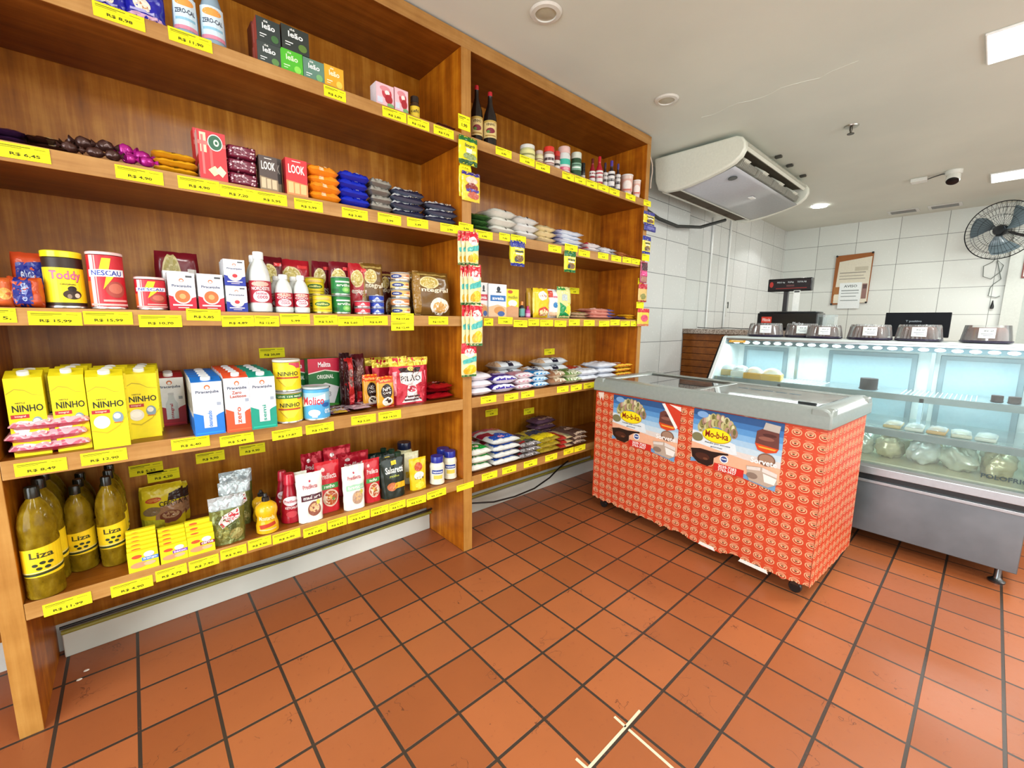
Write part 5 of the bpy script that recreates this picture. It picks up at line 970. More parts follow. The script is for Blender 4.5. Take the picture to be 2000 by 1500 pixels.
K_can('milk_powder_tin', 'light blue milk powder tin with red script', 'tin', X, FY+dp, z4+e, w_, h_, '#4aa0d0', [('r', 0, 0, 1, 1, '#4aa0d0'), ('r', 0, .6, 1, .9, '#9cc8dc'), ('p', [(.0, .38), (.75, .62), (.75, .85), (0, .62)], '#e4eaee'), ('t', 'Molico', .12, .48, .70, .76, '#c0283c'), ('e', .76, .46, .13, .08, '#1c5ca0'), ('e', .42, .2, .16, .12, '#e4eaf0'), ('r', .36, .04, .5, .3, '#dce6ee'), ('t', '0%', .7, .15, .9, .32, '#dceaf4')], lid='#b4c0c4', lidh=.06)
# filter boxes
MEL = [('r', 0, 0, 1, 1, '#0f6a2c'), ('p', [(0, .72), (.5, .78), (1, .72), (1, 1), (0, 1)], '#c01c3c'), ('p', [(0, .72), (.5, .78), (1, .72), (1, .70), (.5, .76), (0, .70)], '#e8dcd0'), ('t', 'Melitta', .3, .83, .68, .93, '#f4e8ea'), ('t', 'ORIGINAL', .25, .60, .76, .68, '#e4efe0'), ('p', [(.1, .42), (.5, .52), (.92, .42), (.75, .1), (.30, .1)], '#d4d6da'), ('e', .5, .44, .14, .035, '#33261e'), ('t', '103', .42, .24, .66, .34, '#8f959c'), ('p', [(0, 0), (1, 0), (1, .08), (.5, .12), (0, .04)], '#3c8c2c')]
put(K_box, 'coffee_filter_box', 'large red and green coffee filter box behind the light blue tin', 'box', 603, 667, 700, z4, .20, .05, '#0f6a2c', MEL)
put(K_box, 'coffee_filter_box', 'red and green coffee filter box half hidden behind the milk powder tins', 'box', 560, 606, 703, z4, .26, .05, '#0f5a28', MEL)
# sachets, coffee
for i, (a, b, d, r, c) in enumerate(((648, 690, .03, .3, '#8c5a6c'), (672, 712, .07, -.2, '#a8909c'), (690, 728, .03, .1, '#c8a8b4'), (655, 700, .10, .5, '#7c3c50'), (652, 680, .015, -.1, '#d8b040'), (700, 742, .09, .2, '#b898a4'))):
    X, w_, h_ = place(a, b, 790, z4, FY+d)
    K_flat('flat_sachet', ('pale pink and brown', 'greyish pink', 'pink and white', 'dark pink', 'small yellow', 'silvery pink')[i]+' sachet in the flat sachet pile on the fourth shelf', 'sachet', X, FY+d, z4+e+.004*(i % 3), w_, .11, .016, c, [('r', .1, .2, .9, .5, '#d8c4c8'), ('e', .5, .7, .3, .15, '#6c2c3c')], rz=r, seed=70+i, wr=.005, kind='f', under='#5c2430')
CF_ = [('r', 0, .0, .3, 1, '#3c1014'), ('e', .6, .62, .28, .18, '#7c5c54'), ('r', .3, .1, .9, .3, '#a81820')]
for i, (a, b, y, d, c, lb) in enumerate(((667, 688, 690, .14, '#2c1012', 'narrow black coffee brick bag beside the filter box'), (676, 694, 700, .10, '#b01c1c', 'narrow shiny red coffee bag seen edge on'), (688, 716, 692, .14, '#4c1014', 'dark red coffee bag with a grey oval'))):
    put(K_pack, 'coffee_bag', lb, 'coffee bag', a, b, y, z4, d, .05, c, CF_, seed=80+i, wr=.007, kind='f')
PIL = [('p', [(.0, .82), (1, .82), (1, 1), (0, 1)], '#d8c03c'), ('r', .05, .9, .95, .93, '#f0e078'), ('p', [(.2, .78), (.8, .78), (.72, .66), (.28, .66)], '#2c1614'), ('e', .52, .76, .08, .05, '#d8b84c'), ('p', [(.22, .68), (.82, .68), (.80, .46), (.62, .40), (.66, .16), (.78, .04), (.24, .04), (.36, .16), (.42, .40), (.24, .46)], '#d8d0cc'), ('t', 'PILÃO', .25, .49, .78, .63, '#2c2024'), ('e', .52, .32, .11, .07, '#a8283c'), ('r', .34, .14, .72, .18, '#4c1c20'), ('r', .3, .07, .76, .11, '#4c1c20'), ('p', [(.06, .7), (.16, .72), (.1, .2), (.05, .2)], '#e89098'), ('p', [(.86, .72), (.92, .7), (.9, .4)], '#e05868')]
for i, (a, b, y, d, lb) in enumerate(((718, 800, 698, .22, 'far back, only its gold top seen'), (732, 812, 702, .15, 'just behind the front one'), (765, 841, 699, .06, 'with gold top, in front'))):
    put(K_pouch, 'coffee_pouch', 'big glossy red coffee pouch '+lb, 'coffee pouch', a, b, y, z4, d, .065, '#b4142c', PIL if i == 2 else PIL[:2], seed=90+i, wr=.008, kind='f')
NSC = [('r', 0, .8, 1, 1, '#d84418'), ('r', .12, .84, .88, .9, '#e8a048'), ('e', .52, .52, .32, .24, '#241410'), ('t', 'NES', .3, .54, .74, .66, '#e8e4dc'), ('t', 'CAFÉ', .3, .44, .74, .52, '#e8e4dc'), ('e', .55, .2, .3, .14, '#e4dccc'), ('e', .56, .22, .2, .08, '#2c1810'), ('p', [(0, 0), (1, 0), (1, .12), (.5, .04)], '#b02818')]
put(K_pack, 'instant_coffee_sachet', 'yellow and black standing coffee sachet, the left and rear one', 'sachet', 711, 741, 732, z4, .10, .03, '#d89a2c', NSC, seed=94, rx=-.03)
put(K_pack, 'instant_coffee_sachet', 'yellow and black standing coffee sachet, the right and front one', 'sachet', 738, 772, 736, z4, .03, .03, '#d89a2c', NSC, seed=95, rx=-.03)
for i, (a, b, d, dz, r) in enumerate(((838, 893, .06, 0, .1), (842, 896, .10, .03, -.1), (846, 890, .05, .055, .15))):
    X, w_, h_ = place(a, b, 770, z4, FY+d)
    K_flat('vacuum_coffee_pack', 'glossy red coffee pack lying at the right end, '+ORD[3][i]+' one', 'coffee pack', X, FY+d, z4+e+dz, w_*.95, .15, .034, '#a8101c', [('r', .1, .3, .9, .45, '#3c1014'), ('e', .6, .6, .2, .1, '#d8a8a8')], seed=98+i, wr=.007, kind='f', rz=r, p=5)

# ================= LEFT BAY, BOTTOM SHELF =================
t = NT('amber_cooking_oil'); n_ = t.noise(t.coords('Object', (1.6, 1.6, 1)), 24, 4)
t.l(t.ramp(n_, [(.25, '#7c600c'), (.5, '#a8881a'), (.75, '#ccb03a')]), t.b.inputs['Base Color']); t.b.inputs['Roughness'].default_value = .07
t.b.inputs['Transmission Weight'].default_value = .55; t.b.inputs['IOR'].default_value = 1.25; t.bump(n_, .35, .004); M_OIL = t.m
OILP = [(.80, 0), (.96, .008), (1, .03), (.97, .07), (1, .10), (.97, .15), (1, .19), (1, .215), (.985, .22), (.985, .47), (1, .475), (1, .52), (.96, .56), (1, .60), (.98, .67), (.86, .76), (.62, .84), (.36, .89), (.32, .90), (.38, .905), (.38, .985), (.34, 1)]
LIZ = [('p', [(-.05, 0), (1.05, 0), (1.05, 1), (-.05, .86)], '#ecc818'), ('p', [(-.05, 0), (1.05, .12), (1.05, .2), (-.05, .08)], '#25321c'), ('p', [(-.05, .10), (1.05, .22), (1.05, .24), (-.05, .12)], '#d8d8b0'), ('t', 'Liza', .28, .60, .72, .80, '#3a3a14'), ('e', .36, .38, .055, .05, '#25321c'), ('e', .50, .44, .055, .05, '#25321c'), ('e', .64, .42, .055, .05, '#25321c'), ('e', .43, .27, .055, .05, '#25321c'), ('e', .58, .29, .055, .05, '#25321c')]
for i, (a, b, yt, yb, lb) in enumerate(((34, 119, 948, 1174, 'left'), (124, 187, 947, 1119, 'middle'), (187, 246, 929, 1109, 'right'))):
    dp = depth((a+b)/2, yb, z5); X, w_, h_ = place(a, b, yt, z5, FY+dp)
    t_ = K_bottle('cooking_oil_bottle', 'tall bottle of golden oil with yellow label, front of the %s row' % lb, 'oil bottle', X, FY+dp, z5+e, w_, h_, OILP, 3, M_OIL, '#1a1c14', LIZ, (.215, .50), .99)
    for k in range(3 if i == 0 else 2):
        if dp+(w_+.006)*(k+2) < .41: again(t_, (t_.location.x+.004, t_.location.y+(w_+.006)*(k+1), z5+e), 'golden oil bottle, %s in the %s row' % (('second', 'third', 'fourth')[k], lb))
MG = [('p', [(0, .72), (1, .86), (1, 1), (0, 1)], '#ecd428'), ('p', [(.62, .62), (1, .62), (1, .88), (.66, .78)], '#3c2a24'), ('e', .3, .68, .18, .06, '#c8502c'), ('e', .3, .68, .14, .04, '#d8843c'), ('p', [(.35, .48), (1, .62), (1, .28), (.6, .1), (.3, .2)], '#a87c58'), ('t', 'CEBOLA', .42, .50, .96, .62, '#3a2418'), ('e', .25, .44, .19, .10, '#8c7450'), ('e', .66, .26, .26, .14, '#7c4430'), ('e', .66, .30, .2, .08, '#b89068'), ('p', [(.0, .0), (.5, 0), (.5, .2), (0, .3)], '#c8c430')]
dp = depth(320, 1040, z5)
put(K_pack, 'soup_pouch', 'large yellow onion soup pouch leaning behind the small boxes', 'pouch', 273, 362, 950, z5, dp+.03, .04, '#e6cc20', MG, seed=101, rx=-.08)
put(K_pack, 'soup_pouch', 'second yellow soup pouch half hidden behind the first', 'pouch', 285, 371, 948, z5, dp+.075, .03, '#d8bc1c', MG, seed=102, rx=-.04)
def mbox(a, b, yt, yb, n, A, nm, sp=.012):
    """small thin stock cube boxes leaning in a row, one behind the other and slightly higher"""
    dp = max(.004, depth((a+b)/2, yb, z5)); X, w_, h_ = place(a, b, yt, z5, FY+dp); hb_ = h_*.62; o = None
    for k in range(n):
        loc = (X, FY+dp+k*.0165, z5+e)
        hk = hb_+(h_-hb_)*k/(n-1)
        o = K_box('stock_cube_box', nm % ('front', 'second', 'third', 'fourth', 'fifth', 'sixth')[k], 'box', X, loc[1], loc[2], w_, hk, .0155, '#ecd41c', A if k == 0 else [('r', 0, 0, 1, 1, '#ecd41c'), ('e', .3, .9, .16, .04, '#c8502c')], rx=0)
MB1 = lambda c, w1: [('e', .3, .72, .17, .09, '#c8502c'), ('r', .45, .45, 1, .62, c), ('t', w1, .5, .48, .95, .6, '#e8e0e8'), ('e', .7, .75, .18, .14, '#e4dcd0'), ('e', .35, .3, .28, .14, '#c89468'), ('r', 0, .0, 1, .14, '#ecd41c'), ('e', .7, .3, .2, .1, '#d8b088')]
mbox(247, 309, 1050, 1126, 6, MB1('#4c84c8', 'frango'), 'yellow stock cube box with blue mark, %s of the leaning row')
mbox(311, 366, 1042, 1108, 5, MB1('#7c3cb0', 'bacon'), 'yellow stock cube box with purple mark, %s of the leaning row')
mbox(365, 419, 1024, 1092, 4, MB1('#8c1c2c', 'carne'), 'yellow stock cube box with dark red mark, %s of the leaning row')
OLV = [('r', 0, .74, 1, 1, '#b4bec0'), ('r', 0, 0, 1, .72, '#6c7034'), ('e', .3, .25, .2, .14, '#8c8c44'), ('e', .6, .4, .2, .12, '#4c5424'), ('e', .7, .18, .2, .12, '#9c9454'), ('e', .35, .5, .2, .1, '#565c2a'), ('p', [(.22, .46), (.4, .62), (.8, .72), (.85, .52), (.6, .44), (.3, .34)], '#e0d8d0'), ('p', [(.25, .46), (.42, .6), (.78, .69), (.82, .53), (.6, .46), (.32, .36)], '#b42c34'), ('t', 'Hemmer', .34, .48, .78, .6, '#f0dcd8')]
for i, (a, b, yt, d, nm) in enumerate(((432, 497, 922, .24, 'third and rearmost'), (430, 494, 942, .165, 'second'), (410, 482, 972, .05, 'front'))):
    put(K_pouch, 'olive_pouch', 'silver and green olive pouch, %s of the row' % nm, 'pouch', a, b, yt, z5, max(.02, depth(445, 1068, z5)) if i == 2 else d, .06, '#8f9a94', OLV, seed=110+i, wr=.006, kind='f')
MUS = [(.84, 0), (1, .01), (1, .2), (.9, .3), (.86, .4), (.98, .5), (1, .58), (.92, .68), (.6, .76), (.34, .79), (.30, .80), (.36, .805), (.34, .9), (.2, .93), (.16, 1)]
def squeeze(nm, lab, a, b, yt, yb, prof, capn, col, cap, A, az, z=z5, dp=None, ar=.97):
    dp = max(.005, depth((a+b)/2, yb, z)) if dp is None else dp
    X, w_, h_ = place(a, b, yt, z, FY+dp); return K_bottle(nm, lab, 'bottle', X, FY+dp, z+e, w_, h_, prof, capn, col, cap, A, az, ar)
MUA = [('p', [(.2, .3), (.75, .45), (.8, .25), (.25, .08)], '#b83c24'), ('t', 'Mostarda', .22, .6, .75, .85, '#e8e0a0'), ('r', .2, 0, .8, .06, '#d8c890')]
squeeze('mustard_bottle', 'yellow mustard squeeze bottle with black cap, the front one', 498, 543, 963, 1050, MUS, 4, '#e0ac14', '#1c1a16', MUA, (.1, .55))
squeeze('mustard_bottle', 'yellow mustard squeeze bottle with black cap, the rear one', 492, 530, 957, 1040, MUS, 4, '#d8a414', '#1c1a16', MUA, (.1, .55), dp=.14)
KET = [(.86, 0), (1, .01), (1, .14), (.93, .18), (1, .22), (.95, .34), (.74, .52), (.60, .66), (.50, .76), (.5, .78), (.56, .785), (.48, .98), (.42, 1)]
KEA = [('e', .5, .75, .30, .2, '#e4d4d8'), ('t', 'Predilecta', .26, .68, .74, .8, '#a81c30'), ('t', 'KETCHUP', .28, .42, .72, .52, '#f0dcdc'), ('e', .5, .2, .2, .14, '#c04048')]
squeeze('ketchup_bottle', 'dark red ketchup bottle with red cap, the front one', 545, 589, 924, 1024, KET, 3, '#a00c24', '#b8142c', KEA, (.1, .6), ar=.9)
squeeze('ketchup_bottle', 'dark red ketchup bottle with red cap, the rear one', 536, 570, 919, 1012, KET, 3, '#900a20', '#a81028', KEA, (.1, .6), dp=.15, ar=.9)
PRW = lambda c, d: [('e', .5, .83, .04, .025, '#b03048'), ('t', 'Predilecta', .22, .68, .8, .77, '#b85868'), ('r', .12, .44, .95, .56, c), ('t', d, .2, .47, .88, .54, '#e8e4dc'), ('e', .6, .26, .26, .15, '#8c5444' if c[1] != '9' else '#b09078'), ('e', .6, .28, .2, .09, '#d0a878'), ('e', .78, .38, .08, .05, '#c8c850')]
PRR = [('e', .3, .85, .08, .04, '#e8d0cc'), ('t', 'Predilecta', .18, .66, .86, .77, '#e8ccc8'), ('r', .12, .46, .92, .56, '#3c8c44'), ('t', 'molho', .3, .48, .75, .55, '#e4efe0'), ('e', .55, .28, .34, .17, '#d8c0a8'), ('e', .55, .28, .29, .14, '#a84c24'), ('e', .5, .3, .1, .05, '#c8a040'), ('e', .66, .26, .06, .03, '#5c8c34')]
def pou(nm, lab, a, b, yt, yb, col, A, seed, dp=None, d=.05, kind='g', wr=.004, z=z5):
    dp = max(.005, depth((a+b)/2, yb, z)) if dp is None else dp
    return put(K_pouch, nm, lab, 'pouch', a, b, yt, z, dp, d, col, A, seed=seed, wr=wr, kind=kind)
for i, (a, b, yt, lb) in enumerate(((592, 638, 886, 'far left'), (636, 690, 873, 'topmost, middle'), (664, 724, 885, 'right'))):
    pou('sauce_pouch', 'glossy red sauce pouch in the back row, '+lb, a, b, yt, 0, '#b01428', PRR[:2], 120+i, dp=.22-.02*i, kind='f', wr=.007)
pou('sauce_pouch', 'red tomato sauce pouch between the two white ones', 619, 667, 903, 1001, '#c01c28', PRR, 124)
pou('sauce_pouch', 'smaller red tomato sauce pouch right of the second white one', 713, 746, 898, 981, '#bc1c28', PRR, 125)
pou('sauce_pouch', 'cream white sauce pouch half hidden behind the front white one', 570, 605, 924, 1015, '#dcdccc', PRW('#5c2434', 'madeira'), 126)
pou('sauce_pouch', 'cream white sauce pouch with dark band beside the ketchup', 582, 634, 926, 1024, '#e4e4d8', PRW('#4c2430', 'madeira'), 127)
pou('sauce_pouch', 'cream white sauce pouch with pale green band', 672, 716, 911, 997, '#e4e2d4', PRW('#9cc8a8', 'branco'), 128)
SAL = [('t', 'Salsaretti', .15, .60, .88, .76, '#e0e4dc'), ('t', 'molho', .3, .5, .7, .56, '#a8b040'), ('r', .4, .22, .95, .36, '#d8a81c'), ('e', .38, .28, .22, .10, '#b86840'), ('r', .4, .80, .62, .9, '#e0c028')]
for i, (a, b, yt, yb, dp, lb) in enumerate(((723, 765, 878, 0, .24, 'rearmost'), (738, 782, 880, 0, .16, 'middle'), (748, 796, 886, 972, None, 'front'))):
    o = pou('dark_sauce_pouch', 'black-green sauce pouch with spout, %s of three' % lb, a, b, yt+8, yb, '#14241c', SAL, 130+i, dp=dp, d=.06)
    w_ = .05; MB().lathe([(.016, 0), (.017, .002), (.017, .02), (.012, .024)], C('#1c3424', 'g'), 16).build('spout_cap', o).location = (.03, .03, max(v.co.z for v in o.data.vertices)-.004)
pou('yellow_sauce_pouch', 'yellow mayonnaise pouch with a black script, front one', 803, 836, 896, 956, '#e4bc14', [('e', .5, .72, .24, .14, '#b8502c'), ('e', .5, .45, .3, .12, '#e8e0cc'), ('t', 'mayo', .25, .3, .8, .4, '#2c2414'), ('e', .5, .15, .3, .1, '#f0d43c')], 134, d=.045)
pou('yellow_sauce_pouch', 'pale cream pouch behind the yellow mayonnaise pouch', 790, 822, 885, 0, '#dcd8b0', [('r', .1, .5, .9, .9, '#e8e2c0'), ('r', .1, .2, .6, .4, '#d8b82c')], 135, dp=.13, d=.05)
MAY = [(.86, 0), (1, .02), (1, .08), (.96, .12), (.96, .55), (1, .62), (.92, .72), (.78, .77), (.76, .78), (.84, .785), (.84, .97), (.8, 1)]
MYA = [('r', .15, .05, .85, .95, '#e4e0cc'), ('r', .2, .55, .8, .85, '#1c3c8c'), ('t', 'maionese', .26, .62, .76, .78, '#e8ecf4'), ('r', .3, .15, .75, .45, '#d8c050')]
squeeze('mayonnaise_jar', 'mayonnaise jar with blue lid, front left', 839, 868, 890, 949, MAY, 4, '#e6dfc6', '#1c2c90', MYA, (.15, .62))
squeeze('mayonnaise_jar', 'mayonnaise jar with blue lid, front right', 865, 892, 880, 938, MAY, 4, '#e6dfc6', '#1c2c90', MYA, (.15, .62))
squeeze('mayonnaise_jar', 'mayonnaise jar with blue lid, behind the other two', 851, 880, 875, 930, MAY, 4, '#dcd4bc', '#1c2888', MYA, (.15, .62), dp=.10)
squeeze('mayonnaise_jar', 'mayonnaise jar with nearly black lid, behind the yellow pouch', 774, 806, 863, 930, MAY, 4, '#dcd8a4', '#16203c', [('r', 0, .3, 1, .9, '#c8b82c')], (.15, .62), dp=.27)

# ================= HANGING PACKETS =================
def hang(nm, lab, px0, px1, py0, py1, col, A, Yh=FY-.02, t=.016, seed=0, group=None, rz=0, **k):
    x0, zt_ = onY(px0, py0, Yh); x1 = onY(px1, py0, Yh)[0]; zb_ = onY((px0+px1)/2, py1, Yh)[1]
    return K_pack(nm, lab, 'packet', (x0+x1)/2, Yh, zb_, x1-x0, zt_-zb_, t, col, A, seed=seed, wr=.004, group=group, rz=rz, **k)
hang('spice_packet', 'yellow packet with green ends hanging on the middle upright', 897, 934, 260, 322, '#e4dc20', [('r', 0, .82, 1, 1, '#1c6a2c'), ('r', 0, 0, 1, .16, '#2c5a2c'), ('t', 'louro', .3, .62, .8, .74, '#3c4a2c'), ('r', .35, .42, .65, .58, '#e8e8dc'), ('e', .55, .3, .35, .12, '#8c9c5c')], seed=140)
hang('dessert_packet', 'yellow and purple pudding packet hanging on the middle upright', 903, 939, 331, 393, '#ecd03c', [('r', 0, .88, 1, 1, '#3c2c8c'), ('e', .5, .72, .32, .12, '#e8c8b4'), ('e', .5, .46, .34, .17, '#8c3428'), ('r', .2, .32, .9, .42, '#4c3c9c'), ('e', .6, .2, .32, .12, '#c06048')], seed=141)
hang('dessert_packet', 'yellow packet half hidden behind the purple-topped pudding packet', 897, 922, 322, 385, '#ecd820', [('r', .1, .1, .5, .3, '#c8a820')], Yh=FY-.006, t=.01, seed=142)
JUI = [('r', 0, .70, 1, 1, '#c8142c'), ('r', 0, .0, 1, .06, '#2c6a34'), ('e', .5, .72, .34, .13, '#ecdcd8'), ('t', 'TANG', .3, .69, .7, .76, '#b8384c'), ('p', [(.05, .5), (.95, .62), (.95, .46), (.1, .38)], '#48b0a8'), ('e', .6, .22, .34, .14, '#ecc428'), ('e', .3, .18, .2, .1, '#d8a41c'), ('r', 0, .48, .08, .56, '#e8e0a8')]
zt_ = [450, 515, 592, 671]; zbm = [518, 596, 676, 736]
names = ['top', 'second', 'third', 'lowest']
for r_ in range(4):
    xs = [(895, 917), (903, 925), (911, 936)] if r_ < 3 else [(902, 932)]
    for c_, (a, b) in enumerate(xs):
        sh = (0, 5, 8, 0)[r_]; dd = (.006, .022, .038)[c_] if r_ < 3 else .02
        lb = 'red and yellow juice powder packet, %s row, %s' % (names[r_], ('left strip', 'middle strip', 'front strip')[c_]) if r_ < 3 else 'lowest single juice powder packet hanging alone on the middle upright'
        hang('juice_powder_packet', lb, a+sh, b+sh, zt_[r_], zbm[r_], '#e6dca0', JUI, Yh=FY-.012-dd, t=.013, seed=150+r_*3+c_, group='strips of juice powder packets')
SP1 = lambda c: [('r', 0, .74, 1, 1, c), ('r', 0, 0, 1, .12, c), ('r', .25, .55, .85, .62, '#3c4440'), ('r', .3, .46, .8, .52, '#e4e4dc'), ('e', .55, .3, .3, .14, '#7c5c3c'), ('e', .35, .26, .12, .1, '#2c3444'), ('t', 'pimenta', .25, .64, .85, .72, '#e8e8dc')]
hang('spice_packet', 'yellow packet with blue top hanging from the second shelf', 999, 1027, 468, 520, '#e4d828', SP1('#2c3490'), seed=160)
hang('spice_packet', 'yellow packet with dark blue top hanging just behind another', 996, 1020, 468, 513, '#d8cc20', SP1('#2c3490'), Yh=FY-.004, t=.008, seed=161)
hang('spice_packet', 'yellow packet with green top hanging from the second shelf', 1104, 1127, 488, 532, '#e4d828', SP1('#1c6a34'), seed=162)
for i, (a, b, y0_, y1_, c, A, lb) in enumerate(((1259, 1281, 410, 440, '#e0cc20', SP1('#3c3c94'), 'crumpled yellow and blue packet at the top of the right-hand upright'), (1260, 1283, 437, 452, '#3a3a8c', [('r', .2, .3, .8, .7, '#6c6cb4')], 'crumpled dark blue packet on the right-hand upright'), (1257, 1273, 459, 496, '#e0d030', SP1('#2c3490'), 'blue-topped yellow packet on the right-hand upright'), (1253, 1267, 510, 553, '#a83c5c', [('r', .1, .6, .9, .95, '#4c2c34'), ('r', .1, .35, .9, .55, '#e84c8c'), ('r', .1, .05, .9, .3, '#b07c6c')], 'pink and brown packet on the right-hand upright'), (1249, 1266, 553, 590, '#d8b46c', [('r', 0, .72, 1, 1, '#b81c34'), ('e', .5, .3, .3, .16, '#8c8c4c'), ('r', 0, 0, 1, .08, '#a82434')], 'red-topped beige packet on the right-hand upright'), (1247, 1270, 602, 637, '#e0c84c', [('r', 0, .78, 1, 1, '#c82434'), ('e', .55, .45, .3, .2, '#d8506c'), ('r', 0, 0, 1, .12, '#d87c5c')], 'lowest red and yellow packet on the right-hand upright'))):
    hang('small_packet', lb, a, b, y0_, y1_, c, A, seed=170+i, t=.014)

# ================= RIGHT BAY, TOP SHELF =================
SOY = [(.9, 0), (1, .01), (1, .50), (.92, .58), (.55, .72), (.36, .80), (.32, .92), (.34, .925), (.34, .99), (.3, 1)]
SOA = [('r', -.05, 0, 1.05, 1, '#d8c080'), ('r', -.05, .88, 1.05, 1, '#b89c4c'), ('t', 'VINHO', .25, .68, .75, .84, '#3c3420'), ('e', .5, .4, .25, .16, '#7c2434'), ('e', .38, .34, .1, .08, '#5c8c3c'), ('r', .2, .08, .8, .16, '#a8843c')]
for a, b, yt, d, lb in ((919, 943, 168, .05, 'left'), (944, 970, 181, .02, 'right')):
    squeeze('dark_bottle', '%s of two tall dark bottles with red caps and cream labels' % lb, a, b, yt, 0, SOY, 3, '#160e0c', '#c02430', SOA, (.15, .46), z=z1, dp=d, ar=1)
JR2 = [(.88, 0), (1, .02), (1, .66), (.9, .74), (.88, .76), (.96, .77), (.96, .97), (.9, 1)]
def jar(lab, a, b, yt, col, cap, A, d=.02, prof=JR2, capn=4): squeeze('jar', lab, a, b, yt, 0, prof, capn, col, cap, A, (.1, .62), z=z1, dp=d, ar=1)
jar('wide pale jar with white lid at the left of the jars', 1015, 1045, 286, '#c8c890', '#d8d8d0', [('r', 0, 0, 1, 1, '#dcd890'), ('r', .1, .4, .9, .6, '#8c8c50')])
jar('small jar with striped pale label', 1045, 1061, 296, '#c8b88c', '#c8b0a8', [('r', 0, 0, 1, 1, '#d8d0a0'), ('r', 0, .5, 1, .6, '#8c5c4c'), ('r', 0, .2, 1, .3, '#8c5c4c')], .03)
jar('jar with red lid and white label', 1061, 1083, 289, '#a88c80', '#d8382c', [('r', 0, .1, 1, 1, '#e0d8d0'), ('r', .15, .45, .85, .7, '#4c3c3c'), ('r', .1, .15, .9, .25, '#8c4c44')])
jar('smaller jar with red lid behind, between two bigger jars', 1079, 1094, 297, '#8c2c2c', '#c8342c', [('r', 0, .1, 1, .9, '#e0d8d0'), ('r', .1, .4, .9, .6, '#3c3434')], .05)
jar('taller jar with teal band and pink foot', 1089, 1114, 289, '#d4d8d4', '#dcb8b0', [('r', 0, .42, 1, .82, '#3cb098'), ('r', 0, .0, 1, .25, '#c84c6c'), ('e', .6, .12, .2, .1, '#e8a8b0')])
jar('dark green jar with white label', 1114, 1136, 300, '#2c4c34', '#cfd4c4', [('r', .15, .35, .9, .9, '#7ca48c'), ('r', .2, .5, .8, .6, '#e4ece4'), ('r', .2, .7, .8, .78, '#2c4c3c')])
jar('small black jar right of the green jar', 1134, 1143, 319, '#1c1c1c', '#16201c', [('r', 0, 0, 1, .45, '#d8d0c0')], .05)
HOT = [(.9, 0), (1, .02), (1, .5), (.8, .6), (.45, .72), (.38, .80), (.42, .81), (.42, .98), (.36, 1)]
for a, b, yt, c, cp, d, lb in ((1151, 1163, 310, '#8c1424', '#5c1018', .04, 'left red pepper sauce bottle'), (1163, 1178, 306, '#a8182c', '#b8142c', .02, 'right and larger red pepper sauce bottle'), (1176, 1187, 318, '#2c1c24', '#3c2c4c', .05, 'narrow black sauce bottle at the back'), (1187, 1201, 314, '#241820', '#4c348c', .02, 'tallest black sauce bottle with purple cap'), (1201, 1212, 320, '#2c1c24', '#4c3c74', .03, 'right black sauce bottle with purple cap')):
    squeeze('sauce_bottle', lb+' on the right bay top shelf', a, b, yt, 0, HOT, 3, c, cp, [('r', -.1, 0, 1.1, 1, '#dcd8d4'), ('r', 0, .3, 1, .5, c), ('r', .1, .7, .9, .82, c)], (.12, .5) if c[1] in '8a' else (.12, .62), z=z1, dp=d, ar=1)
CUP = [(.8, 0), (.84, .02), (1, .93), (1.04, .94), (1.04, .99), (1, 1)]
for a, b, yt, lb, d in ((1212, 1236, 343, 'larger pink and white cup with lid', .01), (1235, 1251, 353, 'smaller pink and white cup with lid', .0)):
    squeeze('snack_cup', lb+' on the right bay top shelf', a, b, yt, 0, CUP, 3, '#dcc4b8', '#e0dcd8', [('r', .1, .1, .9, .9, '#d8a898'), ('e', .5, .5, .3, .3, '#e8dcd4'), ('r', .2, .15, .8, .25, '#c86c5c')], (.1, .85), z=z1, dp=d, ar=.98)

# ================= RIGHT BAY BAG PILES =================
def pile(nm, cat, lab, a, b, z, d, n, t, col, A=(), l=.18, dz=None, **k):
    """bags lying flat in one pile, ends to the front"""
    X, w_, _ = place(a, b, pix((onY((a+b)/2, 600, FY+d)[0], FY+d, z))[1]-2, z, FY+d)
    def mk(lb): return K_flat(nm, lb, cat, X, FY+d, z+e, w_, l, t, col, A, **k)
    return stack(mk, n, dz or t*.86, lab, jx=.006, jr=.07)
# second shelf
pile('herb_pack', 'bag', 'mottled green pack at the left end of the right bay, %s', 921, 962, z2, .02, 3, .036, '#4c7c3c', [('r', .1, .2, .8, .6, '#7cb05c'), ('e', .5, .4, .3, .15, '#a8c890'), ('r', .1, .7, .9, .8, '#2c4c24')], under='#33582a', seed=180, wr=.008, kind='f')
pile('white_bag', 'bag', 'white bag in the left white pile of the second shelf, %s one', 962, 1012, z2, .01, 3, .058, '#dcdcd2', [('e', .55, .06, .04, .03, '#3c3c3c')], l=.22, under='#d4d0c4', seed=182, wr=.006, dz=.047)
pile('white_bag', 'bag', 'white bag in the right white pile of the second shelf, %s one', 1010, 1054, z2, .01, 3, .056, '#dedede', [('e', .5, .06, .04, .03, '#3c3c3c')], l=.22, under='#d8d4cc', seed=184, wr=.006, dz=.042)
pile('cream_bag', 'bag', 'cream beige bag beside the white bags, %s one', 1052, 1087, z2, .01, 3, .045, '#dcc898', [('e', .5, .1, .06, .03, '#6c5c3c')], l=.18, under='#e0cc9c', seed=186, wr=.007, dz=.034)
pile('sugar_bag', 'bag', 'white bag with violet end on the second shelf, %s one', 1088, 1141, z2, .01, 4, .032, '#e0e4ec', [('p', [(0, 0), (.16, 0), (.2, 1), (0, 1)], '#4c3c98'), ('r', .5, .1, .8, .3, '#a8b8dc')], l=.17, under='#dce0e8', seed=188, wr=.004, dz=.026)
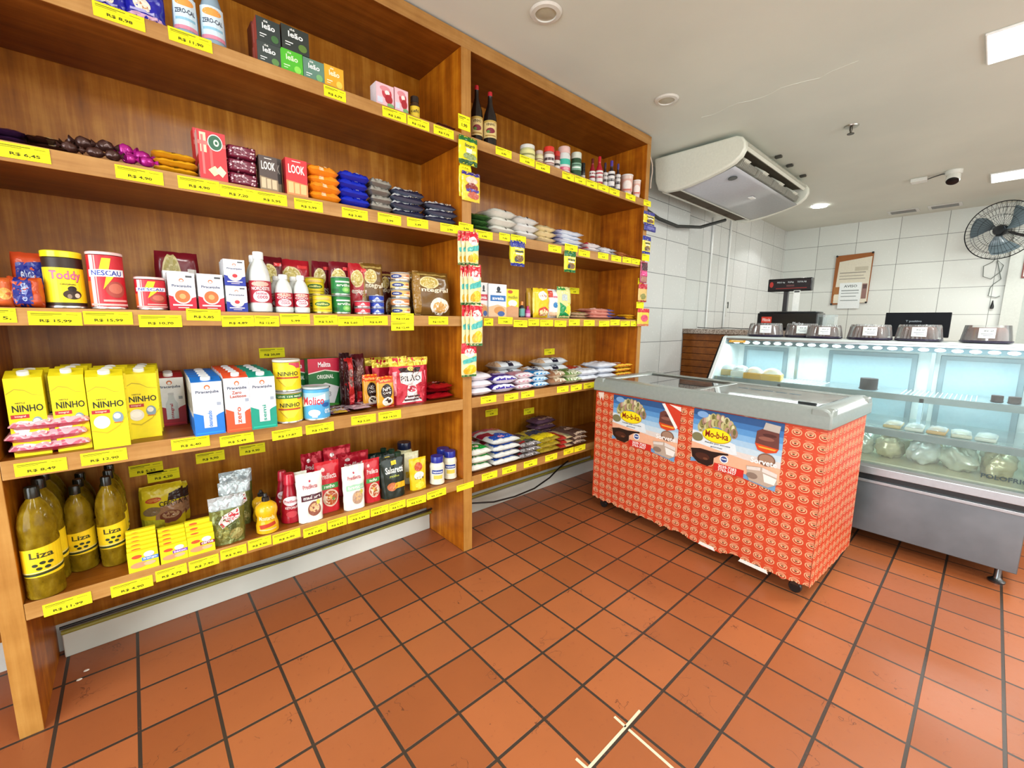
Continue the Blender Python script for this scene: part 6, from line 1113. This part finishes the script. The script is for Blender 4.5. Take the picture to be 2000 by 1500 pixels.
pile('seasoning_pack', 'packet', 'red and white small pack on the second shelf, %s one', 1146, 1174, z2, .02, 2, .034, '#e4dcdc', [('r', 0, 0, .15, 1, '#b81c34'), ('r', .4, .2, .8, .5, '#d87c84')], l=.12, seed=190, wr=.006)
pile('seasoning_pack', 'packet', 'white and dark small pack right of the red ones, %s one', 1172, 1206, z2, .02, 2, .028, '#dcdce0', [('r', .6, 0, 1, 1, '#3c2c2c'), ('r', .1, .3, .5, .5, '#a88c8c')], l=.12, seed=192, wr=.007)
pile('brown_sachet', 'sachet', 'orange-brown sachet on the second shelf, %s one', 1203, 1228, z2, .02, 2, .020, '#b87444', [('r', .2, .2, .8, .5, '#d8a478')], l=.11, seed=194, wr=.006)
pile('brown_sachet', 'sachet', 'orange-brown sachet at the right corner of the second shelf, %s one', 1224, 1246, z2, .02, 2, .016, '#b06838', [('r', .2, .2, .8, .5, '#d89c70')], l=.11, seed=196, wr=.006)
# middle shelf
QK = lambda c, w1: [('r', 0, 0, 1, 1, '#e6e8e8'), ('e', .55, .85, .1, .08, '#2c3440'), ('r', .42, .74, .7, .78, '#2c3440'), ('r', .1, .48, .95, .66, c), ('t', w1, .2, .52, .85, .62, '#e8eef4'), ('p', [(0, 0), (1, 0), (1, .3), (.5, .38), (0, .3)], '#d8b48c'), ('e', .6, .2, .3, .12, '#c88c4c'), ('e', .7, .1, .2, .08, '#3c5c9c')]
put(K_box, 'oat_box', 'white and pink oat box half hidden behind the hanging strips', 'box', 934, 953, 552, z3, .03, .05, '#e6e8e8', QK('#c83c50', 'aveia'))
put(K_box, 'oat_box', 'white oat box with blue band and a hat emblem', 'box', 954, 989, 555, z3, .02, .05, '#e6e8e8', QK('#2c6cb0', 'aveia'), [('r', 0, 0, 1, 1, '#d0d4d8')])
put(K_box, 'cereal_box', 'yellow cereal box with a white bowl beside the oat box', 'box', 989, 1013, 565, z3, .03, .045, '#e8d424', [('e', .3, .9, .2, .06, '#b8502c'), ('t', 'mucilon', .15, .66, .9, .78, '#7c7c2c'), ('e', .5, .5, .36, .12, '#ece8dc'), ('p', [(0, 0), (1, 0), (1, .36), (.4, .42), (0, .34)], '#c8946c')])
SMB = [(.9, 0), (1, .02), (1, .55), (.8, .68), (.4, .74), (.36, .76), (.46, .77), (.46, .98), (.4, 1)]
squeeze('tiny_bottle', 'tiny dark bottle with orange cap on the middle shelf', 1013, 1025, 589, 0, SMB, 3, '#2c2c34', '#e08c3c', [('r', 0, 0, 1, 1, '#5c9c94')], (.1, .55), z=z3, dp=.03, ar=1)
squeeze('tiny_bottle', 'tiny pink bottle on the middle shelf', 1025, 1036, 598, 0, SMB, 3, '#b83c84', '#b81c54', [('r', 0, 0, 1, .6, '#d8a0c0')], (.1, .55), z=z3, dp=.03, ar=1)
for i, (a, b, yt, d, c, A, lb) in enumerate(((1034, 1052, 563, .06, '#b8902c', [('r', .5, 0, 1, 1, '#5c3c1c')], 'narrow gold and brown bag seen edge on'), (1046, 1076, 563, .02, '#e4c424', [('e', .5, .74, .28, .16, '#e8e4d8'), ('t', 'farinha', .3, .70, .72, .78, '#a8344c'), ('e', .55, .2, .34, .16, '#c8402c'), ('e', .55, .17, .28, .12, '#e8dca8')], 'yellow bag with white badge'), (1072, 1100, 565, .04, '#e4e4e4', [('r', 0, .7, .3, 1, '#c8402c'), ('e', .5, .45, .16, .1, '#2c7cb8'), ('r', .1, .02, .9, .2, '#e4c09c'), ('r', .3, .7, .8, .76, '#c87c8c')], 'white bag with a blue spot'), (1093, 1119, 560, .02, '#dcd890', [('p', [(.1, 0), (.9, 0), (.5, .35), (.1, .5)], '#14904c'), ('r', .2, .55, .6, .75, '#b8c4c4'), ('r', 0, .88, .5, 1, '#2c8c3c'), ('p', [(.4, .2), (.7, .5), (.9, .4), (.8, .1)], '#f0dc3c')], 'cream bag with a green and yellow foot'))):
    put(K_pack, 'flour_bag', lb+' on the right bay middle shelf', 'bag', a, b, yt, z3, d, .05, c, A, seed=200+i, wr=.005, rx=-.03)
pile('biscuit_sachet', 'packet', 'flat beige speckled packet on the middle shelf, %s one', 1119, 1150, z3, .02, 2, .024, '#c8a888', [('r', .2, .1, .8, .4, '#8c9c5c'), ('e', .4, .5, .2, .1, '#7c3c2c')], l=.13, seed=206, wr=.006)
pile('sausage_pack', 'packet', 'salmon pink pack with blue end on the middle shelf, %s one', 1150, 1203, z3, .02, 3, .030, '#dc9888', [('p', [(.72, 0), (1, 0), (1, 1), (.8, 1)], '#2c54a0'), ('r', .1, .1, .6, .2, '#f0c0b0')], l=.15, under='#d88c7c', seed=208, wr=.005, dz=.024)
pile('blue_sachet', 'sachet', 'dark navy sachet near the right corner of the middle shelf%s', 1201, 1226, z3, .02, 1, .02, '#1c2860', [('r', .1, .2, .5, .5, '#5c7cb8')], l=.12, seed=210, wr=.006)
pile('yellow_sachet', 'sachet', 'golden yellow sachet at the right corner of the middle shelf, %s one', 1222, 1243, z3, .02, 2, .022, '#d8a020', [('r', .2, .2, .8, .4, '#e8c84c')], l=.11, seed=212, wr=.004)
# fourth shelf
pile('sugar_bag', 'bag', 'white sugar bag at the left end of the fourth shelf, %s one', 920, 963, z4, .01, 3, .050, '#e0dce4', [('r', .6, .4, 1, 1, '#c8a8bc')], l=.17, under='#e4e0e6', seed=220, wr=.004, dz=.043)
pile('sugar_bag', 'bag', 'white bag with violet top beside the sugar bags, %s one', 965, 1009, z4, .01, 2, .060, '#3c2c94', [('e', .55, .5, .3, .2, '#b8a8dc'), ('r', 0, 0, 1, .12, '#dcdcec')], l=.17, under='#dcdce8', seed=222, wr=.004, dz=.052)
pile('sugar_bag', 'bag', 'white bag with pink top on the fourth shelf, %s one', 1011, 1044, z4, .01, 3, .042, '#c88c9c', [('r', 0, 0, 1, .16, '#e4dce0')], l=.16, under='#e0d8dc', seed=224, wr=.004, dz=.036)
pile('sugar_bag', 'bag', 'white bag with bright blue top on the fourth shelf, %s one', 1045, 1074, z4, .01, 3, .042, '#1c84c8', [('r', 0, 0, 1, .16, '#c8dce8')], l=.16, under='#c4dcec', seed=226, wr=.004, dz=.036)
pile('grain_bag', 'bag', 'clear brown-topped grain bag on the fourth shelf, %s one', 1075, 1108, z4, .01, 2, .056, '#a87858', [('r', .3, 0, 1, .3, '#d8ccb4'), ('e', .5, .6, .3, .2, '#8c5c40')], l=.16, under='#ccc0a8', seed=228, wr=.010, kind='f', dz=.046)
pile('grain_bag', 'bag', 'clear green-topped grain bag on the fourth shelf, %s one', 1104, 1138, z4, .01, 2, .052, '#6c9048', [('r', .2, 0, 1, .25, '#d8dcc0'), ('e', .5, .6, .3, .2, '#88a86c')], l=.16, under='#ccd0b4', seed=230, wr=.008, kind='f', dz=.044)
pile('salt_bag', 'bag', 'white crumpled bag beside the freezer corner, %s one', 1134, 1172, z4, .01, 2, .050, '#dce0e8', [], l=.17, under='#d8dce8', seed=232, wr=.009, dz=.042)
pile('salt_bag', 'bag', 'white crumpled bag in the pile behind the freezer, %s one', 1168, 1206, z4, .02, 3, .045, '#dcdfe8', [], l=.19, under='#d4d8e4', seed=234, wr=.009, dz=.04)
pile('pasta_pack', 'packet', 'orange-red pack with yellow ends behind the freezer, %s one', 1206, 1242, z4, .03, 3, .036, '#c84a24', [('r', 0, 0, 1, .14, '#e8c040'), ('e', .4, .5, .3, .2, '#e0d0c0')], l=.18, under='#d8a82c', seed=236, wr=.004, dz=.034)
BK2 = [('p', [(.42, 0), (.62, 0), (.62, 1), (.42, 1)], '#1c1c30'), ('t', 'união', .44, .1, .6, .3, '#c8ccd8'), ('r', 0, 0, .14, 1, '#c0a080')]
for k_, (a, b, d, n, s_) in enumerate(((970, 1026, .20, 3, 240), (1028, 1066, .20, 2, 243), (1056, 1115, .22, 3, 246))):
    X, w_, _ = place(a, b, 750, z4, FY+d)
    def mk(lb): return K_flat('black_banded_bag', lb, 'bag', X, FY+d, z4+e, w_*.98, .13, .062, '#dce0e4', BK2, under='#d0d4d8', seed=s_, wr=.006, p=5, q=2.6)
    stack(mk, n, .052, 'white bag with black band, %s in the %s rear pile' % ('%s', ('left', 'middle', 'right')[k_]), jx=.01, jr=.06)
pile('red_snack_bag', 'bag', 'red and white bag in the back right of the black-banded bags, %s', 1112, 1142, z4, .24, 2, .045, '#b83428', [('e', .7, .3, .2, .2, '#e4dcd4')], l=.14, seed=250, wr=.007)
# bottom shelf
RG = [('p', [(0, .0), (1, 0), (1, .08), (0, .08)], '#dcdcd4'), ('p', [(0, .10), (1, .10), (1, .30), (.6, .38), (.3, .52), (0, .46)], '#148c34'), ('e', .45, .22, .12, .06, '#e0c8b8'), ('p', [(0, .56), (.4, .62), (1, .42), (1, .46), (.4, .68), (0, .6)], '#8cc89c'), ('r', 0, .86, 1, .9, '#b83c44')]
RB = [('p', [(0, .0), (1, 0), (1, .08), (0, .08)], '#dcdcd8'), ('p', [(.1, .1), (1, .1), (1, .24), (.5, .44), (.1, .3)], '#1c4ca8'), ('e', .45, .19, .12, .05, '#e090a4'), ('t', 'tio joão', .55, .15, .92, .21, '#dce4f4'), ('p', [(0, .4), (.35, .3), (.35, .56), (0, .62)], '#8c1c34'), ('p', [(0, .72), (1, .66), (1, 1), (0, 1)], '#b8505c'), ('r', 0, .8, .4, 1, '#1c6c94')]
RK = [('r', 0, .0, 1, .1, '#b8b4b4'), ('p', [(.05, .12), (.35, .14), (.35, .22), (.05, .2)], '#b83434'), ('t', 'kicaldo', .4, .13, .95, .22, '#3c4c30'), ('r', .2, .3, .9, .55, '#b0ac3c'), ('r', .0, .6, 1, .9, '#54484c')]
RY = [('r', 0, .0, 1, .08, '#8c7c20'), ('p', [(0, .1), (1, .1), (1, .42), (.5, .36), (0, .42)], '#e4cc1c'), ('p', [(.1, .48), (.9, .44), (.8, .72), (.2, .76)], '#34384c'), ('r', .3, .8, .9, .84, '#e0e0dc')]
pile('rice_bag', 'bag', 'white rice bag with green wave, %s of three beside the middle upright', 921, 962, z5, .01, 3, .06, '#d8d8cc', RG, l=.27, under='#dcd8c8', seed=260, wr=.006, dz=.047)
pile('rice_bag', 'bag', 'white rice bag with blue and dark red print, %s one', 966, 1018, z5, .01, 4, .052, '#cfd0cc', RB, l=.30, under='#dcd6c6', seed=263, wr=.006, dz=.044)
pile('bean_bag', 'bag', 'grey and yellow bean bag, %s of the pile right of the rice', 1018, 1056, z5, .01, 3, .045, '#7c7470', RK, l=.26, under='#8c8488', seed=267, wr=.008, kind='f', dz=.036)
pile('bean_bag', 'bag', 'yellow bean bag with dark label, %s of the pile', 1056, 1095, z5, .01, 3, .045, '#a89034', RY, l=.28, under='#d8c87c', seed=271, wr=.006, dz=.037)
pile('bean_bag', 'bag', 'dark blotchy bag lying at the back on the bottom shelf, %s one', 1046, 1086, z5, .22, 4, .05, '#4c3444', [('r', .2, .1, .9, .3, '#8c6c5c')], l=.13, seed=275, wr=.008, dz=.045)
pile('popcorn_pack', 'packet', 'red-striped yellow pack, %s one, right of the yellow beans', 1093, 1120, z5, .01, 3, .034, '#d8c090', [('r', 0, 0, .45, 1, '#b02c24'), ('r', .6, .05, .9, .3, '#8c8c6c')], l=.2, under='#b8402c', seed=279, wr=.004, dz=.03)
pile('brown_pack', 'packet', 'brown and beige pack at the right end of the bottom shelf, %s one', 1119, 1148, z5, .01, 3, .038, '#584038', [('r', .1, 0, .9, .1, '#c8b098'), ('e', .5, .5, .3, .1, '#b0907c')], l=.24, under='#c4a894', seed=282, wr=.005, dz=.033)

# ================= CAKES ON THE DISPLAY CASE =================
M_DOME = clear('cake_dome', (.97, .98, .98, 1), .15, .06, 1.8); ZC = gz1+.0205
def cake(lab, a, b, yt, Xd, col='#6a3a2a', flat_=False):
    ya, _ = onX(a, 640, Xd); yb_, _ = onX(b, 640, Xd); Yc = (ya+yb_)/2; r = abs(ya-yb_)/2; h = min(.11, onX((a+b)/2, yt, Xd)[1]-ZC)
    t_ = thing('packaged_cake', lab, 'cake', (Xd, Yc, ZC))
    MB().lathe([(r*.80, 0), (r*.98, .004), (r, .014), (r*.96, .018)], C('#241c34', 'g'), 36).build('tray', t_)
    m = MB(); n = 40
    m.grid(lambda u, v: (lambda rr, a_: (rr*math.cos(a_), rr*math.sin(a_), .018+(h*.72)*math.sin(min(1, v*1.15)*PI*.5) if v < .87 else .018+h*.72*(1-(v-.87)*2)))((r*(.76-.30*v**2)+.002*math.cos(16*2*PI*u)) if v < .87 else r*(.6-(v-.87)*2.6), 2*PI*u), 64, 12, C(col, 'x'))
    m.build('bundt_cake', t_)
    m = MB(); nr = 34
    def dome(u, v):
        a_ = 2*PI*u; rr = r*(.95-.14*v) if v < .8 else r*(.838-(v-.8)*4.1); rr = max(rr, .001)
        if v < .8 and not flat_: rr *= 1+.032*math.cos(nr*a_)
        z_ = .018+(h-.018)*min(1, v/.8) if v < .8 else h
        return (rr*math.cos(a_), rr*math.sin(a_), z_)
    m.grid(dome, nr*4, 10, M_DOME); m.build('clear_dome', t_, angle=60)
    m = MB(); wl = r*.7
    ang = math.atan2(-Yc, -Xd); 
    def lf(u, v, o): a_ = ang-(u-.5)*.62; rr = r*.975+o; return (rr*math.cos(a_), rr*math.sin(a_), h*.30+v*h*.55)
    art(m, [('r', 0, 0, 1, 1, '#e4ebe8'), ('t', 'R$ 18,90', .15, .6, .7, .8, '#5c6468'), ('r', .15, .4, .85, .46, '#8c9498'), ('r', .15, .22, .7, .28, '#8c9498')], lf, wl, h*.5, .02); m.build('paper_label', t_)
    return t_
for a, b, yt, Xd, lb in ((1462, 1531, 629, 3.93, 'leftmost of the clear-domed cakes on the display case'), (1534, 1601, 628, 4.03, 'clear-domed cake standing back, second from the left'), (1576, 1648, 635, 3.90, 'clear-domed cake with its label to the right, third from the left'), (1668, 1708, 631, 4.075, 'clear-domed cake mostly hidden at the back, behind the fourth'), (1656, 1747, 634, 3.90, 'wide clear-domed cake near the middle of the case'), (1749, 1847, 631, 3.94, 'clear-domed cake in front of the monitor'), (1876, 1987, 633, 3.94, 'rightmost packaged cake with a smooth clear cover')):
    cake(lb, a, b, yt, Xd, flat_=b > 1950)

# ================= INSIDE THE DISPLAY CASE =================
def tray(lab, a, b, Xd, col, i):
    ya = onX(a, 730, Xd)[0]; yb_ = onX(b, 730, Xd)[0]; w_ = abs(ya-yb_); Yc = (ya+yb_)/2
    t_ = thing('food_tray', lab, 'tray', (Xd, Yc, .9112), rz=.05*i)
    MB().box(-.07, -w_/2, 0, .07, w_/2, .05, C(col, 'g')).build('foam_tray', t_, bevel=.008)
    m = MB().grid(lambda u, v: (-.065+.13*u, (v-.5)*w_*.95, .052+.045*math.sin(PI*u)**.5*math.sin(PI*v)**.5+.004*nz(u*5, v*5, i)), 8, 8, clear('film', (.95, .97, .95, 1), .5, .1, 1)); m.build('film_cover', t_)
for i, (a, b, Xd, c, lb) in enumerate(((1410, 1442, 3.80, '#b89c5c', 'brownish food tray at the far left of the upper shelf'), (1432, 1462, 3.75, '#dcdcd0', 'white wrapped tray beside the brownish one'), (1456, 1490, 3.70, '#e0a82c', 'yellow-orange wrapped tray in the case'), (1488, 1528, 3.70, '#e4b43c', 'pale yellow wrapped tray, rightmost of the left group'))): tray(lb+' in the display case' if i < 2 else lb, a, b, Xd, c, i)
def dbox(lab, a, b, yt, Xd, col, z0=.9112):
    ya = onX(a, 750, Xd)[0]; yb_ = onX(b, 750, Xd)[0]; r = abs(ya-yb_)/2; h = max(.03, onX((a+b)/2, yt, Xd)[1]-z0)
    t_ = thing('dark_cake', lab, 'cake', (Xd, (ya+yb_)/2, z0))
    MB().lathe([(r*.8, 0), (r*.95, .006), (r*.95, .01)], C('#26222c', 'g'), 24).build('tray', t_)
    MB().grid(lambda u, v: (lambda a_, rr: (rr*math.cos(a_), rr*math.sin(a_), .01+h*.85*(v if v < .8 else .8+.04*(v-.8))))(2*PI*u, r*(.85+.02*nz(u*20, v*9, 1)) if v < .8 else r*.85*(1-(v-.8)*4.9)), 24, 14, C(col, 'x')).build('cake_body', t_)
dbox('dark chocolate cake alone in the middle of the upper case shelf', 1676, 1718, 732, 3.72, '#2a2426')
dbox('left dark round cake at the right end of the upper case shelf', 1938, 1968, 771, 3.70, '#3c2c2c')
dbox('right dark round cake at the right end of the upper case shelf', 1972, 2004, 774, 3.70, '#3c2a2a')
M_BAG = clear('frosty_bag', (.97, .98, .96, 1), .75, .25, 1.0)
for i in range(22):
    y = 1.42-.152*(i//2); x = 3.53+.25*(i % 2)
    m = MB(); s_ = i*3.1
    def bg(u, v, s_=s_):
        a_ = 2*PI*u; p_ = PI*(v-.5); c_ = max(0, math.cos(p_))**.7; k = 1+.35*nz(math.cos(a_)*1.8+s_, math.sin(a_)*1.8, v*3)+.15*nz(u*14+s_, v*11, 0)
        return (.098*c_*math.cos(a_)*k, .066*c_*math.sin(a_)*k, max(0, .062+.066*math.sin(p_)*k))
    m.grid(bg, 28, 18, C(('#d8dcc8', '#e0e4dc', '#d8cfa6')[i % 3], 'f')); o = m.build('frozen_food_bag', angle=80); o.location = (x, y, .5205); o.rotation_euler.z = .5*math.sin(i*2.2)
    tag(o, 'pale crumpled frozen food bag on the bottom deck of the display case', 'bag', 'frozen food bags in the display case')
for i in range(5):
    y = .36-.10*i; t_ = thing('food_tray', 'wrapped food tray on the lower case shelf, %s from the left' % HAND[i], 'tray', (3.60, y, .7062), rz=.1*math.sin(i*3))
    MB().box(-.09, -.042, 0, .09, .042, .02, C(('#d8b878', '#e4e0d0', '#d8a868', '#e0d8c0', '#dcdccc')[i], 'g')).build('foam_tray', t_, bevel=.006)
    MB().grid(lambda u, v: (-.085+.17*u, (v-.5)*.08, .022+.016*math.sin(PI*u)**.5*math.sin(PI*v)**.5+.003*nz(u*5, v*5, i)), 8, 8, clear('film', (.95, .97, .95, 1), .5, .1, 1)).build('film_cover', t_)
# fragments of plaster on the floor
for px_, py_ in ((169, 1311), (155, 1329)):
    x, y, _ = list(onZ(px_, py_, 0))+[0]; o = MB().lathe([(.004, 0), (.009, .002), (.007, .005), (.002, .006)], '#e4ddd0', 7, sy_=.6).build('floor_crumb'); o.location = (x, y, .001)
    tag(o, ('upper' if py_ < 1320 else 'lower')+' of two tiny white crumbs on the dark floor tile below the oil bottles', 'crumb')
# stretch film and cord seen at the shelf-end corner
tag(MB().tube([(3.118, 1.925, 2.62), (3.128, 1.91, 2.56), (3.12, 1.90, 2.50), (3.132, 1.915, 2.44), (3.122, 1.91, 2.38)], .004, C('#c8b8a8', 'g'), 6).build('loose_string'), 'loose pale string hanging at the top corner of the shelving unit', 'string')
